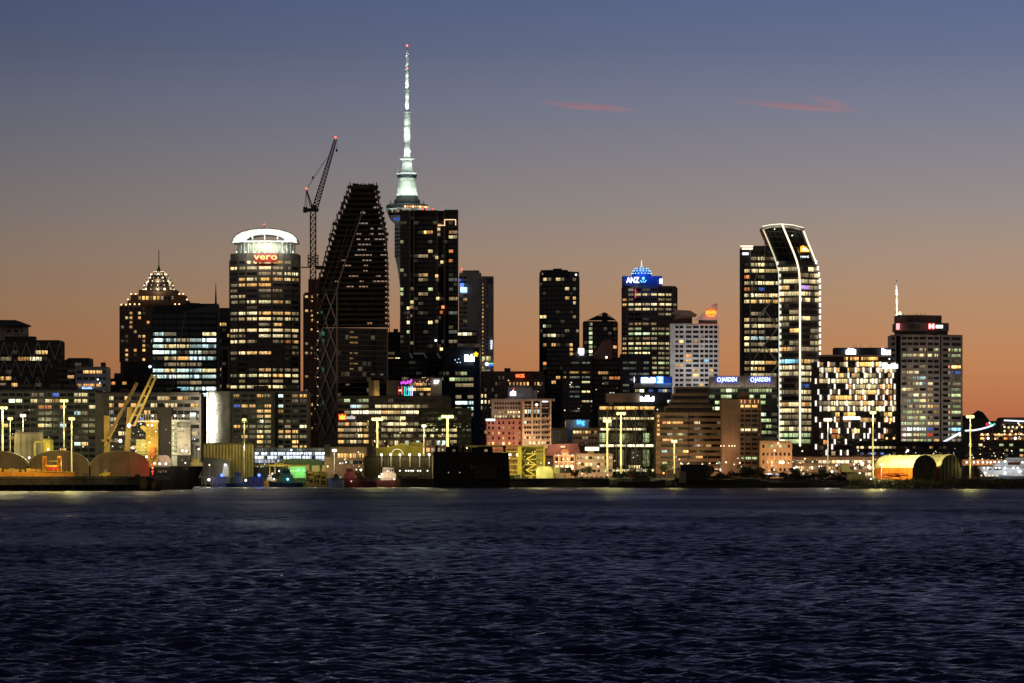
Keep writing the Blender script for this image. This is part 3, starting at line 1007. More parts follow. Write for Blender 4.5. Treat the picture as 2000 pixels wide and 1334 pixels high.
lattice(MB(), W(616, 404, D), W(655.5, 272, D), 3.2, 1.5, 20, .24).build('jib', METAL, r_, (.15, .09, .07))
m = MB()
m.tube(W(610, 404, D), W(598.5, 369, D), .4, .3, 5).tube(W(606, 404, D), W(598.5, 369, D), .3, .25, 5)
m.tube(W(595, 406, D), W(598.5, 369, D), .16, .16, 4).tube(W(599.5, 406, D), W(599, 372, D), .16, .16, 4)
m.build('gantry_frame', METAL, r_, (.08, .06, .05))
m = MB()
m.tube(W(599, 368, D), W(636, 310, D), .10, .10, 4).tube(W(599, 369, D), W(645, 300, D), .08, .08, 4)
m.build('pendant_rope', METAL, r_, (.05, .05, .05))
MB().box(W(611, 347, D), (1.0, .6, 1.6)).build('pulley_block', METAL, r_, (.03, .03, .03))
MB().tube(W(656.5, 272, D), W(657.5, 291, D), .07, .07, 4).build('hoist_rope', METAL, r_, (.05, .05, .05))
MB().poly([(655.5, 294), (657.5, 298), (659.5, 294), (659, 291), (656, 291)], D, .8).build('hook_block', METAL, r_, (.03, .03, .03))
for px, py in ((655.3, 268), (598.5, 368)):
    bulb(r_, px, py, D - 1, 2.0, (1, .10, .07), 5)
MB().pbox(617, 632, 519, 526, D + 4, 3).build('tie_collar', METAL, r_, (.06, .05, .045))
lattice(MB(), (X(611.5, D), D, Z(520, D)), W(611.5, 498, D), 6, 6, 3, .2).build('climbing_frame', METAL, r_, RED)
MB().pbox(588, 606, 521, 523, D - 1, 2).build('platform', METAL, r_, (.06, .05, .045))

# ================================================================== needle tower
D = 3400
k_ = D / F
r_ = thing('needle_tower', 'very tall floodlit needle tower with round observation pod and antenna mast', 'tower', (X(795, D), D, GZ))
cx = X(795, D)
def prof(name, pts, col, mat=PAINT, n=32, smooth=True):
    return MB().lathe([(hw * k_, Z(y, D)) for hw, y in reversed(pts)], cx, D, n).build(name, mat, r_, col, smooth)
CONC = (.52, .55, .50)
prof('shaft', [(13, 540), (14, 640), (18, 933)], CONC)
prof('lower_shaft', [(24, 436), (24, 500), (19, 522), (13.5, 562)], (.36, .38, .36))
for k in range(8):
    prof('shaft_ring', [(24.6, 446 + k * 7.5), (24.6, 450 + k * 7.5)], (.10, .11, .11))
prof('pod_underside', [(36, 421.5), (35.5, 425), (30, 432), (24.5, 437)], (.62, .64, .6))
prof('pod_glass', [(40, 411), (38, 416), (36, 421.5)], (.02, .025, .03), GLASS)
prof('pod_ring', [(44, 408), (46.5, 409.2), (46, 410.5), (40, 411.5)], (.72, .74, .7))
prof('pod_roof', [(25, 397.5), (38, 399.5), (41, 402), (40, 405), (43.5, 408)], (.05, .055, .06))
prof('pod_neck', [(21, 383), (21.5, 389), (25, 390), (25, 397.5)], (.06, .065, .07))
prof('upper_drum', [(17.2, 347.5), (17.0, 356), (18.2, 366), (20.2, 383)], (.60, .64, .56))
prof('viewing_band', [(19.4, 341), (18.6, 347.5)], (.015, .02, .025), GLASS)
prof('viewing_ring', [(20.5, 338), (20.5, 340.2), (19, 341)], (.7, .72, .68))
prof('mast_cone', [(9.3, 313), (9.8, 325), (13, 338)], (.62, .66, .62))
prof('mast_ring', [(14, 309.8), (14.4, 311.5), (10, 313.2)], (.75, .78, .75))
prof('mast_section', [(5.2, 278), (6.0, 309.8)], (.72, .75, .72), n=16)
prof('mast_section', [(5.7, 220), (6.2, 278)], (.62, .66, .62), n=16)
prof('mast_section', [(3.3, 177), (3.7, 219)], (.68, .72, .68), n=12)
prof('mast_section', [(2.6, 134), (3.1, 177)], (.68, .72, .68), n=12)
prof('mast_section', [(1.0, 92), (1.5, 134)], (.7, .74, .7), n=8)
for y in (220, 234, 248, 262, 277):
    prof('mast_collar', [(6.8, y), (6.8, y + .8)], (.55, .6, .55), n=16)
for y in (134, 177, 219):
    prof('mast_collar', [(5, y), (5, y + 1.4)], (.3, .3, .3), n=12)
for i in range(7):
    y = 100 + i * 5
    MB().box((cx + (1.5 if i % 2 else -1.2) * k_, D - .5, Z(y, D)), (1.2, .6, 1.4)).build('aerial', METAL, r_, (.5, .5, .5))
for i in range(12):
    an = 2 * math.pi * i / 12
    q = Vector((cx + 21.5 * k_ * math.cos(an), D + 21.5 * k_ * math.sin(an), Z(338, D)))
    MB().tube(q, q + Vector((0, 0, R.uniform(2, 5))), .22, .12, 4).build('aerial', METAL, r_, (.5, .52, .5))
for i in range(14):
    an = 2 * math.pi * i / 14 + .2
    q = Vector((cx + 33 * k_ * math.cos(an), D + 33 * k_ * math.sin(an), Z(400, D)))
    MB().tube(q, q + Vector((0, 0, R.uniform(1.5, 4))), .2, .12, 4).build('aerial', METAL, r_, (.2, .22, .22))
rng = random.Random(5)
for i in range(26):
    an = math.pi + (i + .5) * math.pi / 26
    for rr, y, hh in ((39.2, 413.8, 2.4),):
        q = (cx + rr * k_ * math.cos(an), D + rr * k_ * math.sin(an), Z(y, D))
        window(r_, q, (1.4, .5, hh * k_ * 2), an + math.pi / 2, rng.choice('..dd.w.g'), rng, True)
    q = (cx + 42.5 * k_ * math.cos(an), D + 42.5 * k_ * math.sin(an), Z(405.5, D))
    if 11 < i < 24:
        MB().ball(q, .7, 6, 4).build('lamp_globe', EMIT, r_, (1, .45, .16, 1.2 if i % 3 else 4))
MB().pbox(768, 781, 426, 430, D - 36 * k_, .5).build('screen', EMIT, r_, (.05, .15, .7, .6))
bulb(r_, 795, 89, D, 2.2, (1, .15, .10), 4)
bulb(r_, 795, 133, D - 2, 1.7, (1, .25, .2), 2.2)
FL = (.82, 1.0, .86)
def flood(ring_hw, y, n, aim_hw, aim_y, power, spot=50):
    power *= .22
    for i in range(n):
        an = math.pi + (i + .5) * math.pi / n
        lamp(r_, (cx + ring_hw * k_ * math.cos(an), D + ring_hw * k_ * math.sin(an), Z(y, D)), FL, power, .4, 'floodlight', spot,
             (cx + aim_hw * k_ * math.cos(an), D + aim_hw * k_ * math.sin(an), Z(aim_y, D)))
flood(29, 391, 7, 18.5, 366, 16000, 80)
flood(24, 334, 4, 8, 314, 16000)
flood(24, 335, 3, 5, 285, 60000, 40)
flood(13, 309, 4, 5.5, 296, 11000, 80)
flood(14, 276, 3, 5.5, 248, 22000, 70)
flood(13, 250, 3, 5.5, 228, 18000, 70)
flood(9, 218, 3, 3, 200, 9000, 80)
flood(9, 196, 3, 3, 184, 7000, 80)
flood(9, 176, 3, 2.6, 160, 8000, 80)
flood(8, 154, 3, 2.6, 142, 7000, 80)
flood(7, 133, 2, 1, 118, 6000, 80)
flood(6, 112, 2, 1, 100, 4000, 80)
flood(58, 424, 5, 38, 409, 5000, 60)
flood(56, 640, 3, 16, 560, 30000, 70)
for y in range(104, 345, 20):      # unseen point lamps added before the mast for an even wash
    for sx in (-16, 16):
        lamp(r_, (cx + sx * k_, D - 11, Z(y, D)), FL, 800 if y < 300 else 1100, .5, 'floodlight')
for sx in (-42, 0, 42):  # more unseen lamps added to even out the light on the drum
    lamp(r_, (cx + sx * k_, D - 22, Z(372, D)), FL, 3000, .5, 'floodlight')
for px, py in ((800, 296), (794, 162), (793, 205)):
    bulb(r_, px, py, D - 4, 1.8, (.9, 1, 1), 6)
for px, py in ((807, 338.5), (776, 339)):
    bulb(r_, px, py, D - 12, .9, (.9, 1, .95), 3)

# ================================================================== black twin tower and neighbours
D = 3010
BK = (.016, .015, .016)
sp1 = [(788, 476, 'd'), (830, 457, 'A'), (843, 457, 'A'), (835, 502, 'd'), (826, 502, 'd'), (826, 540, 'd'), (835, 540, 'a'), (826, 549, 'd'), (835, 549, 'd'), (788, 530, 'g'), (787, 566, 'g'), (787, 576, 'g'),
       (845, 493, 'y'), (845, 566, 'g'), (845, 628, 'y'), (797, 602, 'y'), (796, 629, 'y'), (797, 645, 'g'), (818, 545, 'd'), (820, 574, 'd'), (835, 574, 'd'),
       (877, 452, 'a'), (886, 452, 'd'), (877, 459, 'w'), (886, 459, 'w'), (880, 488, 'o'), (882, 513, 'o'), (877, 549, 'D'), (886, 549, 'D'), (877, 565, 'D'), (877, 585, 'd'), (886, 585, 'd'),
       (877, 610, 'D'), (886, 610, 'D'), (877, 638, 'd'), (877, 650, 'D'), (886, 650, 'D'), (877, 665, 'd'), (886, 665, 'd')]
r_ = tower('black_twin_tower', 'sheer black glass tower with pale vertical fins beside the needle tower', D, [(782, 3), (801, 0), (808, 3), (855, 0), (868, 3), (894, 0)], 413,
           fy=(421, 690, 29), bays=[3, 1, 5, 2, 3], spots=sp1, pats=['.' * 14] * 29, wall=BK, wf=(.93, .72), out=.16, glass=(.006, .006, .008), cat='tower', back=34)
MB().pbox(808, 855, 410.5, 414, D + 1, 24).build('roof_screen', PAINT, r_, (.05, .035, .03))
MB().pbox(868, 894.5, 409.5, 414, D + 1, 24).build('roof_screen', PAINT, r_, (.04, .035, .033))
for px in (800.6, 808.2, 854, 867.6, 894.2):
    MB().pbox(px - .55, px + .55, 412, 690, D - 1.2, 1.2).build('fin', METAL, r_, (.30, .25, .22) if px < 890 else (.12, .12, .12))
for a, b, c_, d_ in ((800.6, 690, 817, 724), (808.2, 690.5, 828, 690.5), (828, 690.5, 852, 733), (854, 690, 880, 736), (867.6, 695, 894, 695), (864, 748, 892, 798)):
    bar('raking_fin', METAL, r_, W(a, b, D - 12), W(c_, d_, D - 14), 1.0, (.8, .74, .7))
for px, py, c in ((804.5, 590, 'y'), (804.5, 600, 'a'), (804.5, 564, 'd'), (804.5, 617, 'd'), (804.5, 670, 'd'), (853, 503, 'y'), (863, 512, 'y'), (853, 539, 'a'), (854, 547, 'a'), (855, 583, 'y'),
                  (865, 600, 'o'), (862, 610, 'o'), (853, 628, 'y'), (862, 682, 'y'), (857, 448, 'y'), (857, 458, 'y'), (858, 440, 'a')):
    window(r_, W(px, py, D - 1.6), (2.0, .3, 2.0), 0, c, R, True)
for a, b, c_, d_ in ((868.5, 429, 890, 429), (890, 429, 890, 440), (868.5, 429, 868.5, 441), (855, 440, 869, 440)):
    bar('light_strip', EMIT, r_, W(a, b, D - 2), W(c_, d_, D - 2), .5, (1, .62, .34, 1.6))
bulb(r_, 851, 665, D - 2, 2.2, (.9, .95, 1), 4)
for px, py in ((826, 409), (833, 409.5), (845, 408.5)):
    bulb(r_, px, py, D + 3, 1.6, (1, .06, .04), 3)
tower('', '', D - 25, [(757, 0), (812, 0), (925, 4)], 700, wall=(.012, .013, .018), root=r_, body='podium', fy=(703, 860, 15), bays=[4, 10], rand=(.13, 'dagd'), out=.2, roof=False, glass=(.006, .008, .012))

r_ = tower('dark_block', 'black low block with bright warm window strips left of the black tower base', 3160, [(757, 0), (800, 0)], 650, wall=(.018, .016, .015),
           fy=(652, 740, 8), bays=3, pats=['...', '...', '...', '...', 'aWw', '...', '.Ww', '...'], rand=(.1, 'd'), clutter=1)
MB().tube(W(760.5, 650, 3162), W(760.5, 609, 3162), .3, .1, 5).build('antenna', METAL, r_, (.05, .04, .04))

D = 3480
r_ = tower('grey_slab_hotel', 'grey slab hotel with blank side wall, blue lit screens and vertical sign', D, [(897, 2), (913, 0), (940, 0)], 534, cat='hotel building', wall=(.27, .24, .225),
           fy=(538, 700, 19), bays=[2, 0], rand=(.10, 'da'), glass=(.012, .015, .025))
MB().pbox(903, 936, 528, 535, D + 3, 18).build('roof_plant', PAINT, r_, (.2, .17, .16))
for x0, x1, y0, y1, c in ((898, 906, 553, 560, (.1, .25, 1, 1.4)), (899, 912, 561, 571, (.35, .65, 1, 2.4)), (896, 900, 545, 549, (.1, .2, 1, .8)), (899, 904, 557, 562, (1, .3, .2, .8))):
    MB().pbox(x0, x1, y0, y1, D - 1.4, .5).build('screen', EMIT, r_, c)
bulb(r_, 902, 526, D, 1.8, (1, .1, .06), 4)
tower('', '', D - 6, [(940.5, 0), (964, 0)], 541, wall=(.20, .175, .16), root=r_, body='lift_wing', fy=(552, 722, 24), bays=[[941, 945, 949.5, 954.5]], rand=(0, 'd'),
      pats=[('a' if i % 2 else 'd') + ' ' + '.' for i in range(24)], small=True, wf=(.6, .55), out=.2)
MB().pbox(951, 961, 544, 553, D - 6.6, .5).build('emblem', PAINT, r_, (.05, .045, .045))
lettering(r_, 'voco', 959.3, 673, D - 7.5, 5.5, (.75, .82, 1), 2.4, 18, vert=True)
for x0, x1, y0, y1, c in ((941, 947, 697, 703, 'G'), (949, 958, 696, 704, 'w'), (941, 957, 722, 727, 'd')):
    q = W((x0 + x1) / 2, (y0 + y1) / 2, D - 6.5)
    window(r_, q, ((x1 - x0) * D / F, .3, (y1 - y0) * D / F), 0, c, R)
bulb(r_, 951, 711, D - 9, 3.4, (.9, 1, .95), 4)
MB().pbox(954, 964, 709, 711, D - 8, .4).build('sign_stripe', EMIT, r_, (.3, .9, .25, 1.2))
MB().pbox(954, 964, 711, 715, D - 8, .4).build('sign_stripe', EMIT, r_, (.06, .2, .9, 1.0))

D = 2900
pt = ['.....', '..dg.', '.gggd', '..ddd', '.....', '..d.d', '..CCc', '..d.c', '..ddd', '.....', '.d...', '.....']
r_ = tower('blue_corner_office', 'blue-black glass office with white rooftop sign and yellow star-shaped emblem', D, [(866, 4), (925, 0), (938, 8)], 678, wall=(.016, .022, .032),
           fy=(712, 850, 12), bays=[5, 1], pats=[a + '.' for a in pt], rand=(.1, 'cd'), wf=(.94, .62), out=.2, glass=(.008, .016, .030), roof=False)
MB().plan([(X(925, D) + .2, D - .4), (X(938, D + 8) + .3, D + 7.6), (X(938, D + 8), D + 9), (X(925, D), D + 1)], GZ, Z(713, D)).build('blue_glass_side', PAINT, r_, (.008, .035, .075))
MB().pbox(894, 937, 671, 678, D + 2, 22).build('roof_band', PAINT, r_, (.36, .31, .28))
tower('', '', D + 4, [(894, 0), (932, 0)], 646, ybot=671, wall=(.03, .028, .03), root=r_, body='upper_floors', fy=(647, 669, 2), bays=4, pats=['WWW.', '....'], out=.2, roof=False)
sign_strokes(r_, 907, 927, 692, 706, D - 2, (.92, .93, 1), 5, R, 5)
for k in range(5):
    an = math.pi / 2 + k * 2 * math.pi / 5
    MB().tube(W(929.5, 692, D - 2.2), W(929.5 + 5 * math.cos(an), 692 - 5 * math.sin(an), D - 2.2), .65, .5, 5).build('star_ray', EMIT, r_, (1, .62, .04, 1.6))
for px, py in ((889, 703), (893, 708), (896, 701), (899, 708)):
    bulb(r_, px, py, D - 2, 1.1, (.5, .8, 1), 2)
MB().pbox(937, 939.2, 664, 800, D + 5, 1.2).build('pale_mullion', METAL, r_, (.55, .46, .38))

# ================================================================== waterfront offices in the middle
D = 2720
pt = ['.g.gg......' + '......', '..ccd.wwwww' + 'wwd...', '.dWWWWWawaw' + 'WWw...', '......dwd.w' + '......', 'dadwa..dwww' + 'dddgdd', 'addwa..dwdw' + 'wddwdw', 'addwa..d.d.' + 'd.d.dd', 'adwda.ww.d.' + '.d.d..']
r_ = tower('banded_office', 'broad banded office with bright upper floors and red crown-shaped sign', D, [(660, 3), (793, 0), (880, 4)], 775, wall=(.085, .07, .058),
           fy=(776.5, 868.5, 8), bays=[11, 6], pats=pt, rand=(.3, 'wd'), wf=(.93, .6), out=.6, clutter=0)
MB().poly([(663, 819), (674, 819), (675, 810), (671.5, 813), (668.5, 808.5), (665.5, 813), (662, 810)], D - 2, .6).build('sign_emblem', EMIT, r_, (1, .30, .03, 3.2))
MB().poly([(661, 820.5), (676, 820.5), (676, 808), (661, 808)], D - 1.5, .4).build('sign_panel', EMIT, r_, (.9, .02, .01, .8))
sign_strokes(r_, 676, 694, 811.5, 818.5, D - 2, (1, .9, .8), .7, R, 8)
MB().pbox(720, 731, 743, 776, D + 8, 10).build('roof_plant', PAINT, r_, (.11, .085, .06))
MB().pbox(731, 741, 743, 776, D + 8, 10).build('roof_plant', PAINT, r_, (.40, .30, .14))
lamp(r_, W(735, 772, D + 4), (1, .7, .25), 500, .3)
MB().pbox(755, 778, 743, 776, D + 8, 10).build('roof_plant', PAINT, r_, (.09, .072, .058))
D = 2740
r_ = tower('neon_office', 'slanted-roof office block with coloured neon bars and a blank pale end wall', D, [(777, 0), (841, 0)], 745, ybot=776, wall=(.07, .055, .045), fy=(746, 775, 3), bays=9,
           pats=['...odoad.', '..aWAAAAA', '...d..d.a'], roof=False, wf=(.9, .62))
MB().poly([(777, 746), (842, 746), (864, 739), (864, 736.5), (842, 735.5), (800, 742.5)], D - 1, 18).build('roof', PAINT, r_, (.16, .12, .10))
MB().pbox(841, 862.5, 739, 812, D - 8, 16).build('end_wall', PAINT, r_, (.40, .31, .26))
lettering(r_, 'S7', 852.5, 746.5, D - 9, 7, (.85, .87, 1), 3.2, 11)
for x0, x1, y0, y1, c in ((777.4, 779, 754.5, 771, (1, .06, .05, 2.2)), (784.3, 785.6, 754.5, 771, (1, .08, .06, 2.2)), (779, 784.3, 761, 764, (1, .5, .3, 2.4)),
                          (789.2, 790.6, 755, 774, (.06, .8, .75, 1.5)), (792.6, 793.8, 755, 771, (.1, .75, .8, 1.2)), (797.6, 799.2, 755, 774, (.08, .85, .75, 1.5)), (790, 798.5, 771, 774, (.06, .8, .7, 1.1)),
                          (801.2, 802.4, 754, 773, (.5, .55, 1, 1.6)), (804.2, 805.8, 754, 773, (.8, .7, 1, 2.0))):
    MB().pbox(x0, x1, y0, y1, D - 3, .4).build('neon_bar', EMIT, r_, c)
for i, (px, py) in enumerate(((784, 748), (788, 747), (792, 748), (796, 747), (800, 746), (803, 744))):
    MB().pbox(px - 1.5, px + 1.6, py - 2.4 - i % 2, py + 2.4, D - 3, .4).build('neon_glyph', EMIT, r_, (.75, .08, .9, 1.6))
for px, py in ((811, 747), (816, 749), (820, 745), (827, 747), (833, 744), (836, 741), (838, 750)):
    bulb(r_, px, py, D - 3, 1.0, (1, .5, .3), 1.6)

D = 2520
pt = ['..........', '.....g.g..', '..........', 'ddwdd.w.wy', 'dw.w.wdwwy', '.d.d....dy', '.......d..']
r_ = tower('dark_green_office', 'dark green glass office block behind the big yellow floodlight mast', D, [(818, 2), (893, 0), (920, 3)], 797, wall=(.022, .026, .018), fy=(801, 868, 6), bays=[10, 3],
           pats=[a + '...' for a in pt], rand=(.1, 'gd'), wf=(.9, .55), out=.3, glass=(.008, .012, .008), clutter=0, roof=False)
D = 2500
r_ = tower('terracotta_arcade', 'low glazed arcade with a row of terracotta piers at the quay', D, [(728, 0), (872, 0)], 857, wall=(.10, .08, .065), fy=(859, 871, 1), bays=14, rand=(.35, 'dwc'),
           wf=(.62, .8), piercol=(.36, .17, .11), out=.8, cat='arcade', roof=True)
MB().pbox(820, 895, 872, 938, 2470, 14).build('low_wing', PAINT, r_, (.20, .12, .085))
for px in (826, 836, 846, 856, 866):
    window(r_, W(px, 879, 2469), (2.0, .3, 2.0), 0, R.choice('da.d'), R, True)

# hotel with red sign, pink and white building
D = 2960
pt = ['........', 'd.aaaa..', '........', 'WwWadaww', '.d..d..d']
r_ = tower('brown_hotel', 'brown hotel block with narrow upright windows and red rooftop lettering', D, [(938, 0), (1062, 0)], 727, cat='hotel building', wall=(.15, .12, .10), fy=(732, 850, 10), bays=18,
           pats=['.' * 18, '.....d..aaaaaa.aa.', '.' * 18, 'ww..d.............', 'WWwWw.aa......ww..', 'd...d.....d.......'], rand=(.12, 'da'), wf=(.5, .62), out=.8, small=True)
MB().pbox(985, 997, 719, 728, D + 4, 8).build('roof_plant', PAINT, r_, (.07, .055, .05))
MB().pbox(1008, 1042, 725.3, 727, D - 2, 14).build('canopy', PAINT, r_, (.04, .035, .03))
MB().pbox(1006, 1025, 730, 738.5, D - 1.6, .4).build('sign_panel', EMIT, r_, (.5, .01, .005, .6))
lettering(r_, 'NICES', 1015.8, 734.3, D - 2.4, 6.0, (1, .16, .04), 4, 16)

D = 2650
r_ = thing('pink_white_building', 'pink and cream stepped building with tall arched windows and small square windows', 'office building', (X(1013, D), D, GZ))
CRM = (.56, .44, .34)
MB().plan([(X(1020, D), D), (X(1077, D + 2), D + 2), (X(1077, D + 2), D + 26), (X(1020, D), D + 26)], GZ, Z(783, D)).build('cream_wing', PAINT, r_, CRM)
MB().plan([(X(950, D), D + 5), (X(1020, D), D + 5), (X(1020, D), D + 26), (X(950, D), D + 26)], GZ, Z(818, D)).build('pink_wing', PAINT, r_, (.34, .155, .125))
MB().plan([(X(960, D), D + 7), (X(1020, D), D + 7), (X(1020, D), D + 26), (X(960, D), D + 26)], Z(818, D), Z(783, D)).build('grey_wing', PAINT, r_, (.30, .27, .25))
MB().pbox(958, 1084, 779, 783, D - 3, 32).build('roof_slab', PAINT, r_, (.26, .23, .22))
MB().pbox(992, 1040, 756, 779, D + 8, 14).build('penthouse', PAINT, r_, (.30, .28, .30))
MB().pbox(1040, 1049, 762, 779, D + 9, 12).build('penthouse', PAINT, r_, (.36, .36, .40))
MB().pbox(1000, 1036, 753.5, 756, D + 7, 16).build('penthouse_roof', PAINT, r_, (.14, .10, .09))
mtop = MB()
for gx in (1024.5, 1041.5, 1058.5):
    MB().pbox(gx, gx + 13, 784.5, 789, D - .15, .3).build('window', GLASS, r_, (.012, .01, .01))
    for k in range(2):
        x0 = gx + k * 7
        pts = [(x0, 815.5), (x0 + 5.6, 815.5), (x0 + 5.6, 795)] + [(x0 + 2.8 + 2.8 * math.cos(a), 795 - 3.2 * math.sin(a)) for a in (.5, 1.05, 1.57, 2.1, 2.65)] + [(x0, 795)]
        MB().poly(pts, D - .2, .4).build('arched_window', GLASS, r_, (.014, .014, .018))
        if gx < 1050:
            window(r_, W(x0 + 2.8, 804, D - .3), (1.5, .2, 2.4), 0, 'c' if k else 'w', R, True)
        for yy in (796, 807):
            MB().pbox(x0, x0 + 5.6, yy, yy + 1, D - .4, .3).build('transom', PAINT, r_, CRM)
for gx in (1023, 1039.5, 1056.5, 1075.5):
    MB().pbox(gx - .9, gx + .9, 783, 872, D - .6, .8).build('pilaster', PAINT, r_, (.62, .49, .38))
for r in range(5):
    y = 825 + r * 10
    for gx in (1026, 1043, 1060):
        for k in range(3):
            c = '.' if r < 3 or R.random() < .4 else 'w'
            if r == 0 and gx == 1026 and k == 0: c = 'C'
            window(r_, W(gx + k * 4.8, y, D - .12), (1.0, .3, 1.35), 0, c, R, True)
    for k in range(7):
        window(r_, W(955 + k * 10 + (k % 2) * -2, y + 1, D + 4.9), (1.1, .3, 1.5), 0, R.choice('...adA') if r else '.', R, True)
for r in range(4):
    for k in range(10):
        window(r_, W(967 + k * 5.2, 788 + r * 8.6, D + 6.9), (1.0, .3, 1.3), 0, ('w' if R.random() < .7 else 'd') if r >= 2 else '.', R, True)
lamp(r_, W(1045, 870, D - 22), (1, .58, .28), 19000, .8)
lamp(r_, W(985, 868, D - 20), (1, .5, .32), 12000, .8)
MB().pbox(949, 967, 818, 822, D - 4, 3).build('light_strip', EMIT, r_, (.95, .97, 1, 2.2))
sign_strokes(r_, 996, 1008, 762, 773, D - 2, (.86, .88, 1), 4, R, 3)
bulb(r_, 1003, 760, D - 2, 1.8, (1, .05, .05), 2)
bulb(r_, 1048, 790.5, D - 3, 2.8, (1, .75, .8), 4)
MB().pbox(1059, 1070, 782.5, 785.5, D - 1, .3).build('light_strip', EMIT, r_, (.8, .85, 1, 2.4))

# ================================================================== towers right of centre
D = 3120
o4 = lambda x, y, c: (1030 + x / 5.13, 500 + y / 5.13, c)
sp1 = [o4(185, 250, 'y'), o4(235, 245, 'd'), o4(290, 248, 'y'), o4(320, 248, 'y'), o4(350, 250, 'd'), o4(390, 343, 'y'), o4(385, 430, 'a'), o4(470, 430, 'a'), o4(470, 470, 'w'), o4(475, 595, 'd'), o4(150, 632, 'y'),
       o4(180, 632, 'y'), o4(170, 715, 'g'), o4(170, 815, 'd'), o4(240, 810, 'w'), o4(268, 808, 'W'), o4(385, 765, 'd'), o4(500, 752, 'd'), o4(187, 905, 'a'), o4(278, 905, 'a'), o4(430, 875, 'a'), o4(425, 915, 'a'),
       o4(428, 955, 'a'), o4(428, 990, 'a'), o4(187, 1060, 'o'), o4(300, 1195, 'a'), o4(280, 1285, 'a'), o4(470, 245, 'd'), o4(470, 345, 'D')]
r_ = tower('black_slab_tower', 'black slab apartment tower standing alone with few amber windows', D, [(1054, 4), (1068, 0), (1112, 0), (1131, 5)], 531, cat='tower', wall=(.014, .014, .017), fy=(541, 806, 29),
           bays=[2, 5, 3], spots=sp1, pats=['.' * 10] * 29, wf=(.9, .7), out=.2, glass=(.006, .007, .010), roof=False)
MB().poly([(1056, 541), (1130, 541), (1130, 531), (1110, 530), (1108, 527), (1098, 527), (1097, 524.5), (1081, 524.5), (1080, 527), (1056, 527.5)], D + 2, 16).build('roof_screen', PAINT, r_, (.022, .02, .022))
for k in range(7):
    window(r_, W(1060 + k * 4.6, 535, D + 1.7), (1.1, .3, 1.0), 0, 'w' if k % 2 else 'd', R, True)
bulb(r_, 1125, 536.5, D - 1, 2.0, (.9, .95, 1), 3)

D = 3260
r_ = tower('pyramid_roof_tower', 'small dark tower with pyramid lattice roof and a lit stair column', D, [(1140, 3), (1149, 0), (1196, 0), (1205, 4)], 627, cat='tower', wall=(.035, .03, .03), fy=(629, 700, 8), bays=[1, 5, 1],
           pats=['.G.....', '.G....a', '.G.....', '.G.....', '.G.....', '.G....a', '.W.....', '.G.a...'], rand=(.05, 'd'), wf=(.72, .72), out=.2, small=True, roof=False)
ap = W(1181, 610, D + 9)
base = [W(1147, 626, D + 1), W(1203, 626, D + 1), W(1203, 626, D + 20), W(1147, 626, D + 20)]
for i in range(4):
    bar('roof_rafter', METAL, r_, base[i], ap, .4, (.10, .07, .06))
    for k in range(1, 4):
        q = base[i] + (base[(i + 1) % 4] - base[i]) * k / 4
        bar('roof_rafter', METAL, r_, q, ap, .26, (.10, .07, .06))
MB().add([tuple(q) for q in base[:1] + base[1:2]] + [tuple(W(1188, 617, D + 7)), tuple(W(1166, 617, D + 7))], [(0, 1, 2, 3)]).build('roof_glazing', GLASS, r_, (.06, .04, .035))
MB().pbox(1176, 1187, 612, 627, D + 6, 5).build('lift_overrun', PAINT, r_, (.05, .036, .032))

D = 3210
pt = ['.d.....', '.dwwww.', 'ad...d.', 'awwwwwd', '.dwwwd.', '.....d.', '.......', '.dadd..', '.dg.dd.', '.gGGgg.', 'ddddd..', 'dwwwww.', 'agwgdd.', 'agww.d.', 'ddwgdd.', 'dgwgwg.', '.dgwgd.', 'dgwgwg.', 'dgdgwd.', '.gwgdg.']
r_ = tower('blue_crown_tower', 'brown banded tower with blue lit dome crown and white lettering', D, [(1216, 9), (1226, 5), (1254, .4), (1284, .4), (1312, 5), (1321, 10)], 558, cat='tower', wall=(.13, .09, .072), fy=(561, 752, 20),
           bays=[1, [1227, 1239, 1254], [1254, 1270.5, 1284], [1284, 1298.5, 1312], 1], pats=[a[:6] + a[5:] for a in pt], rand=(.3, 'gwd'), wf=(.84, .52), out=.6, roof=False, back=36)
BL = (.02, .035, .11)
MB().pbox(1216, 1293, 539, 559, D + 3, 22).build('sign_storey', PAINT, r_, BL)
cx = X(1254, D)
kk = D / F
MB().lathe([(19 * kk, Z(539, D)), (19 * kk, Z(534, D)), (17.5 * kk, Z(530, D)), (14.5 * kk, Z(526, D)), (10 * kk, Z(522.5, D)), (4 * kk, Z(521, D))], cx, D + 12, 24).build('dome', PAINT, r_, (.04, .09, .30))
for hw, y, n in ((19.4, 533, 9), (17, 528, 8), (13, 523.5, 6)):
    for i in range(n):
        an = math.pi + (i + .5) * math.pi / n
        MB().ball((cx + hw * kk * math.cos(an), D + 12 + hw * kk * math.sin(an), Z(y, D)), .45, 6, 4).build('lamp_globe', EMIT, r_, (.30, .70, 1, 1.9))
MB().lathe([(2.6 * kk, Z(521, D)), (1.7 * kk, Z(514, D)), (.6 * kk, Z(504, D))], cx, D + 12, 8).build('spire', PAINT, r_, (.8, .75, .65))
lamp(r_, W(1254, 515, D + 4), (1, .85, .6), 3000, .3)
for px in (1232, 1246, 1262, 1276):
    lamp(r_, W(px, 536, D - 3), (.03, .20, 1), 2300, .4)
lettering(r_, 'ANZ', 1236, 547.5, D - 1, 11, (.95, .97, 1), 3.4, 25)
MB().ball(W(1256.5, 543.5, D + 1), 2.8 * kk, 10, 6).build('sign_emblem', EMIT, r_, (.15, .65, 1, 2.2))
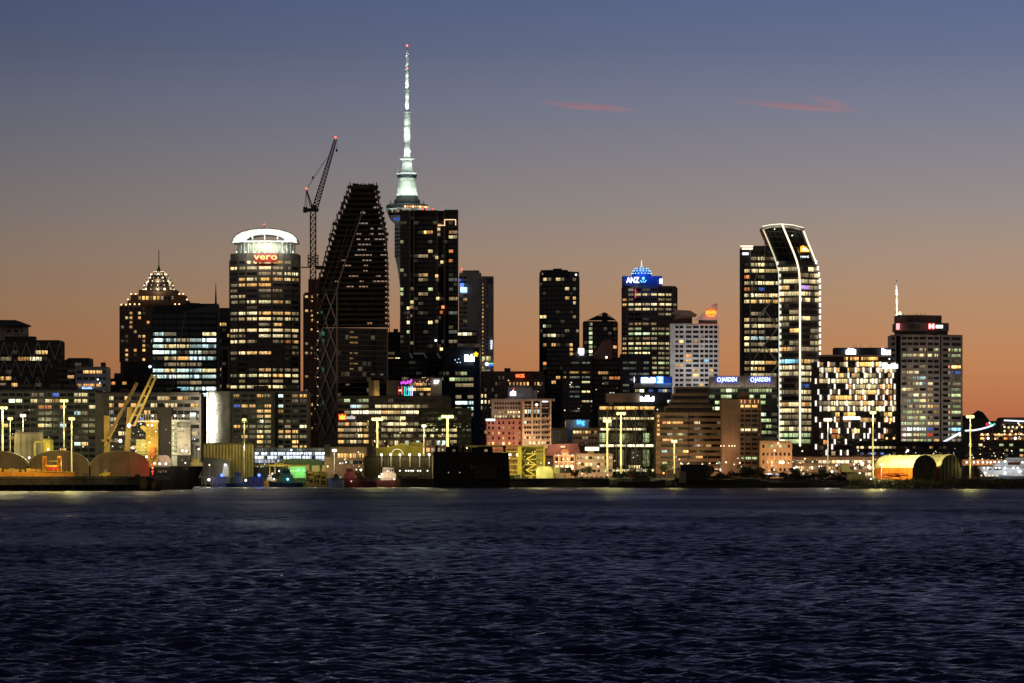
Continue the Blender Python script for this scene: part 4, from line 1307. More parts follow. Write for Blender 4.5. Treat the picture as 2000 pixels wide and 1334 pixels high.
for s_ in (-1, 1):
    MB().poly([(1256.5 + s_ * 1, 551.5), (1256.5 + s_ * 4, 551.5), (1256.5 + s_ * 6.8, 546.5), (1256.5 + s_ * 3.6, 548)][::s_], D + 1, .5).build('sign_emblem', EMIT, r_, (.12, .6, 1, 2.0))
MB().pbox(1256, 1257.2, 546, 552, D + 1.2, .5).build('sign_emblem', EMIT, r_, (.12, .6, 1, 1.6))
MB().pbox(1288.5, 1293.5, 544.5, 554, D + 2, 1).build('sign_panel', EMIT, r_, (.95, .97, 1, 3))
for y in (568, 574, 580):
    MB().pbox(1240.5, 1242, y - 3.5, y + 1.5, D + .5, .4).build('light_strip', EMIT, r_, (1, .04, .04, 1.6))

D = 3020
pt = ['..' + '..' + '....', '..' + '..' + '....', '..' + '..' + 'd...', '.A' + '.a' + '....', '..' + '..' + 'd...', '..' + '..' + '....', '..' + 'o.' + '....', '..' + 'a.' + '.Bb.', 'aa' + '..' + '....', '..' + '.a' + '..a.', '..' + '.A' + '..d.', '..' + '..' + '....', '..' + '..' + 'a...', '..' + '..' + '.d..']
r_ = tower('white_apartment_tower', 'white gridded apartment tower with sloped sail top and orange sign', D, [(1309, 2), (1337, 0), (1366, 0), (1402, 2)], 632, cat='apartment building', wall=(.82, .80, .80),
           fy=(634, 766, 14), bays=[[1318, 1326.5, 1336], [1338, 1352, 1366], 4], pats=pt, rand=(.12, 'ad'), wf=(.80, .64), out=.6, small=True, roof=False, back=22, glass=(.02, .02, .022))
MB().pbox(1318, 1352, 612, 633, D + 5, 14).build('penthouse', PAINT, r_, (.09, .065, .05))
MB().poly([(1312, 613), (1353, 618), (1361, 617), (1361, 614), (1348, 606.5), (1318, 605)], D + 3, 18).build('penthouse_roof', PAINT, r_, (.14, .10, .075))
MB().pbox(1366, 1401, 624, 633, D + 3, 14).build('penthouse', PAINT, r_, (.10, .09, .09))
MB().poly([(1356, 625), (1401, 625), (1401, 592), (1392, 595), (1378, 606), (1366, 618)], D + 1, 3).build('sail_wall', PAINT, r_, (.50, .44, .42))
for i, px in enumerate((1380.5, 1384.5, 1388.5, 1393, 1397)):
    MB().pbox(px - 1.7, px + 1.6, 607 - (i % 2), 613, D - .4, .5).build('sign_lettering', EMIT, r_, (1, .22, .02, 3))
for i in range(6):
    a0, a1 = math.pi * (1.15 + i * .115), math.pi * (1.15 + (i + 1) * .115)
    bar('sign_swoosh', EMIT, r_, W(1389 + 9 * math.cos(a0), 612 - 5.5 * math.sin(a0), D - .4), W(1389 + 9 * math.cos(a1), 612 - 5.5 * math.sin(a1), D - .4), .7, (1, .2, .02, 3))
lamp(r_, W(1389, 611, D - 6), (1, .16, .03), 900, .6)
wall_fill_spot(r_, 1330, 690, D, 34000, (1, .92, .88), drop=70)  # fill spots added to lift the white wall, no fixtures stand there
wall_fill_spot(r_, 1375, 690, D, 26000, (1, .90, .86), drop=70)
for k in range(14):
    MB().pbox(1401, 1405, 638 + k * 9.4, 640 + k * 9.4, D + 2, 3).build('balcony', PAINT, r_, (.5, .48, .47))

# dark mid-rise offices below them
D = 2870
sp1 = [(1105, 733, 'a'), (1118, 733, 'a')]
r_ = tower('dark_banded_office', 'dark grey office with dim horizontal window bands below the black slab tower', D, [(1098, 0), (1158, 0)], 696, wall=(.038, .036, .038), fy=(704, 845, 15), bays=[[1100, 1106, 1112, 1133, 1136, 1153, 1157]],
           pats=['..D.D.', '......', '..A.a.', 'a.D.D.', '....w.', '..D...', '..D.y.', '..D...', '....yc', '......', '..D...', '......', '......', '.y....', '......'], rand=(.08, 'd'), wf=(.92, .42), pierw=.4)
sign_strokes(r_, 1129, 1141, 680, 690.5, D - 1.5, (.85, .9, 1), 4, R, 3)
MB().pbox(1131, 1140, 692, 694, D - 1.5, .4).build('light_strip', EMIT, r_, (.85, .9, 1, 1.6))
MB().pbox(1124, 1146, 686, 697, D + 1, 10).build('roof_plant', PAINT, r_, (.03, .03, .034))
r_ = tower('maroon_roof_office', 'dark office with slanted maroon rooftop wall and one pink lamp', D + 12, [(1158, 0), (1212, 0)], 700, wall=(.04, .036, .034), fy=(703, 845, 14), bays=[[1160, 1168, 1176, 1190, 1200, 1211]],
           pats=['.....', '.....', '.aa..', '...oo', '.....', '.....', '...c.', '.....', '.....', '.aa..', '.....', '.aA..'], rand=(.08, 'gd'), wf=(.9, .6), out=.3)
MB().poly([(1158, 702), (1196, 702), (1196, 664), (1178, 664), (1168, 680), (1158, 692)], D + 8, 14).build('slanted_roof_wall', PAINT, r_, (.17, .085, .075))
bulb(r_, 1184.5, 698, D - 1, 2.3, (1, .72, .55), 5)
r_ = tower('navy_office', 'navy office with pale grey window bands beside the white lettered roof sign', D - 10, [(1212, 0), (1274, 0)], 693, wall=(.045, .042, .062), fy=(703, 780, 7), bays=[[1216, 1229, 1243, 1256, 1268]],
           pats=['DD.D', 'DD.D', '.DDD', '.D.D', 'D...', 'D...'], rand=(.2, 'D'), wf=(.96, .42), pierw=.4, glass=(.02, .022, .03))
MB().pbox(1238, 1239.4, 736, 747, D - 13, .4).build('light_strip', EMIT, r_, (.8, .9, 1, 2))
D = 2760
r_ = tower('blue_parapet_office', 'glass office under a blue parapet band with overexposed white sign', D, [(1240, 0), (1312, 0)], 757, wall=(.035, .038, .045), fy=(758, 800, 4), bays=8, pats=['wW.b.bwb', '........', '.......c'], rand=(.1, 'd'), out=.2, roof=False)
MB().pbox(1238, 1313, 748, 757, D - 1.5, 16).build('parapet_band', PAINT, r_, (.30, .27, .29))
MB().pbox(1250, 1313, 735.5, 748, D - 1, 8).build('blue_parapet', PAINT, r_, (.02, .05, .22))
sign_strokes(r_, 1252, 1280, 737, 747.5, D - 2, (.92, .97, 1), 5, R, 6)
MB().pbox(1282, 1296, 735, 749, D - 2, .5).build('sign_emblem', EMIT, r_, (.10, .42, .95, 1.6))
MB().poly([(1284, 747), (1293, 747), (1293, 744.5), (1290, 744.5), (1294, 739.5), (1292, 736.5), (1286, 736.5), (1285, 739), (1290, 739.5)], D - 2.6, .4).build('sign_emblem', EMIT, r_, (.85, .97, 1, 3))
lamp(r_, W(1304, 742, D - 5), (.15, .4, 1), 700, .5)
D = 2680
r_ = tower('beige_roof_office', 'low office top with a blank beige wall and glowing white sign', D, [(1184, 0), (1300, 2)], 790, wall=(.04, .04, .042), roof=False)
MB().pbox(1184, 1224, 768, 786, D, 14).build('beige_wall', PAINT, r_, (.30, .215, .16))
MB().pbox(1224, 1250, 768, 786, D + .3, 14).build('beige_wall', PAINT, r_, (.20, .16, .11))
MB().pbox(1250, 1300, 766, 792, D + 1, 12).build('glass_wall', GLASS, r_, (.02, .024, .03))
sign_strokes(r_, 1250, 1278, 774, 783.5, D - 2, (.93, .97, 1), 5, R, 6)
MB().pbox(1261, 1268, 772, 776, D - 2, .5).build('sign_lettering', EMIT, r_, (.93, .97, 1, 4))

# cross-braced glass office at the quay
D = 2480
r_ = tower('cross_braced_office', 'glass office at the quay with crossed steel braces and lit floor strips', D, [(1170, 0), (1280, 0)], 791, wall=(.014, .018, .013), roof=False, back=24)
rngb = random.Random(31)
for y, h, code, x1 in ((797, 6, 'A', 1279), (817.5, 4.4, 'w', 1277), (838.5, 4.2, 'w', 1262), (870.5, 4.6, 'W', 1276), (919, 4.5, 'y', 1278)):
    n = 9
    for i in range(n):
        a, b = 1171 + (x1 - 1171) * i / n, 1171 + (x1 - 1171) * (i + 1) / n
        window(r_, W((a + b) / 2, y, D - .15), ((b - a) * .97 * D / F, .3, h * D / F), 0, code if rngb.random() < .85 else 'd', rngb)
for y in (802, 812, 824, 833, 845, 856, 866, 877, 887, 897, 907):
    MB().pbox(1170, 1280, y, y + .8, D - .3, .3).build('floor_edge', PAINT, r_, (.05, .055, .045))
for a, b in zip((802.5, 824, 845, 877), (815, 833, 865, 912)):
    for i in range(9):
        window(r_, W(1177 + i * 12.2, (a + b) / 2, D - .12), (11.6 * D / F, .2, (b - a) * .9 * D / F), 0, 'g' if rngb.random() < .06 else '.', rngb, False, (.008, .012, .008)) if True else None
for px in (1186, 1204, 1222.5, 1241, 1259.5, 1278):
    bar('column', METAL, r_, W(px, 796, D - 1.4), W(px, 925, D - 1.4), .5, (.30, .25, .18))
for x0 in (1186, 1222.5, 1241, 1259.5):
    for ya, yb in ((800, 838), (838, 872), (872, 918)):
        w = 18.4
        bar('brace', METAL, r_, W(x0, ya, D - 1.6), W(x0 + w, yb, D - 1.6), .26, (.28, .23, .17))
        bar('brace', METAL, r_, W(x0 + w, ya, D - 1.9), W(x0, yb, D - 1.9), .26, (.28, .23, .17))
window(r_, W(1233, 912, D - 1), (3.2, .3, 1.8), 0, 'y', rngb)
window(r_, W(1244, 912, D - 1), (3.2, .3, 1.8), 0, 'y', rngb)
for k in range(6):
    MB().ball(W(1284, 800 + k * 11.5, D - 1), .32, 6, 4).build('lamp_globe', EMIT, r_, (1, .8, .5, 2.5))

# terraced brown block, brown slab, low quay buildings
D = 2440
TB = (.165, .11, .075)
r_ = thing('terraced_block', 'brown terraced block with stepped top and continuous balcony bands', 'hotel building', (X(1345, D), D, GZ))
steps = [(1319, 1383, 755), (1313, 1383, 769), (1309, 1385, 782), (1300, 1392, 793), (1290, 1408, 804)]
for i, (a, b, y) in enumerate(steps):
    yb = steps[i + 1][2] if i + 1 < len(steps) else 808
    MB().pbox(a, b, y, yb + .3, D + (5 - i) * 1.5, 20).build('setback', PAINT, r_, (.17, .11, .08))
    MB().pbox(a + 1, b - 1, y + 4, yb - 2.5, D + (5 - i) * 1.5 - .3, .5).build('window_band', GLASS, r_, (.01, .01, .01))
MB().plan([(X(1282, D), D), (X(1344, D), D - 5), (X(1411, D), D), (X(1411, D), D + 24), (X(1282, D), D + 24)], GZ, Z(806, D)).build('wall', PAINT, r_, (.05, .04, .035))
rngt = random.Random(8)
lits = {(1, 1): 'o', (1, 2): 'A', (1, 3): 'A', (1, 4): 'a', (1, 7): 'y', (3, 0): '.', (4, 1): 'a', (4, 2): 'a', (5, 9): 'a', (6, 1): 'c', (6, 5): 'A', (7, 3): 'd', (7, 7): 'a', (8, 1): 'w', (8, 10): 'c'}
for r in range(10):
    y = 806 + r * 11.2
    x1 = 1411 if r < 6 else 1425 + (r - 6) * 3
    for s_, (xa, xb) in enumerate(((1282, 1344), (1344, x1))):
        pa = Vector((X(xa, D), D if s_ == 0 else D - 5, 0))
        pb = Vector((X(xb, D), D - 5 if s_ == 0 else D, 0))
        d = pb - pa
        c = (pa + pb) / 2
        piece('balcony_band', PAINT, r_, (c.x, c.y - .5, Z(y + 3, D)), (d.length, 1.8, 6.3 * D / F), math.atan2(d.y, d.x), TB if s_ == 0 else tuple(v * .95 for v in TB))
        for i in range(6):
            q = pa + d * (i + .5) / 6
            code = lits.get((r, i + s_ * 6), 'd' if rngt.random() < .05 else '.')
            window(r_, (q.x, q.y - .2, Z(y + 8.6, D)), (d.length / 6 * .95, .3, 4.4 * D / F), math.atan2(d.y, d.x), code, rngt, False, (.01, .009, .008))
for r in range(5):
    window(r_, W(1286, 813 + r * 8.9, D - 2), (1.3, .3, 1.3), 0, 'A', rngt, True)
MB().pbox(1281, 1291, 805, 925, D - 1, 3).build('stair_tower', PAINT, r_, (.22, .14, .09))
for px, py in ((1301, 919), (1317, 905), (1345, 905), (1386, 905), (1400, 905), (1413, 905), (1436, 906), (1327, 897)):
    bulb(r_, px, py, D - 9, 1.4, (1, .62, .35), 3)
lamp(r_, W(1310, 915, D - 24), (1, .55, .25), 4200, .6)
lamp(r_, W(1390, 915, D - 24), (1, .55, .25), 4200, .6)
for px in (1398, 1410, 1422, 1434):
    window(r_, W(px, 918, D - 8.5), (2.4, .3, 1.4), 0, 'W', rngt)
MB().pbox(1340, 1440, 912, 930, D - 8, 6).build('ground_floor', PAINT, r_, (.16, .10, .075))

D = 2420
r_ = tower('brown_slab_building', 'brown slab building with a blank side wall and gridded windows', D, [(1410, 0), (1444, -2), (1486, 2)], 780, wall=(.13, .085, .06), fy=(789, 918, 14), bays=[0, [1445, 1453.5, 1467, 1480, 1485]],
           pats=['AaA.', '....', '....', '....', '....', 'Www.', '....', '....', '....', '....', '....', 'gGg.', '....', '....'], wf=(.8, .6), out=.5, glass=(.01, .011, .011), cat='office building')
MB().pbox(1444, 1464, 765, 781, D + 5, 8).build('roof_plant', PAINT, r_, (.16, .08, .065))
for px, py in ((1408, 871), (1414, 871), (1424, 871), (1430, 871), (1435, 871)):
    bulb(r_, px, py, D - 3, 1.3, (1, .66, .42), 4)
lamp(r_, W(1425, 868, D - 8), (1, .55, .28), 1500, .4)
for px in (1448, 1455, 1465, 1474, 1481):
    lamp(r_, W(px, 783, D - 3), (1, .5, .18), 60, .2)
    MB().pbox(px - .5, px + .5, 781, 788, D - 2.4, .3).build('light_strip', EMIT, r_, (1, .5, .2, 1.4))

D = 2540
pj = ['..gGg..gggg.', 'g.gG.ggg.g..', '.ggg.r..Gg..', 'gGgg........', 'gggg....gG..', '........ggg.', '........g.g.', '........ggg.']
r_ = tower('green_lit_office', 'green glass office with finned white top band carrying two lit blue signs', D, [(1385, 0), (1518, 0)], 755, wall=(.03, .042, .034), fy=(757, 862, 9), bays=12, pats=pj, rand=(.3, 'gg.'), wf=(.93, .62), out=.3,
           glass=(.012, .022, .018), roof=False)
MB().pbox(1386, 1517, 736, 754, D + 1, 12).build('top_band', PAINT, r_, (.30, .28, .25))
for i in range(44):
    px = 1386.5 + i * 3.0
    MB().pbox(px - .45, px + .45, 733.5, 757, D - .6, 1.0).build('fin', PAINT, r_, (.62, .54, .44))
for px in (1420, 1485):
    MB().pbox(px - 22, px + 22, 735, 748, D - 1.4, .5).build('sign_panel', EMIT, r_, (.10, .09, .75, .55))
    lettering(r_, 'JARDEN', px + 4.5, 741.5, D - 2, 8.2, (.62, .82, 1), 2.6, 30)
    for i in range(8):
        a0, a1 = 2 * math.pi * i / 8, 2 * math.pi * (i + 1) / 8
        bar('sign_emblem', EMIT, r_, W(px - 15.5 + 3.4 * math.cos(a0), 741.5 + 4 * math.sin(a0), D - 2), W(px - 15.5 + 3.4 * math.cos(a1), 741.5 + 4 * math.sin(a1), D - 2), .38, (.62, .82, 1, 2.4))
for i in range(8):
    lamp(r_, W(1395 + i * 16.5, 757, D - 3), (1, .8, .6), 160, .2)

# low old buildings on the quay between pink building and braced office
D = 2600
r_ = tower('white_low_block', 'small pale block with blue lit lettering among the low quay roofs', D, [(1105, 0), (1150, 0)], 820, wall=(.42, .40, .40), roof=False, cat='building')
lettering(r_, 'bhg', 1134, 824.5, D - 1, 9, (.06, .45, 1), 3.0, 15)
lamp(r_, W(1134, 826, D - 4), (.3, .6, 1), 220, .3)
r_ = tower('tan_office', 'tan low office with a row of amber top-floor windows', 2560, [(1119, 0), (1172, 0)], 838, wall=(.34, .24, .17), fy=(838.5, 872, 3), bays=9, pats=['AwAwAa.a.', '...dd....', '.........'], rand=(.1, 'd'), wf=(.7, .5), small=True, cat='building')
r_ = tower('grey_finned_shed', 'grey low building with pale vertical fins next to the pink building', 2570, [(1077, 0), (1108, 0)], 838, wall=(.12, .115, .11), cat='building')
for i in range(7):
    MB().pbox(1078.5 + i * 2.8, 1079.4 + i * 2.8, 841, 866, 2568.5, .8).build('fin', PAINT, r_, (.42, .42, .4))
r_ = tower('terracotta_roof_hall', 'low hall with long terracotta roof behind the lantern-lit ferry building', 2530, [(1065, 0), (1135, 0)], 876, wall=(.16, .11, .09), roof=False, cat='building')
MB().poly([(1063, 890), (1136, 890), (1128, 866), (1072, 868)], 2528, 20).build('roof', PAINT, r_, (.36, .17, .14))
lamp(r_, W(1090, 862, 2515), (1, .55, .35), 5000, .5)
MB().pbox(1095, 1104, 871, 874, 2526, 1).build('skylight', EMIT, r_, (1, .6, .3, 1.5))
D = 2430
r_ = tower('ferry_building', 'ornate old ferry building outlined with warm lights and a lantern cupola', D, [(1083, 0), (1122, 0)], 888, wall=(.36, .22, .13), fy=(890, 921, 2), bays=4, pats=['.aa.', 'WWWW'], wf=(.6, .7), small=True, cat='building', roof=False)
MB().pbox(1096, 1111, 882, 889, D + 1, 4).build('cupola', PAINT, r_, (.45, .28, .16))
MB().poly([(1094, 883), (1113, 883), (1108, 877), (1099, 877)], D + .5, 5).build('cupola_roof', PAINT, r_, (.4, .15, .1))
for a, b, c_, d_ in ((1083, 889, 1122, 889), (1083, 902, 1122, 902), (1091, 890, 1091, 912), (1113, 890, 1113, 912), (1100, 884, 1100, 910), (1109, 884, 1109, 910)):
    bar('light_string', EMIT, r_, W(a, b, D - 1.0), W(c_, d_, D - 1.0), .28, (1, .52, .2, 1.5))
for px, py in ((1104, 886), (1091, 889), (1118, 889), (1086, 902), (1100, 897), (1109, 897), (1118, 902), (1092, 917), (1104, 918), (1114, 916)):
    bulb(r_, px, py, D - 1.5, 1.2, (1, .78, .55), 4)
lamp(r_, W(1103, 890, D - 8), (1, .58, .28), 2600, .4)
r_ = tower('cream_quay_building', 'cream three-storey quay building with warm lit windows beside the braced office', D, [(1126, 0), (1196, 0)], 886, wall=(.36, .27, .19), fy=(888, 926, 3), bays=9, pats=['aww.www.w', 'A.Aww.a.a', '..aw..ww.'], wf=(.78, .5), out=.3, cat='building', roof=False)
MB().pbox(1143, 1170, 873, 880, D + 6, 6).build('roof_sign', EMIT, r_, (1, .78, .5, 2.2))
MB().pbox(1148, 1160, 880, 887, D + 7, 6).build('roof_plant', PAINT, r_, (.3, .2, .14))
lamp(r_, W(1150, 915, D - 16), (1, .65, .35), 6000, .5)

# ================================================================== sail-topped tower with light strips
D = 2900
Lt = [(443.5, 1488.5), (470, 1500), (505, 1514), (532, 1520.5), (560, 1521.5), (900, 1522)]
Mt = [(438.5, 1525.5), (465, 1536.5), (494, 1548.5), (512, 1555), (530, 1559), (558, 1561), (900, 1561)]
Rt = [(446, 1569), (470, 1578), (487, 1585), (517, 1596.7), (535, 1600), (551, 1602.2), (900, 1602.5)]
r_ = thing('sail_tower', 'tall glass tower with leaning curved top outlined by white light strips', 'tower', (X(1530, D), D, GZ))
lev = [438.5, 446, 455, 465, 475, 485, 495, 505, 517, 530, 545, 560, 700, 900]
vs, fs = [], []
for y in lev:
    zz = Z(y, D)
    zl = Z(max(y, 443.5), D); zr = Z(max(y, 446), D)
    vs += [(X(interp(Lt, y), D), D + 1, zl), (X(interp(Mt, y), D), D - 7, zz), (X(interp(Rt, y), D), D + 6, zr), (X(interp(Rt, y), D), D + 34, zr), (X(interp(Lt, y), D), D + 34, zl)]
nl = len(lev)
for i in range(nl - 1):
    for k in range(5):
        a, b = i * 5 + k, i * 5 + (k + 1) % 5
        fs.append((b, a, a + 5, b + 5))
fs.append((0, 1, 2, 3, 4))
MB().add(vs, fs).build('glass_body', GLASS, r_, (.018, .019, .018))
rngp = random.Random(404)
PT = {526: ('ww', '.w'), 538: ('..', 'dw'), 550: ('ww', 'ww'), 562: ('a.', 'pd'), 574: ('ww', 'ww'), 586: ('aA', 'ww'), 598: ('..', '..'), 610: ('.d', '..'), 622: ('ww', 'wd'), 634: ('d.', '..'), 646: ('.A', '.d'), 658: ('..', '.d'),
      670: ('.d', '.w'), 682: ('ad', 'wd'), 694: ('..', '..'), 706: ('BB', 'aw'), 718: ('ww', 'ww'), 730: ('ww', 'ww'), 742: ('..', 'ww'), 754: ('..', 'b.'), 766: ('dd', 'wd'), 778: ('..', 'ww'), 790: ('aw', 'aw'), 802: ('ww', 'ww'), 814: ('dd', 'dd'),
      826: ('wd', 'dg'), 838: ('ww', 'wa'), 850: ('gg', 'gg'), 862: ('Gg', 'gg')}
for y in range(514, 866, 12):
    zz = Z(y, D)
    pl_, pm_, pr_2 = Vector((X(interp(Lt, y), D), D + 1, 0)), Vector((X(interp(Mt, y), D), D - 7, 0)), Vector((X(interp(Rt, y), D), D + 6, 0))
    pat = PT.get(y, ('..', '..'))
    for (a, b), cc in (((pl_, pm_), pat[0]), ((pm_, pr_2), pat[1])):
        d = b - a
        nn = Vector((d.y, -d.x, 0)).normalized()
        rz = math.atan2(d.y, d.x)
        c = (a + b) / 2 + nn * .2
        piece('spandrel', PAINT, r_, (c.x, c.y, Z(y + 6, D)), (d.length * .99, .5, 1.5), rz, (.15, .13, .10))
        for i in range(4):
            q = a + d * (i + .5) / 4 + nn * .15
            code = cc[i // 2]
            if code != '.' and rngp.random() < .12: code = 'd'
            window(r_, (q.x, q.y, zz), (d.length / 4 * .97, .25, 7.6 * D / F), rz, code, rngp, False, (.014, .015, .014))
# upper screen: frames behind the lettering
for y in (452, 462, 472, 483, 495):
    for ta, tb, da, db in ((Lt, Mt, 1, -7), (Mt, Rt, -7, 6)):
        bar('screen_rail', METAL, r_, (X(interp(ta, y) , D), D + da - .4, Z(y, D)), (X(interp(tb, y), D), D + db - .4, Z(y + 2, D)), .35, (.09, .08, .065))
for f_ in (.25, .5, .75):
    for ta, tb, da, db in ((Lt, Mt, 1, -7), (Mt, Rt, -7, 6)):
        for y0, y1 in ((449, 470), (470, 500)):
            x0 = interp(ta, y0) + (interp(tb, y0) - interp(ta, y0)) * f_
            x1 = interp(ta, y1) + (interp(tb, y1) - interp(ta, y1)) * f_
            dd = da + (db - da) * f_ - .35
            bar('screen_post', METAL, r_, (X(x0, D), D + dd, Z(y0, D)), (X(x1, D), D + dd, Z(y1, D)), .28, (.07, .06, .05))
WL = (1, .82, .58)
def strip(tab, y0, y1, dep, w, st, dash=None, col=WL):
    y = y0
    step = dash or 6.0
    while y < y1 - .1:
        ye = min(y1, y + (step * .64 if dash else step))
        bar('light_strip', EMIT, r_, (X(interp(tab, y), D), D + dep, Z(y, D)), (X(interp(tab, ye), D), D + dep, Z(ye, D)), w, (*col, st))
        y += step
strip(Mt, 438.5, 872, -8.3, 1.05, 1.7)
strip(Lt, 443.5, 512, 0, .75, .9, col=(1, .9, .6))
strip(Lt, 512, 862, 0, .55, .8, col=(.9, .95, .8))
strip(Rt, 446, 515, 5, .95, 1.8)
for y in range(514, 866, 12):
    q = W(interp(Lt, y) + 2.4, y, D - .6)
    MB().box(q, (1.1, .4, 2.0)).build('light_block', EMIT, r_, (1, .92, .66, 1.3))
y = 512
while y < 700:
    MB().box(W(interp(Rt, y) - .6, y, D + 4.6), (1.1, .7, 2.5)).build('light_block', EMIT, r_, (1, .93, .80, 1.9))
    y += 12
top = [W(1488.5, 443.5, D - .5), W(1505, 440, D - 4), W(1525.5, 438.5, D - 8), W(1548, 440.5, D - 2), W(1569, 446, D + 5)]
for a, b in zip(top, top[1:]):
    bar('crown_edge', PAINT, r_, a + Vector((0, 0, -.8)), b + Vector((0, 0, -.8)), 1.7, (.75, .72, .58))
    bar('light_strip', EMIT, r_, a + Vector((0, -.9, .35)), b + Vector((0, -.9, .35)), .45, (1, .93, .72, 1.5))
    lamp(r_, (a + b) / 2 + Vector((0, -4, -4)), (1, .92, .7), 330, .3)
MB().poly([(1563, 492), (1581, 492), (1581, 489), (1574, 482), (1569, 479.5), (1563.5, 481)], D - 2.5, .6).build('sign_emblem', EMIT, r_, (1, .36, .03, 2.2))
MB().poly([(1567, 489), (1579, 490), (1576, 486), (1569, 483)], D - 3.2, .5).build('sign_emblem', EMIT, r_, (1, .8, .35, 3.0))
lettering(r_, 'pwc', 1570, 501, D - 3, 5.6, (.85, 1, .95), 1.8, 20)
pl2 = ['....', '.dwd', '.ww.', 'ywww', 'o.d.', 'ywww', 'o.b.', 'ywww', 'yawA', '....', '.dd.', 'yddd', 'ywwd', 'dwd.', 'yccd', 'ydd.', 'yddw', '....', 'dwwA', 'dwa.', '.wwd', '....', '....']
# the lower glass block on the left with crossed braces
tower('', '', D + 4, [(1448.5, 4), (1465, 0), (1521, 2)], 483, wall=(.03, .028, .027), root=r_, body='side_block', fy=(487, 870, 32), bays=[[1454, 1464.5], [1466, 1480, 1494, 1520]], pats=pl2, rand=(.35, 'wgd'), wf=(.93, .62), out=.3, glass=(.012, .012, .014), back=30)
MB().pbox(1464.3, 1466.3, 487, 740, D + 2.8, 1).build('pale_mullion', METAL, r_, (.26, .22, .2))
MB().pbox(1493, 1494.6, 450, 740, D + 2.8, 1).build('pale_mullion', METAL, r_, (.22, .19, .17))
MB().pbox(1449, 1463, 640, 745, D + 2.0, 1).build('blue_strip', GLASS, r_, (.012, .016, .05)) if False else None
for a, b, c_, d_ in ((1467, 566, 1493, 498), (1483, 620, 1513, 578), (1467, 640, 1495, 600), (1493, 606, 1516, 636), (1471, 648, 1520, 709), (1473, 700, 1519, 640), (1470, 712, 1480, 730), (1506, 730, 1519, 712), (1467, 566, 1483, 592)):
    bar('brace', METAL, r_, W(a, b, D + 2), W(c_, d_, D + 2), .6, (.62, .54, .44))
for x0, x1, y0, y1, st in ((1446.5, 1471, 480, 482, 3.0), (1449, 1470, 483.5, 487.5, 1.8), (1450, 1462, 493, 498, 1.6)):
    MB().pbox(x0, x1, y0, y1, D - 1, .5).build('light_strip', EMIT, r_, (1, .78, .52, st) if y0 < 490 else (.85, .9, 1, st))
MB().pbox(1471, 1500, 480, 484, D + 8, 14).build('roof_plant', PAINT, r_, (.10, .05, .045))
for px, py in ((1604, 697), (1609, 699), (1614, 699), (1619, 698)):
    bulb(r_, px, py, D - 14, 1.9, (1, .85, .6), 2.2)
MB().pbox(1522, 1602, 872, 938, D - 220, 16).build('podium', PAINT, r_, (.10, .085, .065))

# ================================================================== building studded with upright light tubes
D = 2640
r_ = thing('light_tube_building', 'broad warm-lit building studded with upright white light tubes', 'office building', (X(1674, D), D, GZ))
MB().plan([(X(1592, D), D + 7), (X(1600, D), D), (X(1751, D), D), (X(1757, D), D + 6), (X(1757, D), D + 34), (X(1592, D), D + 34)], GZ, Z(706, D)).build('wall', PAINT, r_, (.045, .035, .03))
MB().plan([(X(1606, D), D + 4), (X(1744, D), D + 4), (X(1744, D), D + 30), (X(1606, D), D + 30)], Z(706, D), Z(695, D)).build('upper_storey', PAINT, r_, (.06, .04, .035))
MB().pbox(1600, 1742, 693, 696.5, D, 30).build('roof_slab', PAINT, r_, (.36, .25, .19))
MB().pbox(1631, 1740, 679, 693.5, D + 6, 20).build('roof_screen', PAINT, r_, (.022, .025, .034))
for i in range(16):
    window(r_, W(1650 + i * 4.2, 700.5, D + 3.8), (1.1, .3, 1.8), 0, R.choice('AaAoa.'), R, True)
for px in (1668, 1672, 1681, 1700):
    MB().tube(W(px, 680, D + 9), W(px, 672 + (px % 3), D + 9), .12, .1, 4).build('antenna', METAL, r_, (.04, .04, .04))
sign_strokes(r_, 1652, 1672, 680, 692, D + 4, (.9, .94, 1), 5, R, 5)
sign_strokes(r_, 1722, 1740, 680, 693, D + 4, (.88, .93, 1), 5, R, 4)
sign_strokes(r_, 1723, 1754, 709, 719.5, D - 2, (1, .97, .93), 5, R, 7)
bulb(r_, 1737, 701, D, 1.6, (.8, .9, 1), 3)
rows1 = [(370, [75, 250, 568, 760, 1018, 1145]), (470, [145, 360, 725, 860, 985, 1115, 1240, 1340]), (560, [220, 400, 598, 885, 1145, 1370]), (660, [38, 255, 630, 760, 825, 1018, 1085, 1270, 1340]),
         (755, [360, 568, 695, 955, 1210, 1400]), (850, [75, 290, 435, 630, 855, 1115, 1275]), (945, [112, 255, 725, 885, 1085, 1208, 1400]), (1045, [38, 400, 568, 825, 1018, 1240, 1340]), (1140, [112, 255, 598, 695, 890, 955, 1145, 1212, 1370])]
rows2 = [(275, [663, 918, 1628, 1725]), (350, [715, 945, 1118, 1322, 1525]), (430, [862, 975, 1095, 1195, 1398, 1600]), (500, [742, 1170, 1322, 1375, 1525]), (580, [915, 1068, 1270, 1475]), (650, [663, 880, 1170]), (730, [802, 1000, 1092])]
tubes = [(1590 + x / 8.894, 670 + y / 8.894) for y, xs in rows1 for x in xs] + [(1500 + x / 7.02, 780 + y / 7.02) for y, xs in rows2 for x in xs]
for px, py in tubes:
    q = W(px, py, D - 1.1)
    if px < 1598: q.y += 4
    MB().tube((q.x, q.y, q.z - 5.2 * D / F), (q.x, q.y, q.z + 5.2 * D / F), .52, .52, 8).build('light_tube', EMIT, r_, (1, .88, .76, 1.35))
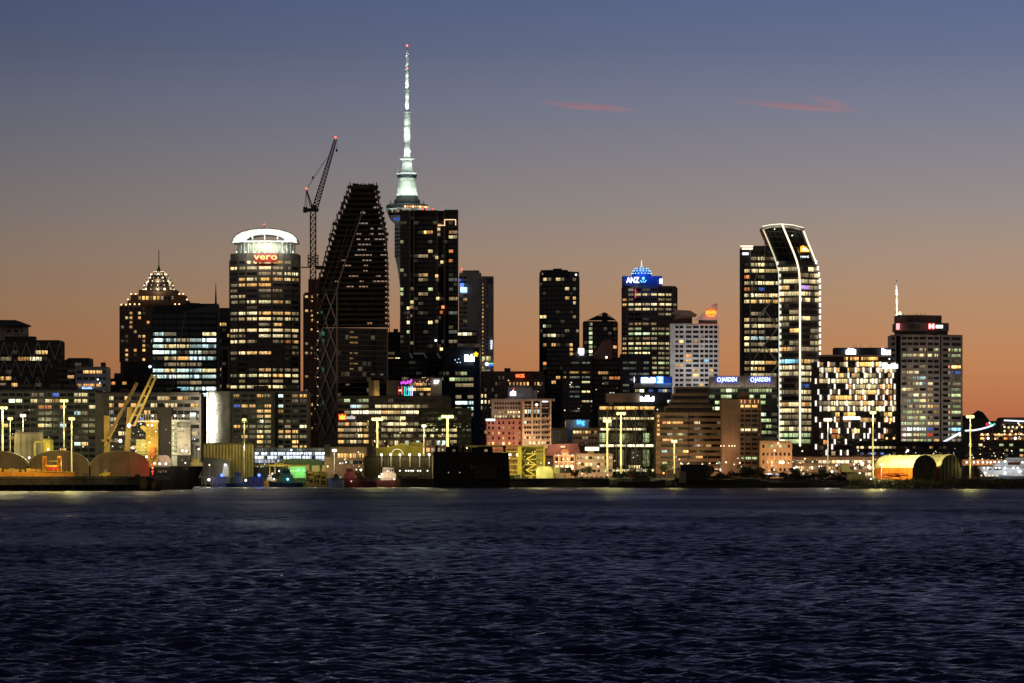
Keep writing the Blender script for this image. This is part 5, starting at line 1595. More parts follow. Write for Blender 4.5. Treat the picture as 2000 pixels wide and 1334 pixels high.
lp = ['a.o.......AAAAAww..', 'wwwa....da.dd.wwaaw', 'd..........ww..d.a.', 'wwwwyyyywwwwwwad.d.', '........wwwwyy.aaa.', '........awwwaaaaaaa', '..aaAAAA.aaa.....o.', 'd.dwdwwww.wawaaaaaw', 'dwwwdwdddww.adww.wa',
      '....A.AAA.......AA.', '.aa.o.oo..AAaa..AA.', '...................', '...oo...AA......o..', '...oo..........o...', '.o.................', '..................', '...d..............']
for r, row in enumerate(lp):
    y = 711.6 + r * 10.86
    piece('spandrel', PAINT, r_, W(1675.5, y + 5.4, D - .2), (150.5 * D / F, .5, .75), 0, (.05, .04, .034))
    for i, code in enumerate(row):
        if code == '.' and r < 9 and R.random() < .5:
            code = R.choice('dda')
        window(r_, W(1604 + i * 7.9, y, D - .1), (7.6 * D / F, .25, 8.0 * D / F), 0, code, R, True, (.014, .011, .010))
MB().pbox(1647, 1680, 814, 819.5, D - 1.4, .5).build('light_strip', EMIT, r_, (.96, .97, 1, 3))
for px, py in ((1732, 856), (1746, 856), (1729, 823), (1738, 826), (1745, 820)):
    bulb(r_, px, py, D - 2, 2.3 if py > 850 else 1.6, (1, .5, .18), 3)
for r in range(3):
    MB().pbox(1600, 1755, 894 + r * 9, 897 + r * 9, D - 3, 3).build('ground_floor_band', PAINT, r_, (.10, .08, .06))

# ================================================================== grey banded tower with red emblem
D = 2760
GW = (.46, .40, .33)
ph = ['.' * 9, '.' * 9, '..d.w.gyg', '.gdwwwwgg', '.' * 9, '..d.d..oA', '.dww...db', '..dcc....', '...wc...d', '..wd...dg', '..dwwd.gg', '.dcgww..d', '..wdwaagg', '..gwg.aag', '.dgwgd...', '.ggwgw.gg', '..CCCb.BB', '.dgwgr.cg', '.dgwgga.d', '.ggwgaagw', '.dgwgw.aw', '.gwgdg.aw']
def exp_(s_): return s_
_rp = random.Random(6)
ph = [s_ if i_ < 8 else ''.join(_rp.choice('gwdDa') if c_ == '.' and _rp.random() < .5 else c_ for c_ in s_) for i_, s_ in enumerate(ph)]
r_ = tower('emblem_tower', 'grey banded tower with dark crown carrying a red emblem sign', D, [(1742, 9), (1759, 0), (1809, 0), (1838, 5), (1880, 14)], 653, cat='tower', wall=GW, fy=(655, 866, 19),
           bays=[[1742, 1750.5], [1760, 1771, 1783, 1795, 1809], [1810, 1822, 1834], [1839, 1856, 1877]], pats=ph, rand=(.4, 'gwd'), wf=(.86, .56), out=.6, glass=(.012, .012, .013), back=40, roof=False)
MB().plan([(X(1751, D), D + 4), (X(1759, D), D - .3), (X(1759.6, D), D + 2), (X(1751.5, D), D + 6)], Z(868, D), Z(655, D)).build('dark_recess', GLASS, r_, (.01, .013, .02))
MB().plan([(X(1836, D + 5), D + 4.2), (X(1852, D + 7), D + 7.5), (X(1852, D + 8), D + 9), (X(1836, D + 6), D + 6)], Z(868, D), Z(655, D)).build('dark_recess', GLASS, r_, (.012, .012, .014))
MB().plan([(X(1756, D), D + 3), (X(1778, D), D + 1), (X(1820, D), D + 1), (X(1854, D), D + 9), (X(1854, D), D + 34), (X(1756, D), D + 34)], Z(654, D), Z(646, D)).build('crown_neck', PAINT, r_, (.035, .03, .03))
MB().plan([(X(1752, D), D + 3), (X(1776, D), D - 1), (X(1800, D), D - 1), (X(1856, D), D + 9), (X(1856, D), D + 34), (X(1752, D), D + 34)], Z(646, D), Z(630, D)).build('crown_storey', PAINT, r_, (.17, .13, .11))
MB().plan([(X(1755, D), D + 4), (X(1772, D), D + 1), (X(1786, D), D + 1), (X(1842, D), D + 9), (X(1842, D), D + 32), (X(1755, D), D + 32)], Z(630, D), Z(615, D)).build('crown_top', PAINT, r_, (.12, .09, .078))
for y in (617.5, 621, 625):
    MB().pbox(1773, 1785, y, y + 1.4, D + .6, .3).build('louvre', PAINT, r_, (.05, .04, .035))
for y in (634.5, 638, 641.5):
    MB().pbox(1773, 1796, y, y + 1.4, D - 1.5, .3).build('louvre', PAINT, r_, (.09, .07, .06))
for px in (1790, 1793, 1798, 1803, 1807):
    MB().tube(W(px, 616, D + 12), W(px, 611.5 + px % 2, D + 12), .15, .1, 4).build('antenna', METAL, r_, (.04, .035, .03))
MB().pbox(1813.5, 1826, 631, 643.5, D - 2, .4).build('sign_panel', EMIT, r_, (.85, .015, .02, 1.0))
for xa in (1816, 1823):
    MB().pbox(xa - 2, xa + 2, 632.5, 642, D - 2.6, .4).build('sign_emblem', EMIT, r_, (1, .35, .35, 3))
MB().pbox(1817, 1822, 635.5, 639, D - 2.8, .3).build('sign_emblem', EMIT, r_, (1, .45, .45, 3))
MB().pbox(1750.5, 1757, 632, 643.5, D, .5).build('sign_emblem', EMIT, r_, (1, .25, .28, 2.6))
MB().pbox(1827, 1842, 635, 641, D - 1.5, .3).build('sign_panel', PAINT, r_, (.2, .2, .2))
for i in range(4):
    MB().pbox(1828 + i * 3.5, 1830.9 + i * 3.5, 634.8, 641, D - 2.2, .3).build('sign_lettering', EMIT, r_, (.95, 1, .92, 2.4))

wall_fill_spot(r_, 1785, 740, D, 14000, (1, .84, .7), drop=100)  # added fill spots brighten the grey wall, no fixtures built
wall_fill_spot(r_, 1785, 830, D, 11000, (1, .84, .7), drop=20)
wall_fill_spot(r_, 1860, 760, D, 7000, (1, .84, .7), drop=100)
D = 2950
r_ = thing('lit_spire', 'slender cream lit spire rising left of the grey banded tower', 'spire', (X(1750, D), D, GZ))
MB().lathe([(3.2 * D / F, GZ), (2.9 * D / F, Z(655, D)), (2.6 * D / F, Z(607, D)), (1.9 * D / F, Z(577, D))], X(1751.5, D), D, 12).build('shaft', PAINT, r_, (.75, .70, .48), True)
MB().lathe([(2.9 * D / F, Z(577, D)), (1.1 * D / F, Z(552, D)), (.6 * D / F, Z(548, D))], X(1751, D), D, 12).build('tip', PAINT, r_, (.8, .78, .72), True)
MB().ball(W(1751, 548, D), 1.9 * D / F, 10, 6, .7).build('finial', PAINT, r_, (.8, .75, .6), True)
MB().ball(W(1758.5, 614, D), 6 * D / F, 14, 8, .95).build('dome', PAINT, r_, (.55, .56, .44), True)
for px, py, pw in ((1748, 582, 2600), (1754, 572, 1800), (1747, 612, 1600), (1752, 630, 1600), (1746, 655, 1600), (1756, 606, 500)):
    lamp(r_, W(px, py, D - 6), (1, .93, .72), pw, .3)

# ================================================================== right edge: hillside terraces, terminal, ship
r_ = tower('hillside_apartments', 'dark terraced apartments with warm window rows on the right shore', 2900, [(1880, 0), (2060, 0)], 862, wall=(.075, .068, .055), fy=(864, 905, 4), bays=18, rand=(.22, 'aadgy'), wf=(.72, .5), small=True, cat='apartment building', roof=False)
r_ = tower('hillside_restaurant', 'long low restaurant terrace glowing orange on the right shore', 3000, [(1914, 0), (2060, 0)], 845, wall=(.16, .08, .04), fy=(846, 860, 2), bays=16, rand=(.75, 'AaAao'), wf=(.85, .6), small=True, cat='restaurant', roof=False)
for i in range(8):
    bulb(r_, 1918 + i * 11, 848, 2996, 1.8, (1, .72, .4), 3)
for px, py, rr in ((1930, 856, 2.4), (1983, 856, 2.6)):
    bulb(r_, px, py, 2990, rr, (.92, .95, 1), 5)
r_ = tower('hilltop_block', 'flat-roofed dark block on the right skyline with rows of round amber lamps', 3250, [(1955, 0), (2070, 0)], 817, wall=(.07, .06, .052), fy=(826, 850, 3), bays=14, rand=(.35, 'aAd'), wf=(.6, .5), small=True, cat='building', roof=True)
for px, y in ((1962, 834), (1970, 835), (1978, 834), (1986, 835), (1996, 834), (1962, 842), (1976, 842)):
    bulb(r_, px, y, 3246, 2.0, (1, .72, .38), 2.4)
bar('light_strip', EMIT, r_, W(1961, 821, 3245), W(2040, 824.5, 3245), 1.0, (.86, .88, 1, 1.5))
bulb(r_, 1989, 826.5, 3244, 1.5, (.9, .95, 1), 4)
r_ = tower('grey_shed_block', 'plain grey low block left of the hilltop on the right skyline', 3150, [(1884, 0), (1952, 0)], 822, wall=(.10, .088, .07), cat='building', roof=False)
MB().pbox(1900, 1926, 816, 823, 3152, 10).build('roof_plant', PAINT, r_, (.07, .06, .05))
r_ = thing('signal_lights', 'red and teal signal lamps on a short gantry at the right skyline', 'signal lamp', W(1936, 834, 3100))
MB().pbox(1926, 1946, 832.5, 834, 3100, .6).build('gantry', METAL, r_, (.06, .06, .06))
MB().pbox(1935.3, 1936.7, 834, 931, 3100.1, .5).build('post', METAL, r_, (.06, .06, .06))
bulb(r_, 1928, 828.5, 3100, 2.8, (1, .03, .03), 1.6)
bulb(r_, 1935, 828.5, 3100, 2.6, (.06, .65, .55), 1.1)
bulb(r_, 1942, 828.5, 3100, 2.6, (.06, .65, .5), 1.0)
bulb(r_, 1932.5, 825.5, 3098, 1.4, (1, 1, 1), 4)
D = 2560
r_ = thing('lit_gangway', 'white lit sloping bridge boom rising to the right behind the twin arched sheds', 'bridge', (X(1830, D), D, GZ))
pts = [W(1790, 892, D), W(1876, 845, D)]
bar('boom', METAL, r_, pts[0] + Vector((0, .6, -.5)), pts[1] + Vector((0, .6, -.5)), .9, (.4, .4, .4))
bar('light_strip', EMIT, r_, pts[0], pts[1], 1.0, (.80, .85, 1, 1.8))
cv = [(1885, 841), (1900, 840.5), (1915, 838), (1928, 834.5), (1940, 830)]
for a, b in zip(cv, cv[1:]):
    bar('light_strip', EMIT, r_, W(*a, D), W(*b, D), .8, (.86, .88, 1, 1.7))
    bar('boom', METAL, r_, W(a[0], a[1] + 1.5, D + .8), W(b[0], b[1] + 1.5, D + .8), .7, (.3, .3, .3))
MB().pbox(1879, 1884, 840, 935, D + 2, 3).build('tower', METAL, r_, (.06, .06, .06))
MB().pbox(1938.5, 1941, 831, 936, D + 1, 1.5).build('tower', METAL, r_, (.06, .06, .06))
bulb(r_, 1875, 850, D - 1, 2.2, (.95, .9, .5), 2)
r_ = tower('low_terminal', 'low dark terminal with a lit window strip behind the twin arched sheds', 2540, [(1672, 0), (1805, 0), (1885, 6)], 862, wall=(.05, .048, .042), fy=(868, 892, 2), bays=[17, 9], pats=['ww.wwwwwwd.......' + '.a.......', '.b.bb.b..........' + '.........'], rand=(.12, 'dab'), wf=(.8, .42), small=True, cat='terminal', roof=False)
MB().poly([(1668, 868), (1810, 868), (1840, 874), (1810, 862), (1680, 861)], 2530, 20).build('roof', PAINT, r_, (.03, .032, .028))
bulb(r_, 1773, 880, 2530, 2.6, (1, .7, .65), 3)
r_ = tower('ochre_quay_hall', 'ochre lit quay hall below the brown slab with round amber lamps', 2400, [(1487, 0), (1545, 0)], 861, wall=(.30, .19, .10), fy=(864, 925, 4), bays=7, pats=['.ggyGg.', '.......', '.aA.a..', '.a.a...'], rand=(.15, 'a'), wf=(.5, .45), small=True, cat='building', roof=False)
for px, py, rr, st in ((1529, 903, 3.2, 6), (1520, 866, 2.0, 4), (1508, 909, 1.5, 3), (1513, 880, 2.2, 3), (1495, 926, 1.5, 3), (1515, 926, 2.0, 4)):
    bulb(r_, px, py, 2394, rr, (1, .66, .42), st)
lamp(r_, W(1529, 903, 2384), (1, .55, .3), 9000, .6)
lamp(r_, W(1505, 880, 2386), (1, .6, .3), 2500, .6)
r_ = tower('quay_restaurants', 'row of glowing quayside restaurants below the light-tube building', 2420, [(1545, 0), (1720, 0)], 893, wall=(.12, .075, .045), fy=(896, 932, 3), bays=20, pats=['..a...wWwwWWWwWwaW..', '.wa.wd..aa....d.aW..', '.aW.aa.......a..ww..'], rand=(.3, 'aw'), wf=(.85, .55), out=.3, small=True, cat='restaurant', roof=True)
for px, py, rr, st in ((1684, 906, 3.4, 6), (1697, 911, 2.8, 6), (1625, 921, 2.4, 5), (1555, 912, 2.0, 4), (1565, 919, 1.6, 3), (1640, 902, 1.8, 4), (1670, 915, 1.6, 4), (1587, 902, 1.4, 3), (1545, 868, 1.4, 3), (1567, 881, 1.5, 3)):
    bulb(r_, px, py, 2412, rr, (1, .80, .58), st)
lamp(r_, W(1690, 905, 2404), (1, .75, .5), 9000, .6)
lamp(r_, W(1560, 915, 2404), (1, .7, .45), 5000, .6)
lamp(r_, W(1625, 918, 2404), (1, .7, .45), 4000, .6)

# ================================================================== left wharf with arched sheds
WD = 1950
wz = Z(932, WD)
x0, x1 = X(-90, WD), X(300, WD)
o = MB().box(((x0 + x1) / 2, WD + 48, wz - .6), (x1 - x0, 96, 1.2)).build('wharf_ground', CONCRETE, None)
struct(o)
o['label'] = 'dark concrete wharf deck below the arched sheds'
MB().box((X(25, 2075), 2073, wz - .62), (X(145, 2075) - X(-90, 2075), 60, 1.2)).build('back_deck', CONCRETE, o, (.05, .05, .045))
for i in range(19):
    px = -84 + i * 20.6
    MB().box((X(px + 10, WD), WD + .6, wz - 2.2), (20.2 / F * WD, 1.2, 2.4)).build('fascia_panel', CONCRETE, o, (.05, .05, .045))
    MB().tube((X(px, WD), WD + 2, -3), (X(px, WD), WD + 2, wz - 1), .55, .55, 8).build('pile', CONCRETE, o, (.04, .04, .035))
MB().box(((x0 + x1) / 2, WD + 14, wz / 2 - 1), (x1 - x0, 3, wz)).build('back_wall', CONCRETE, o, (.03, .03, .03))
for i in range(60):
    px = -80 + i * 6.3
    MB().box((X(px, WD), WD + .3, wz + .2), (1.2, .5, .4)).build('kerb_block', CONCRETE, o, (.2, .18, .14))

def arched_shed(label, xa, xb, yapex, ybase, D, length, gable, roofc, dx=-4.0, lit=None):
    r_ = thing('arched_shed', label, 'shed', (X((xa + xb) / 2, D), D, Z(ybase, D)), 'arched sheds on the left wharf')
    ye = ybase - (ybase - yapex) * .44
    xc, hw = (xa + xb) / 2, (xb - xa) / 2
    top = [(xc - hw * math.cos(a), ye - (ye - yapex) * math.sin(a)) for a in [math.pi * i / 20 for i in range(21)]]
    MB().poly([(xa, ybase), (xb, ybase)] + top[::-1], D, .5).build('gable_wall', PAINT, r_, gable)
    vs, fs = [], []
    for q, (dd, sx) in enumerate(((-.3, 0), (length, dx))):
        for grow in (.25, -.1):
            for a, b in top:
                p_ = W(a, b, D)
                c = W(xc, ye, D)
                k = 1 + grow / max(1, (p_ - c).length)
                p2 = c + (p_ - c) * k
                vs.append((p2.x + sx, D + dd, p2.z))
    n = len(top)
    for i in range(n - 1):
        fs += [(i, i + 1, 2 * n + i + 1, 2 * n + i), (n + i + 1, n + i, 3 * n + i, 3 * n + i + 1), (i + 1, i, n + i, n + i + 1)]
    MB().add(vs, fs).build('arched_roof', METAL, r_, roofc, True)
    for s_ in (xa, xb):
        p0, p1 = W(s_, ybase, D), W(s_, ye, D)
        MB().add([(p0.x, D, p0.z), (p0.x + dx, D + length, p0.z), (p1.x + dx, D + length, p1.z), (p1.x, D, p1.z)], [(0, 1, 2, 3)]).build('side_wall', PAINT, r_, gable)
    for i in range(1, 6):
        px = xa + (xb - xa) * i / 6
        MB().pbox(px - .15, px + .15, ye + 1, ybase, D - .1, .12).build('wall_seam', PAINT, r_, tuple(v * .6 for v in gable))
    return r_
GB = (.165, .125, .085)
RF = (.62, .58, .46)
arched_shed('brown arched shed cut off by the left edge of the picture', -66, 53, 881, 933, 1985, 46, GB, RF)
arched_shed('brown arched shed in the middle of the three on the wharf', 56, 174, 880, 933, 1985, 46, GB, RF)
r_ = arched_shed('brown arched shed beside the dark ship, lit red at its right end', 177, 292, 881, 933, 1985, 46, (.17, .125, .085), RF)
for px, py, pw in ((50, 893, 900), (88, 884, 900), (160, 889, 1600), (185, 880, 1500), (20, 875, 1600), (290, 892, 900)):
    lamp(r_, W(px, py, 2012) + Vector((-3, 0, 7)), (1, .85, .45), pw * 5, .5)

# machinery on the wharf
r_ = thing('gangway_barge', 'long orange-yellow conveyor bridge lying on the wharf edge', 'conveyor', (X(70, WD), WD + 4, wz))
MB().pbox(-80, 146, 922, 931, WD + 3, 5).build('deck_beam', METAL, r_, (.62, .30, .05))
MB().pbox(-80, 146, 930.2, 932, WD + 2.4, 6).build('lower_rail', METAL, r_, (.70, .45, .12))
for i in range(15):
    px = -70 + i * 11 + R.uniform(-2, 2)
    MB().pbox(px, px + R.uniform(5, 10), 916 + R.uniform(-2, 2), 922.5, WD + 3.5, 3).build('deck_box', METAL, r_, R.choice(((.62, .34, .05), (.55, .38, .12), (.66, .42, .06))))
for i in range(10):
    px = 62 + i * 8.5
    MB().tube(W(px, 922, WD + 3), W(px + R.uniform(-1, 1), 914 + R.uniform(-2, 3), WD + 3), .12, .08, 4).build('stanchion', METAL, r_, (.6, .4, .1))
MB().tube(W(60, 920, WD + 2.6), W(146, 922.5, WD + 2.6), .12, .12, 4).build('hand_rail', METAL, r_, (.65, .5, .2))
r_ = thing('straddle_frame', 'orange steel frame with two ladder legs and red winch on the wharf', 'crane', (X(102, WD), WD + 5, Z(922, WD)))
for px in (84, 113):
    lattice(MB(), W(px + 3, 921, WD + 6), W(px + 3, 892, WD + 6), 1.5, 1.5, 6, .16).build('frame_leg', METAL, r_, (.72, .33, .05))
    MB().pbox(px, px + 6.5, 891, 894, WD + 5.4, 1.6).build('leg_cap', METAL, r_, (.75, .38, .06))
MB().pbox(84, 120, 908, 912, WD + 5.5, 2).build('cross_beam', METAL, r_, (.75, .5, .12))
MB().pbox(92, 114, 912, 919.5, WD + 5.2, 2.4).build('winch', METAL, r_, (.55, .06, .04))
MB().pbox(93, 112, 900, 901.2, WD + 6, .6).build('cross_beam', METAL, r_, (.45, .35, .15))
MB().tube(W(97, 909, WD + 6), W(108, 899, WD + 6), .12, .12, 4).build('stay', METAL, r_, (.5, .35, .12))
lamp(r_, W(100, 893, WD - 4), (1, .66, .18), 4200, .5)  # unseen front lights added over the water to brighten the wharf gear
lamp(r_, W(40, 893, WD - 4), (1, .66, .18), 4200, .5)
lamp(r_, W(-20, 893, WD - 4), (1, .66, .18), 4200, .5)
def small_vehicle(name, label, cat, px0, px1, ybase, D, col, cabin, group=None, left=True):
    r_ = thing(name, label, cat, (X((px0 + px1) / 2, D), D, Z(ybase, D)), group)
    w = px1 - px0
    h = w * .42
    hood = px0 + w * .15
    MB().poly([(px0, ybase - h * .12), (px1, ybase - h * .12), (px1, ybase - h * .52), (px1 - w * .04, ybase - h * .58), (px0 + w * .03, ybase - h * .5)], D, 1.8).build('body', METAL, r_, col)
    MB().poly([(px0 + w * .22, ybase - h * .56), (px1 - w * .14, ybase - h * .56), (px1 - w * .24, ybase - h), (px0 + w * .36, ybase - h)], D + .15, 1.5).build('cabin', GLASS, r_, cabin)
    for q in (.22, .78):
        p_ = W(px0 + w * q, ybase - h * .16, D - .02)
        rr = h * .17 / F * D
        m = MB()
        m.add([(p_.x + rr * math.cos(k * math.pi / 5), p_.y + dd, p_.z + rr * math.sin(k * math.pi / 5)) for dd in (0, .25) for k in range(10)],
              [tuple(range(10)), tuple(range(19, 9, -1))] + [(k, (k + 1) % 10, 10 + (k + 1) % 10, 10 + k) for k in range(10)])
        m.build('wheel', PAINT, r_, (.015, .015, .015))
    return r_
r_ = thing('yellow_tractor', 'yellow wharf tractor with a pale cab parked in front of the arched sheds', 'tractor', (X(204, WD), WD + 4, wz))
MB().poly([(194, 931.6), (215, 931.6), (215, 922.5), (201, 924), (194, 926)], WD + 3, 2.4).build('body', METAL, r_, (.75, .55, .04))
MB().pbox(203, 209.5, 917.5, 924, WD + 3.3, 1.8).build('cab', GLASS, r_, (.35, .34, .32))
MB().tube(W(212, 923, WD + 4), W(212, 916, WD + 4), .12, .1, 5).build('exhaust', METAL, r_, (.4, .3, .1))
for px in (198, 211):
    MB().ball(W(px, 930.5, WD + 2.8), .55, 10, 6).build('wheel', PAINT, r_, (.015, .015, .015))
lamp(r_, W(203, 912, WD - 4), (1, .85, .4), 700, .3)
r_ = thing('yellow_tank', 'yellow domed tank with an elbow pipe behind the middle arched shed', 'tank', (X(94, 2042), 2042, Z(905, 2042)))
MB().lathe([(10.5 / F * 2042, Z(931, 2042)), (10.5 / F * 2042, Z(862, 2042)), (8 / F * 2042, Z(858, 2042)), (3 / F * 2042, Z(856, 2042))], X(94, 2042), 2042, 18).build('vessel', METAL, r_, (.62, .52, .10), True)
MB().path([W(68, 931, 2042), W(68, 866, 2042), W(72, 863, 2042), W(86, 863, 2042)], .55, 8).build('elbow_pipe', METAL, r_, (.62, .52, .12))
lamp(r_, W(86, 872, 2026), (1, .85, .4), 2200, .4)
bulb(r_, 94, 878, 2034, 1.6, (1, .92, .7), 5)
r_ = tower('beige_silo_block', 'windowless beige concrete block behind the left arched sheds', 2050, [(28, 0), (71, 0)], 847, wall=(.20, .17, .13), ybot=940, cat='silo', roof=True)
for i in range(1, 4):
    MB().pbox(28 + i * 11, 28.6 + i * 11, 848, 905, 2049.7, .4).build('wall_joint', PAINT, r_, (.24, .2, .15))
bulb(r_, 57, 894, 2040, 2.0, (1, .95, .85), 5)

# ================================================================== bulk ship with yellow deck cranes
D = 2072
YC = (.42, .28, .06)
r_ = thing('cargo_ship', 'dark-hulled cargo ship with yellow deck cranes and floodlit white deckhouse', 'ship', (X(330, D), D, 0))
vs, fs = [], []
secs = [(150, 0, 9.5), (200, 0, 9.5), (300, 0, 9.5), (345, 0, 9.0), (372, .5, 6.0), (388, 2.0, 2.6), (397.5, 4.6, .15)]
for px, zl, hb in secs:
    zt = Z(911 if px > 300 else 913, D)
    xk = X(px, D) - (3.8 if px > 380 else (1.2 if px > 350 else 0))
    xd = X(px, D)
    vs += [(xk, D - hb * .8, max(-2.5, zl - 2.5)), (xd, D - hb, zt), (xd, D + hb, zt), (xk, D + hb * .8, max(-2.5, zl - 2.5))]
for i in range(len(secs) - 1):
    a = i * 4
    for k in range(4):
        fs.append((a + k, a + 4 + k, a + 4 + (k + 1) % 4, a + (k + 1) % 4))
fs += [(0, 1, 2, 3), (24, 27, 26, 25)]
MB().add([(x, y, z) for x, y, z in vs], fs).build('hull', PAINT, r_, (.007, .006, .006))
MB().pbox(300, 396, 910, 911.2, D - 8, .4).build('gunwale', METAL, r_, (.12, .08, .06))
for px in (353, 357, 361, 365):
    MB().pbox(px, px + 1.5, 914, 916.5, D - 7.2, .3).build('hull_mark', PAINT, r_, (.40, .22, .16))
for px, h in ((309, 4), (313, 5), (318, 3), (323, 4)):
    MB().pbox(px, px + 2, 919, 919 + h, D - 9.6, .3).build('hull_lettering', PAINT, r_, (.28, .16, .12))
# tall dark column and housing
MB().pbox(307, 335, 796, 889, D - 6, 9).build('dark_column', PAINT, r_, (.028, .022, .019))
for px in (309, 314, 321, 332):
    MB().tube(W(px, 797, D - 2), W(px, 790 + px % 3, D - 2), .4, .3, 6).build('column_pipe', PAINT, r_, (.02, .018, .016))
MB().poly([(307, 912), (337, 912), (336, 900), (331, 892), (324, 888.5), (307, 888.5)], D - 6, 8).build('column_housing', PAINT, r_, (.42, .30, .26))
# yellow crane A
bar('crane_post', METAL, r_, W(209, 912, D), W(209, 812, D), 2.6, YC)
bar('crane_boom', METAL, r_, W(212, 852, D - 2), W(268, 747, D - 2), 1.5, (.2, .12, .04))
bar('crane_boom', METAL, r_, W(205, 872, D - 2), W(228, 828, D - 2), 1.0, (.5, .33, .08))
MB().pbox(198, 219, 858, 863, D - 2.5, 4).build('crane_turntable', METAL, r_, (.35, .22, .07))
# yellow crane B: twin chord boom with rungs
bar('crane_post', METAL, r_, W(247, 912, D), W(254, 795, D), 2.4, YC)
bar('crane_boom', METAL, r_, W(252, 828, D - 3), W(298, 731, D - 3), 1.0, (.66, .46, .10))
bar('crane_boom', METAL, r_, W(262, 832, D - 3), W(306, 733, D - 3), 1.0, (.66, .46, .10))
for i in range(6):
    tt = i / 5.2
    bar('boom_rung', METAL, r_, W(252 + 46 * tt, 828 - 97 * tt, D - 3), W(262 + 44 * tt, 832 - 99 * tt, D - 3), .5, (.66, .46, .10))
# superstructure amidships
MB().pbox(285, 309, 820, 912, D - 7, 7).build('crane_pedestal', METAL, r_, (.55, .36, .06))
MB().pbox(268, 310, 821, 824.5, D - 8, 6).build('bridge_deck', METAL, r_, (.70, .60, .40))
for i in range(8):
    px = 269 + i * 5.2
    MB().tube(W(px, 821, D - 8), W(px, 809, D - 8), .1, .1, 4).build('rail_post', METAL, r_, (.7, .65, .5))
MB().tube(W(269, 809, D - 8), W(306, 809, D - 8), .1, .1, 4).build('hand_rail', METAL, r_, (.7, .65, .5))
MB().poly([(274, 836), (286, 846), (286, 834), (280, 831), (274, 832)], D - 7.5, 3).build('bracket', METAL, r_, (.7, .5, .1))
MB().pbox(266, 286, 858, 890, D - 7, 4).build('stair_frame', METAL, r_, (.48, .44, .14))
for i in range(5):
    MB().pbox(266, 287, 860 + i * 6.5, 861 + i * 6.5, D - 7.6, .4).build('stair_tread', METAL, r_, (.65, .6, .3))
MB().poly([(292, 893), (298, 898), (303, 888), (302, 874), (296, 872), (293, 880)], D - 9, 2).build('grab_bucket', METAL, r_, (.60, .16, .03))
# white deckhouse on the right
MB().pbox(335, 346, 824, 912, D - 6, 6).build('deckhouse', PAINT, r_, (.55, .55, .42))
MB().pbox(346, 372, 835, 889, D - 7, 9).build('deckhouse', PAINT, r_, (.62, .53, .42))
MB().pbox(335, 389, 820, 824, D - 8, 8).build('bridge_wing', PAINT, r_, (.72, .62, .52))
MB().pbox(371, 383, 806, 821, D - 6, 5).build('wheelhouse', PAINT, r_, (.55, .58, .55))
window(r_, W(377, 810, D - 6.4), (2.6, .3, 1.6), 0, 'C', R)
MB().pbox(346, 366, 826, 834, D - 5, 4).build('upper_house', PAINT, r_, (.45, .46, .38))
MB().pbox(347, 371, 889, 912, D - 6, 7).build('dark_base', PAINT, r_, (.04, .035, .03))
for k in range(8):
    MB().pbox(334.5, 346.5, 830 + k * 8.4, 831 + k * 8.4, D - 6.5, .4).build('deck_edge', METAL, r_, (.2, .2, .14))
for px, py in ((348, 843), (351, 843), (355, 843), (358, 843), (361, 869), (364, 869), (351, 854), (354, 855)):
    MB().ball(W(px, py, D - 7), .22, 8, 5).build('porthole', GLASS, r_, (.01, .01, .01))
for i in range(10):
    px = 336 + i * 5.8
    MB().tube(W(px, 820, D - 8), W(px, 811, D - 8), .09, .09, 4).build('rail_post', METAL, r_, (.7, .65, .6))
MB().pbox(372, 381, 866, 900, D - 3, 4).build('deck_crane_base', METAL, r_, (.35, .33, .28))
MB().pbox(355, 395, 903, 911, D - 5, 6).build('hatch', METAL, r_, (.52, .48, .16))
MB().pbox(376, 390, 897, 904, D - 4, 4).build('winch', METAL, r_, (.6, .42, .08))
MB().tube(W(388, 911, D - 5), W(388, 876, D - 5), .35, .25, 6).build('foremast', METAL, r_, (.7, .6, .35))
for px, py, rr, c, st in ((252, 831, 4.6, (.80, .90, 1), 9), (235, 861, 4.0, (1, .84, .70), 8), (298, 812, 2.0, (1, .86, .72), 6), (297, 822, 1.8, (1, .86, .72), 5), (297, 831, 2.2, (1, .93, .86), 6), (289, 830, 1.6, (.95, .95, 1), 4),
                          (275, 828, 1.5, (.9, .95, 1), 4), (292, 864, 2.0, (1, .86, .55), 6), (286, 892, 2.6, (1, .92, .85), 6), (302, 905, 2.4, (1, .9, .84), 6), (312, 906, 2.6, (1, .9, .86), 7), (324, 906, 2.6, (1, .9, .86), 7),
                          (342, 812, 2.4, (1, .9, .84), 6), (358, 812, 2.4, (1, .9, .84), 6), (356, 880, 2.6, (1, .93, .84), 6), (364, 881, 2.6, (1, .93, .84), 6), (388, 877, 2.2, (1, .92, .82), 6), (362, 904, 1.6, (1, .92, .82), 5), (260, 875, 1.8, (.9, .95, 1), 4)):
    bulb(r_, px, py, D - 10.5, rr * .8, c, st)
for i in range(7):
    bulb(r_, 338.5, 827 + i * 9.5, D - 7, 1.1, (.95, .95, .6), 2.6)
for px, py, c, pw in ((252, 832, (.85, .92, 1), 2600), (235, 860, (1, .75, .5), 3200), (297, 828, (1, .85, .5), 3600), (292, 870, (1, .8, .4), 4200), (345, 812, (1, .88, .78), 1800), (360, 878, (1, .9, .72), 2400), (318, 906, (1, .85, .78), 1500),
                      (340, 850, (1, .95, .5), 2200), (272, 870, (1, .85, .4), 2400), (385, 897, (1, .85, .45), 1600), (226, 810, (1, .75, .3), 4200), (280, 775, (1, .78, .35), 4200), (214, 845, (1, .75, .3), 2000)):
    lamp(r_, W(px, py, D - 15), c, pw * .36, .5)
r_ = thing('red_beacon', 'string of glowing red harbour beacon lamps at the end of the left wharf', 'beacon', W(298, 933, WD + 2))
MB().tube(W(298, 933, WD + 3), W(298, 905, WD + 3), .16, .14, 6).build('post', METAL, r_, (.12, .06, .05))
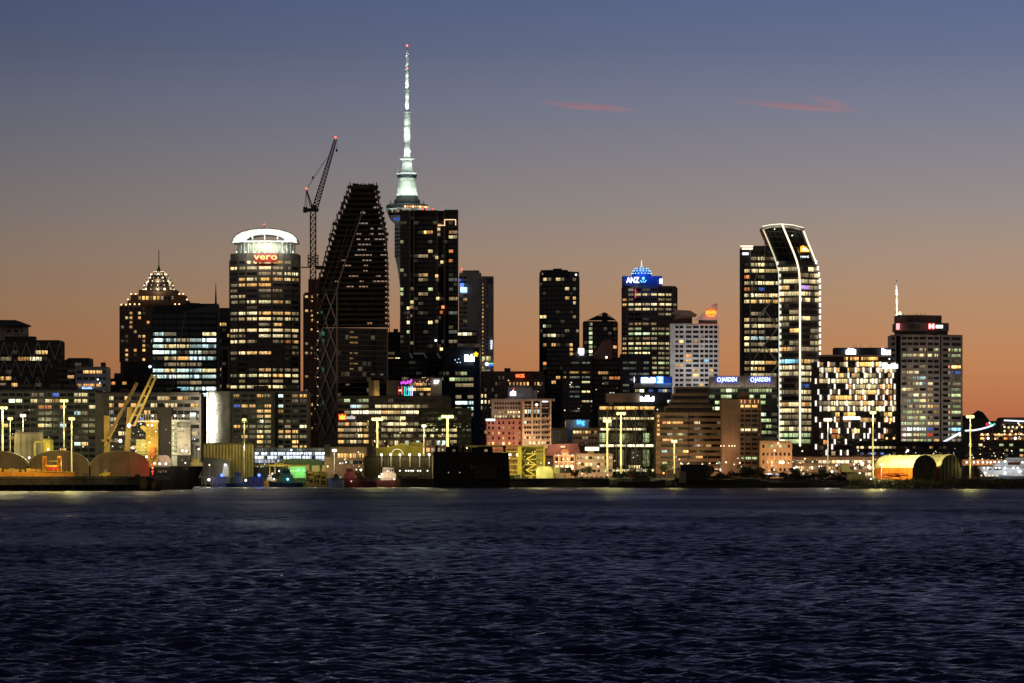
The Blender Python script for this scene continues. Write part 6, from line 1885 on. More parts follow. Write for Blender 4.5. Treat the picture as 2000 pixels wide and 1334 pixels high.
for py, rr in ((908, 2.2), (914, 1.9), (921, 2.2), (926, 1.2)):
    bulb(r_, 298, py, WD + 2, rr, (1, .05, .03) if py != 914 else (1, .3, .05), 3)
lamp(r_, W(298, 916, WD + 3), (1, .03, .02), 1500, .5)
lamp(r_, W(288, 914, WD + 28), (1, .03, .02), 900, .5)
# fender dolphin below the beacon
r_ = thing('round_fender', 'big dark round fender on the wharf corner under the red beacon', 'fender', W(305, 950, WD + 1))
MB().ball(W(307, 949, WD + 1), 2.6, 14, 8).build('tyre', PAINT, r_, (.05, .05, .02))
MB().pbox(273, 287, 933, 954, WD - .2, 1.2).build('timber_facing', TIMBER, r_, (.22, .17, .05))

# ================================================================== light masts
def light_mast(label, px, ytop, ybase, D, arm, st=1.7, col=(1, .86, .28), pw=9000, r=.42, head='bar', fwd=3.0, group='port floodlight masts'):
    r_ = thing('light_mast', label, 'lamp post', W(px, ybase, D), group)
    MB().tube(W(px, ybase, D), W(px, ytop, D), r, r * .62, 8).build('pole', METAL, r_, (.55, .52, .42))
    arm_o = MB().pbox(px - arm, px + arm, ytop - .6, ytop + 1.2, D - .4, .8).build('cross_arm', METAL, r_, (.3, .28, .22))
    n = max(2, int(arm / 2.6))
    for i in range(n):
        q = px - arm + 2 * arm * (i + .5) / n
        MB().ball(W(q, ytop + 2.8, D - .9), (2.7 + .06 * arm) / F * D, 8, 5, .95).build('floodlight', EMIT, arm_o, (*col, st))
    for i in range(3):
        f_ = .12 + i * .33
        y = ytop + (ybase - ytop) * f_
        lamp(r_, W(px, y, D - fwd - i * 1.5) , col, pw * (1.0, .5, .4)[i], .5)
    return r_
YEL = (1, .86, .38)
light_mast('tall yellow floodlight mast left of the middle arched shed, farther one', 125, 780, 930, 2080, 8, pw=5200)
light_mast('yellow floodlight mast standing in front of the middle arched shed', 140, 815, 931, 1962, 7, pw=4200)
light_mast('thick bright yellow floodlight mast at the left picture edge', 5, 794, 931, 2050, 10, st=2.1, pw=5200, r=.7)
light_mast('thin yellow floodlight mast second from the left edge', 20, 815, 931, 2060, 5, pw=2600, r=.3)
light_mast('thin white floodlight mast third from the left edge', 45, 809, 931, 2064, 6, pw=2600, r=.3, col=(1, .93, .72))
light_mast('slim floodlight mast in front of the ribbed round stair tower', 477, 817, 934, 2455, 3, pw=2400, r=.4)
light_mast('bright yellow double floodlight mast before the banded office', 737, 816, 934, 2400, 11, st=2.2, pw=9000, r=.75)
light_mast('small floodlight mast with cone of light before the dark green office', 828, 829, 934, 2400, 4, pw=4000, r=.35, col=(1, .93, .66))
light_mast('thickest yellow floodlight mast with wide glowing head in front of the dark green office', 874, 811, 934, 2395, 12, st=2.5, pw=11000, r=.95)
light_mast('yellow floodlight mast, left of the pair before the cross-braced office', 1186, 819, 925, 2340, 8, st=2.1, pw=7000, r=.62)
light_mast('tallest yellow floodlight mast, right of the pair before the cross-braced office', 1213, 805, 925, 2340, 9, st=2.2, pw=8000, r=.62)
light_mast('warm floodlight mast before the terraced brown block', 1317, 859, 925, 2345, 6, st=2.1, pw=4500, r=.4)
light_mast('white-headed floodlight mast before the light-tube building, left one', 1617, 817, 925, 2340, 8, st=2.0, pw=3600, r=.4, col=(1, .93, .70))
MAST = light_mast('yellow floodlight mast before the light-tube building, right one', 1705, 803, 936, 2168, 7, st=2.1, pw=5000, r=.45)
light_mast('yellow floodlight mast right of the twin arched sheds', 1895, 811, 936, 2210, 8, st=2.1, pw=7000, r=.5)
r_ = light_mast('slim white street light before the low quay hall', 653, 877, 925, 2420, 4, st=2.0, pw=1200, r=.25, col=(1, .96, .9))

# unseen fill spots added before the nearest blocks, imitating spill from the port masts
for ls, px, py, D_, pw in (('tall yellow floodlight mast left of', 60, 830, 2640, 17000), ('yellow floodlight mast standing', 150, 840, 2640, 12000), ('slim floodlight mast in front', 500, 830, 2600, 16000), ('bright yellow double', 735, 835, 2718, 18000),
                           ('thickest yellow', 860, 840, 2518, 12000), ('tallest yellow', 1225, 860, 2478, 5000)):
    root = next(o for o in bpy.data.objects if o.get('label', '').startswith(ls))
    wall_fill_spot(root, px, py, D_, pw, (1, .90, .42), 90.0, -10, 90)

# ================================================================== centre quay left: sheds, terminal, boats
D = 2468
r_ = tower('ribbed_hangar', 'ochre ribbed hangar below the floodlit round stair tower', D, [(396, 0), (495, 0)], 868, wall=(.20, .165, .075), cat='shed', roof=True)
for i in range(16):
    px = 399 + i * 6.2
    MB().pbox(px, px + 2.2, 869, 935, D - .9, 1.0).build('rib', PAINT, r_, (.36, .29, .11))
for px, pw in ((405, 900), (440, 900), (478, 900)):
    lamp(r_, W(px, 873, D - 14), (1, .82, .38), pw, .5)
D = 2462
r_ = thing('grey_boat_shed', 'grey low shed with curved white lit doorway by the water', 'shed', (X(422, 2450), 2450, GZ))
MB().poly([(396, 946), (448, 946), (448, 899), (420, 895), (396, 893.5)], 2452, 14).build('wall', PAINT, r_, (.15, .145, .12))
MB().poly([(433, 931), (446, 931), (446, 914), (444.5, 908), (441, 905), (437, 905)], 2451.5, .6).build('doorway', PAINT, r_, (.7, .7, .66))
lamp(r_, W(440, 916, 2446), (1, .96, .9), 500, .3)
bulb(r_, 440, 908, 2449, 2.2, (1, .97, .92), 3)
D = 2475
r_ = thing('glass_terminal', 'long glass terminal hall with cold white lit panes', 'terminal', (X(566, D), D, GZ))
MB().pbox(497, 636, 874, 940, D + 1, 14).build('wall', PAINT, r_, (.07, .075, .08))
rng = random.Random(9)
for i in range(22):
    for j in range(4):
        code = ['D', 'C', 'C', 'c'][j] if rng.random() < .86 else 'D'
        o = window(r_, W(500.5 + i * 6.2, 879 + j * 7.4, D), (5.2 * D / F, .3, 6.0 * D / F), 0, code, rng, True)
        if code in 'Cc':
            o.color = (.75, .85, 1, 1.8 if j in (1, 2) else .7)
for px in (503, 520, 545, 569, 590, 604, 622, 633):
    bulb(r_, px, 885, D - 1.5, 1.5, (.88, .93, 1), 5)
bulb(r_, 569, 879, D - 3, 1.8, (.5, .7, 1), 6)
D = 2450
r_ = thing('green_roof_shed', 'low dark green shed with three yellow lit openings at the quay', 'shed', (X(600, D), D, GZ))
MB().poly([(540, 905), (662, 910), (655, 904), (610, 896.5), (570, 895.5), (548, 899)], D - 1, 22).build('roof', PAINT, r_, (.055, .075, .045))
MB().poly([(545, 945), (655, 945), (655, 909), (545, 904)], D, 18).build('wall', PAINT, r_, (.06, .075, .045))
for x0_, x1_ in ((590, 604), (609, 624), (629, 644)):
    MB().pbox(x0_, x1_, 909, 921, D - .3, .4).build('opening', EMIT, r_, (.62, .46, .10, .45))
MB().pbox(497, 603, 907.5, 911, D - 3, 2).build('yellow_beam', METAL, r_, (.62, .46, .08))
lamp(r_, W(545, 905, D - 14), (1, .85, .4), 2200, .4)
lamp(r_, W(620, 905, D - 14), (1, .85, .4), 1500, .4)
r_ = thing('low_quay_hall', 'low cream quay hall with a glowing orange glazed upper floor', 'building', (X(680, 2440), 2440, GZ))
MB().pbox(634, 716, 873, 945, 2440, 14).build('wall', PAINT, r_, (.12, .088, .055))
for i in range(9):
    window(r_, W(662 + i * 6, 890, 2439.7), (5.2 * 2440 / F, .3, 2.3), 0, 'A', rng, True)
    window(r_, W(662 + i * 6, 903, 2439.7), (5.2 * 2440 / F, .3, 1.8), 0, rng.choice('.d..'), rng, True)
MB().pbox(634, 644, 868, 892, 2436, 3).build('notice_frame', PAINT, r_, (.02, .025, .015))

def hull(root, x0, x1, D, ydeck, beam, col, bow=1, rise=1.2):
    """pointed hull with sheer; bow = 1 points to the right"""
    L = X(x1, D) - X(x0, D)
    xa = X(x0, D) if bow == 1 else X(x1, D)
    zt = Z(ydeck, D)
    prof_ = [(0, .75, 0), (.15, .95, 0), (.5, 1, 0), (.75, .85, .25), (.9, .45, .7), (1, .04, 1)]
    vs, fs = [], []
    for tt, hb, rs in prof_:
        xx = xa + bow * L * tt
        z = zt + rise * rs
        vs += [(xx - bow * rs * .8, D - beam / 2 * hb * .7, -1.0), (xx, D - beam / 2 * hb, z), (xx, D + beam / 2 * hb, z), (xx - bow * rs * .8, D + beam / 2 * hb * .7, -1.0)]
    for i in range(len(prof_) - 1):
        a = i * 4
        for k in range(4):
            q = (a + k, a + (k + 1) % 4, a + 4 + (k + 1) % 4, a + 4 + k)
            fs.append(q if bow == -1 else q[::-1])
    e = len(vs)
    fs += [(0, 1, 2, 3)[::-bow], (e - 4, e - 3, e - 2, e - 1)[::bow]]
    return MB().add(vs, fs).build('hull', PAINT, root, col)
def boat(name, label, x0, x1, D, ydeck, ycab, col, cab, bow=1, cat='boat', mast=None, lights=(), group='boats moored along the quay', beam=6, house=(.3, .68)):
    r_ = thing(name, label, cat, (X((x0 + x1) / 2, D), D, 0), group)
    hull(r_, x0, x1, D, ydeck, beam, col, bow)
    w = x1 - x0
    a, b = (x0 + w * house[0], x0 + w * house[1]) if bow == 1 else (x1 - w * house[1], x1 - w * house[0])
    ym = ydeck - (ydeck - ycab) * .55
    MB().pbox(a, b, ym, ydeck + .5, D - beam * .32, beam * .64).build('deckhouse', PAINT, r_, cab)
    wh = MB().poly([(a + w * .06, ym + .2), (b - w * .06, ym + .2), (b - w * .09, ycab), (a + w * .08, ycab)], D - beam * .26, beam * .5).build('wheelhouse', PAINT, r_, cab)
    n = max(2, int((b - a) / 5))
    for i in range(n):
        px = a + w * .08 + (b - a - w * .16) * (i + .5) / n
        MB().pbox(px - 1, px + 1, ycab + (ym - ycab) * .3, ycab + (ym - ycab) * .7, D - beam * .28, .2).build('window', GLASS, wh, (.012, .012, .014))
    MB().path([W(x0 + 2, ydeck - 2.4, D - beam * .4), W(x1 - 6, ydeck - 3, D - beam * .4)], .07, 4).build('hand_rail', METAL, r_, (.3, .3, .3))
    if mast:
        px = (a + b) / 2
        MB().tube(W(px, ycab, D), W(px, mast, D), .22, .1, 6).build('mast', METAL, r_, (.35, .33, .3))
        MB().tube(W(px - 5, mast + 5, D), W(px + 5, mast + 5, D), .08, .08, 4).build('yard', METAL, r_, (.3, .3, .3))
    for px, py, rr, c, st, pw in lights:
        bulb(r_, px, py, D - beam * .5, rr, c, st)
        if pw:
            lamp(r_, W(px, py, D - beam * .5 - 3), c, pw, .3)
    return r_
boat('tugboat', 'blue tugboat moored between the two blue-lit pile clusters', 440, 488, 2350, 944, 922, (.015, .04, .10), (.10, .13, .20), 1, 'tugboat', 905, ((480, 938, 2.2, (1, .93, .85), 5, 260),))
boat('tugboat', 'dark tugboat lit green beside the green shed', 524, 592, 2340, 943, 916, (.012, .02, .025), (.04, .09, .05), -1, 'tugboat', 902, ((535, 936, 1.8, (.8, .9, 1), 4, 150), (562, 936, 2.2, (.3, .8, 1), 5, 200), (545, 920, 1.6, (.8, .85, 1), 4, 0)))
r_ = thing('green_lit_deckhouse', 'small building washed in green light behind the dark tugboat', 'building', (X(582, 2448), 2448, GZ))
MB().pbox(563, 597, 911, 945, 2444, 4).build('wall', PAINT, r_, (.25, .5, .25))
for i in range(6):
    MB().pbox(567 + i * 3, 568.2 + i * 3, 918, 921, 2443.5, .3).build('light_strip', EMIT, r_, (.55, .9, .4, 1.5))
bulb(r_, 593, 919, 2442, 2.0, (.15, 1, .3), 5)
bulb(r_, 583, 918, 2442, 1.4, (.3, 1, .6), 4)
lamp(r_, W(588, 918, 2438), (.06, 1, .18), 800, .4)
lamp(r_, W(570, 922, 2436), (.2, 1, .25), 900, .4)
r_ = boat('crane_barge', 'yellow work barge with spread boom arms left of the dark tugboat', 513, 541, 2400, 939, 928, (.55, .36, .05), (.6, .55, .45), 1, 'barge', None, ((532, 925, 1.6, (1, .85, .7), 4, 900),))
for a, b, c_, d_ in ((514, 893, 529, 910), (545, 903, 527, 911), (537, 888, 537, 925), (561, 893, 550, 909), (537, 909, 551, 905), (527, 911, 527, 930)):
    bar('boom', METAL, r_, W(a, b, 2400), W(c_, d_, 2400), .45, (.70, .56, .12))
lamp(r_, W(537, 902, 2385), (1, .85, .4), 900, .3)
for k, (label, px) in enumerate((('pile cluster with a glowing blue navigation lamp, left of the blue tugboat', 433), ('pile cluster with a glowing blue navigation lamp, right of the blue tugboat', 506))):
    r_ = thing('mooring_dolphin', label, 'mooring post', W(px - 8, 954, 2295), 'blue-lit mooring dolphins')
    for i in range(8):
        MB().tube((X(px - 18 + i * 3.6, 2297), 2297, -2), W(px - 18 + i * 3.6, 931 + (i % 3), 2297), .28, .28, 6).build('pile', TIMBER, r_, (.20, .17, .15))
    MB().pbox(px - 20, px + 10, 931, 934, 2296, 3).build('cap_beam', TIMBER, r_, (.10, .09, .08))
    MB().tube(W(px, 934, 2294.5), W(px, 926, 2294.5), .2, .2, 6).build('lamp_post', METAL, r_, (.2, .2, .25))
    bulb(r_, px, 928, 2294, 3.0, (.10, .24, 1), 4)
    lamp(r_, W(px, 928, 2290), (.05, .12, 1), 2400, .5)
r_ = thing('landing_stage', 'small jetty with a white lamp beside the ship bow', 'jetty', W(405, 950, 2300))
MB().pbox(393, 412, 930, 932, 2300, 5).build('deck', TIMBER, r_, (.2, .17, .13))
for px in (394, 402, 411):
    MB().tube((X(px, 2301), 2301, -2), W(px, 931, 2301), .25, .25, 6).build('pile', TIMBER, r_, (.3, .26, .2))
MB().tube(W(409, 931, 2301), W(409, 908, 2301), .2, .14, 6).build('lamp_post', METAL, r_, (.5, .45, .35))
bulb(r_, 409, 908, 2300, 1.5, (1, .9, .6), 4)
bulb(r_, 408, 937, 2299, 2.6, (1, .93, .85), 6)
lamp(r_, W(408, 936, 2294), (1, .9, .8), 400, .3)
r_ = thing('yellow_machinery', 'yellow quay machinery block with dark openings below the green shed', 'machinery', W(617, 948, 2318))
MB().pbox(597, 638, 925, 949, 2319, 6).build('housing', METAL, r_, (.45, .35, .06))
for x0_, x1_, y0_, y1_ in ((600, 603.5, 932, 940), (605, 611, 935, 943), (614, 617, 930, 945), (619, 625, 928, 933), (619, 623, 937, 946), (628, 635, 931, 935), (627, 636, 939, 947)):
    MB().pbox(x0_, x1_, y0_, y1_, 2318.7, .5).build('opening', PAINT, r_, (.015, .013, .008))
for x0_, x1_, y0_ in ((600, 606, 918), (613, 621, 921), (625, 629, 915), (631, 637, 922)):
    MB().pbox(x0_, x1_, y0_, 925.5, 2320, 3).build('hopper', METAL, r_, (.36, .28, .07))
for y0_ in (928, 936, 944):
    MB().tube(W(597, y0_, 2318.2), W(638, y0_ - .6, 2318.2), .12, .12, 5).build('pipe', METAL, r_, (.5, .42, .14))
MB().poly([(598, 929), (612, 929), (610, 922), (602, 921)], 2319, 4).build('engine_cover', METAL, r_, (.6, .5, .15))
lamp(r_, W(610, 918, 2308), (1, .85, .35), 900, .3)
boat('fishing_boat', 'pale blue small boat with clutter in front of the red boats', 640, 672, 2300, 938, 926, (.22, .30, .36), (.10, .12, .10), -1, 'boat', 915, ((665, 932, 1.0, (.4, .8, 1), 2, 0),))
boat('fishing_boat', 'red fishing boat, left one beside the white pilot boat', 655, 712, 2325, 935, 914, (.16, .03, .025), (.22, .05, .04), 1, 'boat', 897, ((705, 918, 2.2, (1, .82, .66), 6, 600), (676, 903, 1.4, (.85, .9, 1), 4, 0)))
boat('fishing_boat', 'long dark red boat low in the water beside the white pilot boat', 672, 735, 2305, 941, 930, (.07, .02, .02), (.10, .04, .03), -1, 'boat', None, ((686, 940, 1.4, (1, .5, .35), 2, 150),))
boat('pilot_boat', 'white pilot boat with warm lights before the pillared arcade', 730, 784, 2312, 938, 913, (.07, .02, .015), (.66, .56, .46), 1, 'boat', 885, ((741, 931, 2.2, (1, .75, .55), 6, 700), (746, 926, 1.8, (1, .75, .5), 5, 0), (770, 936, 1.6, (1, .7, .45), 4, 300), (757, 920, 1.4, (1, .85, .6), 4, 400)), house=(.25, .8))

# pillared arcade and gabled hall
D = 2352
r_ = tower('pillared_arcade', 'dark timber-pillared arcade with six white lamps along its top', D, [(710, 0), (844, 0)], 893, wall=(.05, .045, .025), cat='arcade', roof=True)
for i in range(34):
    px = 711 + i * 3.95
    MB().pbox(px, px + 1.7, 895, 936, D - .9, .9).build('pillar', TIMBER, r_, (.20, .17, .075))
for px in (745, 763, 781, 800, 819, 838):
    bulb(r_, px, 888, D - 2, 2.3, (1, .92, .80), 6)
    MB().tube(W(px + .6, 889, D - 1.4), W(px + .6, 912, D - 1.4), .3, .3, 6).build('lamp_post', PAINT, r_, (.4, .34, .2))
    lamp(r_, W(px, 889, D - 5), (1, .86, .6), 420, .3)
for px in (781, 793, 798, 803, 807, 816, 821, 835):
    bulb(r_, px, 919.5, D - 3, 1.4, (1, .96, .88), 4)
r_ = thing('yellow_gabled_hall', 'yellow-lit low gabled hall with arched sign ring behind the pillared arcade', 'building', (X(780, 2385), 2385, GZ))
MB().poly([(735, 936), (826, 936), (826, 874), (806, 874), (786, 868), (762, 874), (735, 876)], 2385, 16).build('gable_wall', PAINT, r_, (.36, .29, .05))
MB().poly([(733, 877), (762, 875), (786, 868.5), (808, 875), (827, 875), (827, 872.5), (808, 872.5), (786, 865.5), (762, 872.5), (733, 874.5)], 2384, 18).build('roof', PAINT, r_, (.42, .35, .08))
MB().pbox(800, 826, 864, 874, 2390, 10).build('roof_plant', PAINT, r_, (.36, .3, .06))
lamp(r_, W(760, 872, 2370), (1, .85, .3), 1800, .4)
lamp(r_, W(812, 872, 2370), (1, .85, .3), 1800, .4)
for i in range(8):
    a0, a1 = math.pi * i / 8, math.pi * (i + 1) / 8
    bar('sign_ring', EMIT, r_, W(776 + 11.5 * math.cos(a0), 888 - 11 * math.sin(a0), 2382), W(776 + 11.5 * math.cos(a1), 888 - 11 * math.sin(a1), 2382), .4, (1, .9, .45, 1.0))
cars = (('teal parked car leftmost on the quay before the arcade', 776, 786, (.04, .20, .17)), ('white parked car on the quay before the arcade', 785, 795, (.55, .55, .5)), ('dark red parked car on the quay before the arcade', 792, 801, (.25, .03, .03)),
        ('pink-red parked car fourth from the left before the arcade', 800, 809, (.35, .10, .10)), ('purple-blue parked car on the quay before the arcade', 808, 817, (.10, .08, .22)), ('orange parked car rightmost on the quay before the arcade', 816, 827, (.50, .22, .05)))
for lb, a, b, c in cars:
    small_vehicle('parked_car', lb, 'car', a, b, 934.2, 2333, c, (.02, .02, .025), 'cars parked before the arcade')

# dark moored barge with two block towers
D = 2288
DK = (.008, .006, .005)
r_ = thing('dark_barge', 'big black moored barge with two square deck towers in silhouette', 'barge', (X(918, D), D, 0))
MB().poly([(846, 952), (996, 952), (996, 934), (993, 884), (846, 882)], D, 14).build('hull_block', PAINT, r_, DK)
for a, b in ((871, 897), (932, 962)):
    MB().pbox(a, b, 872, 884, D + 3, 8).build('deck_tower', PAINT, r_, DK)
    window(r_, W((a + b) / 2 + 2, 880, D + 2.8), (1.6, .3, 1.2), 0, 'd', R, True)
MB().pbox(926, 970, 908, 936, D - 2, 4).build('deck_box', PAINT, r_, (.03, .02, .012))
MB().poly([(918, 916), (926, 916), (926, 912), (919, 905)], D - 2, 1).build('deck_flap', PAINT, r_, (.08, .05, .03))
for y in (893, 900, 922, 932):
    MB().pbox(847, 992, y, y + .8, D - .4, .4).build('rubbing_strake', PAINT, r_, (.035, .028, .02))
for px in (876, 898):
    bulb(r_, px, 923, D - 2.5, .9, (.7, .7, .65), .8)
for i in range(24):
    px = 848 + i * 6.2
    if not (869 < px < 899 or 930 < px < 964):
        MB().tube(W(px, 883, D + .5), W(px, 877.5, D + .5), .08, .08, 4).build('rail_post', METAL, r_, (.05, .045, .04))
for y in (877.5, 880):
    MB().tube(W(847, y, D + .5), W(870, y, D + .5), .06, .06, 4).build('hand_rail', METAL, r_, (.05, .045, .04))
    MB().tube(W(898, y, D + .5), W(931, y, D + .5), .06, .06, 4).build('hand_rail', METAL, r_, (.05, .045, .04))
    MB().tube(W(963, y, D + .5), W(993, y, D + .5), .06, .06, 4).build('hand_rail', METAL, r_, (.05, .045, .04))
for px in (852, 905, 985):
    MB().lathe([(.8, Z(883, D)), (.8, Z(873, D)), (1.1, Z(872, D)), (1.1, Z(870, D))], X(px, D), D + 6, 10).build('vent', METAL, r_, (.03, .025, .02))
for px in (856, 864, 900, 910, 978, 986):
    MB().pbox(px, px + 4, 904, 915, D - .5, .5).build('hatch', PAINT, r_, (.03, .024, .016))
for i in range(7):
    MB().ball(W(852 + i * 22, 944, D - 1.2), 1.1, 10, 6).build('tyre_fender', PAINT, r_, (.012, .012, .012))
MB().tube(W(915, 884, D + 4), W(915, 862, D + 4), .18, .1, 5).build('mast', METAL, r_, (.06, .05, .04))
MB().tube(W(915, 864, D + 4), W(946, 873, D + 4), .05, .05, 4).build('stay', METAL, r_, (.05, .05, .04))

# yellow steel frame hall
D = 2362
YS = (.55, .46, .08)
r_ = thing('yellow_steel_frame', 'yellow-lit open steel frame hall with stair tower and mesh bay', 'steel frame', (X(1013, D), D, GZ))
MB().pbox(900, 1062, 870, 873.5, D + 1, 14).build('roof_edge', METAL, r_, (.28, .24, .05))
MB().pbox(992, 1012, 876, 940, D + 8, 2).build('back_wall', PAINT, r_, (.45, .24, .10))
MB().pbox(1017, 1064, 873, 940, D + 9, 2).build('back_wall', PAINT, r_, (.10, .085, .02))
for px in (985, 1013, 1017, 1063):
    MB().pbox(px - 1.6, px + 1.6, 871, 940, D, 1).build('column', METAL, r_, YS)
for y in (882, 896, 907, 918, 927):
    MB().pbox(963, 1016, y - .9, y + .9, D + .3, .6).build('beam', METAL, r_, YS)
for y in (886, 897, 907.5, 918, 929):
    MB().pbox(1027, 1047, y - .7, y + .7, D - .6, 1.4).build('stair_landing', METAL, r_, (.58, .5, .15))
for i in range(4):
    ya = 886 + i * 10.7
    bar('stair_flight', METAL, r_, W(1028 if i % 2 else 1046, ya, D - .5), W(1046 if i % 2 else 1028, ya + 10.7, D - .5), .5, (.62, .46, .08))
for i in range(7):
    px = 1048 + i * 2.4
    MB().pbox(px, px + .5, 874, 935, D - .2, .3).build('mesh_bar', METAL, r_, (.5, .42, .1))
for i in range(7):
    MB().pbox(1047, 1064, 878 + i * 8, 878.7 + i * 8, D - .4, .3).build('mesh_bar', METAL, r_, (.5, .42, .1))
for i in range(4):
    bar('brace', METAL, r_, W(1018 if i % 2 else 1028, 876 + i * 14, D), W(1028 if i % 2 else 1018, 890 + i * 14, D), .4, (.3, .28, .07))
bulb(r_, 996, 888, D - 2, 2.6, (1, .82, .5), 6)
MB().pbox(1008.5, 1011, 886, 891, D, .4).build('lamp_box', EMIT, r_, (1, .8, .5, 3))
for px, py, pw in ((1000, 890, 1600), (1040, 885, 2600), (1040, 920, 2600), (1000, 920, 1600), (1060, 895, 1500)):
    lamp(r_, W(px, py, D - 12), (1, .86, .32), pw, .4)
D = 2335
r_ = thing('yellow_tunnel_shed', 'small bright yellow tunnel shed on the quay', 'shed', (X(1066, D), D, GZ))
MB().poly([(1047, 935), (1081, 935), (1080, 918), (1076, 912.5), (1071, 911), (1054, 911), (1049.5, 913.5), (1047, 919)], D, 7).build('curved_shell', PAINT, r_, (.62, .58, .22))
MB().poly([(1079, 935), (1086, 935), (1086, 919), (1083, 913), (1077, 911), (1074, 911), (1079, 916)], D + 1, 7).build('end_wall', PAINT, r_, (.16, .14, .04))
lamp(r_, W(1058, 905, D - 14), (1, .88, .38), 11000, .5)
for lb, a, b, c in (('yellow-lit pale container box next to the tunnel shed', 1082, 1093, (.50, .45, .18)), ('dark olive container box, second from the tunnel shed', 1093.5, 1104, (.12, .11, .06)), ('dark grey container box, third from the tunnel shed', 1104.5, 1116, (.09, .085, .06))):
    r_ = thing('container', lb, 'container', W((a + b) / 2, 925, 2330), 'containers on the quay')
    MB().pbox(a, b, 913, 924, 2330, 3).build('box', METAL, r_, c)
    for i in range(3):
        q = a + (b - a) * (i + .5) / 3
        MB().pbox(q - .3, q + .3, 914, 923.5, 2329.8, .2).build('rib', METAL, r_, tuple(v * .7 for v in c))
    for px in (a + 1, b - 1):
        MB().pbox(px - .5, px + .5, 924, 935, 2330.5, 1).build('trestle_leg', METAL, r_, (.2, .18, .08))
# timber fender piles along the quay
r_ = thing('timber_quay_front', 'row of dark timber piles facing the quay below the parked trucks', 'quay wall', (X(1010, 2306), 2306, 0))
for i in range(120):
    px = 780 + i * 3.55
    if 844 < px < 996:
        continue
    MB().tube((X(px, 2307), 2307, -2), W(px, 936 + (i * 7 % 3) * .6, 2307), .30, .30, 6).build('pile', TIMBER, r_, (.055, .05, .03))
MB().pbox(780, 1206, 937, 939, 2306, 1).build('waling', TIMBER, r_, (.05, .045, .03))
bar('ladder', METAL, r_, W(1196, 935, 2304), W(1202, 950, 2304), .4, (.22, .2, .08))
rng = random.Random(55)
adj = ['white', 'black', 'silver', 'red', 'amber', 'grey', 'dark blue', 'cream', 'brown']
cc = [(.55, .55, .52), (.03, .03, .03), (.35, .35, .35), (.35, .05, .04), (.5, .26, .04), (.16, .16, .16), (.04, .06, .14), (.5, .42, .28), (.16, .09, .05)]
pos = ['first', 'second', 'third', 'fourth', 'fifth', 'sixth', 'seventh', 'eighth', 'ninth']
for i in range(9):
    a = 1122 + i * 9.6
    small_vehicle('parked_car', '%s parked car, %s from the containers in the quay row' % (adj[i], pos[i]), 'car', a, a + 8.6, 934.0, 2322 + (i % 2) * 3, cc[i], (.02, .02, .022), 'cars parked by the containers')
for i in range(14):
    pass

# ================================================================== dark right quay: bank, trees, moored boats
m = MB()
vs, fs = [], []
rng = random.Random(12)
n = 90
for i in range(n + 1):
    px = 1190 + (1705 - 1190) * i / n
    top = 939 - 3 * math.sin(i * .31) - rng.uniform(0, 2)
    vs += [(X(px, 2262), 2262, -1.5), (X(px, 2268), 2266 + rng.uniform(-1, 1), 1.2 + rng.uniform(-.3, .5)), (X(px, 2276), 2276, Z(top, 2276)), (X(px, 2312), 2312, GZ - .05)]
for i in range(n):
    for k in range(3):
        a = i * 4 + k
        fs.append((a, a + 4, a + 5, a + 1))
struct(MB().add(vs, fs).build('shore_bank', HILL, None))
def foliage_mesh(mb, c, rx, ry, rz, n, size, rng):
    for _ in range(n):
        while True:
            a, b, d = rng.uniform(-1, 1), rng.uniform(-1, 1), rng.uniform(-1, 1)
            l = a * a + b * b + d * d
            if .12 < l < 1: break
        q = Vector((c[0] + a * rx, c[1] + b * ry, c[2] + d * rz))
        u = Vector((rng.gauss(0, 1), rng.gauss(0, 1), rng.gauss(0, 1))).normalized()
        v = u.cross(Vector((rng.gauss(0, 1), rng.gauss(0, 1), rng.gauss(0, 1)))).normalized()
        s_ = size * rng.uniform(.6, 1.4)
        mb.add([q - u * s_, q + v * s_ * .6, q + u * s_, q - v * s_ * .6], [(0, 1, 2, 3)])
def tree(label, px, ybase, ytop, wpx, D, rng, col=(.022, .028, .014), group='dark trees along the right quay'):
    r_ = thing('tree', label, 'tree', W(px, ybase, D), group)
    H = (ybase - ytop) / F * D
    w = wpx / F * D
    b = W(px, ybase, D)
    m = MB().tube(b, b + Vector((.1, 0, H * .5)), .28, .16, 6)
    for k in range(5):
        an = k * 1.26 + rng.random()
        m.tube(b + Vector((0, 0, H * .35)), b + Vector((w * .34 * math.cos(an), w * .3 * math.sin(an), H * rng.uniform(.55, .85))), .13, .05, 5)
    m.build('trunk', TIMBER, r_, (.05, .04, .03))
    m = MB()
    for k in range(9):
        c = b + Vector((rng.uniform(-.36, .36) * w, rng.uniform(-.3, .3) * w, H * rng.uniform(.42, .86)))
        foliage_mesh(m, c, w * .22, w * .22, H * .17, 130, .26, rng)
    m.build('crown', LEAF, r_, col)
    return r_
rng = random.Random(21)
spec = [(1404, 924, 22), (1420, 920, 24), (1446, 922, 26), (1462, 914, 28), (1478, 911, 26), (1500, 922, 26), (1523, 918, 24), (1545, 921, 26), (1566, 920, 28), (1590, 922, 26), (1612, 921, 26), (1636, 926, 24), (1655, 930, 20)]
side_ = ['leftmost', 'second from the left', 'third from the left', 'fourth from the left', 'fifth from the left', 'sixth from the left', 'seventh from the left', 'sixth from the right', 'fifth from the right', 'fourth from the right', 'third from the right', 'second from the right', 'rightmost']
for (px, yt, w), sd in zip(spec, side_):
    tree('dark tree, %s of the row along the right quay' % sd, px, 944, yt, w * 1.35, 2282 + rng.uniform(-3, 6), rng)
tree('dark tree before the cross-braced office corner', 1300, 934, 899, 24, 2346, rng, (.03, .045, .015))
tree('dark green tree before the cream quay building', 1146, 934, 910, 26, 2346, rng, (.03, .045, .015))
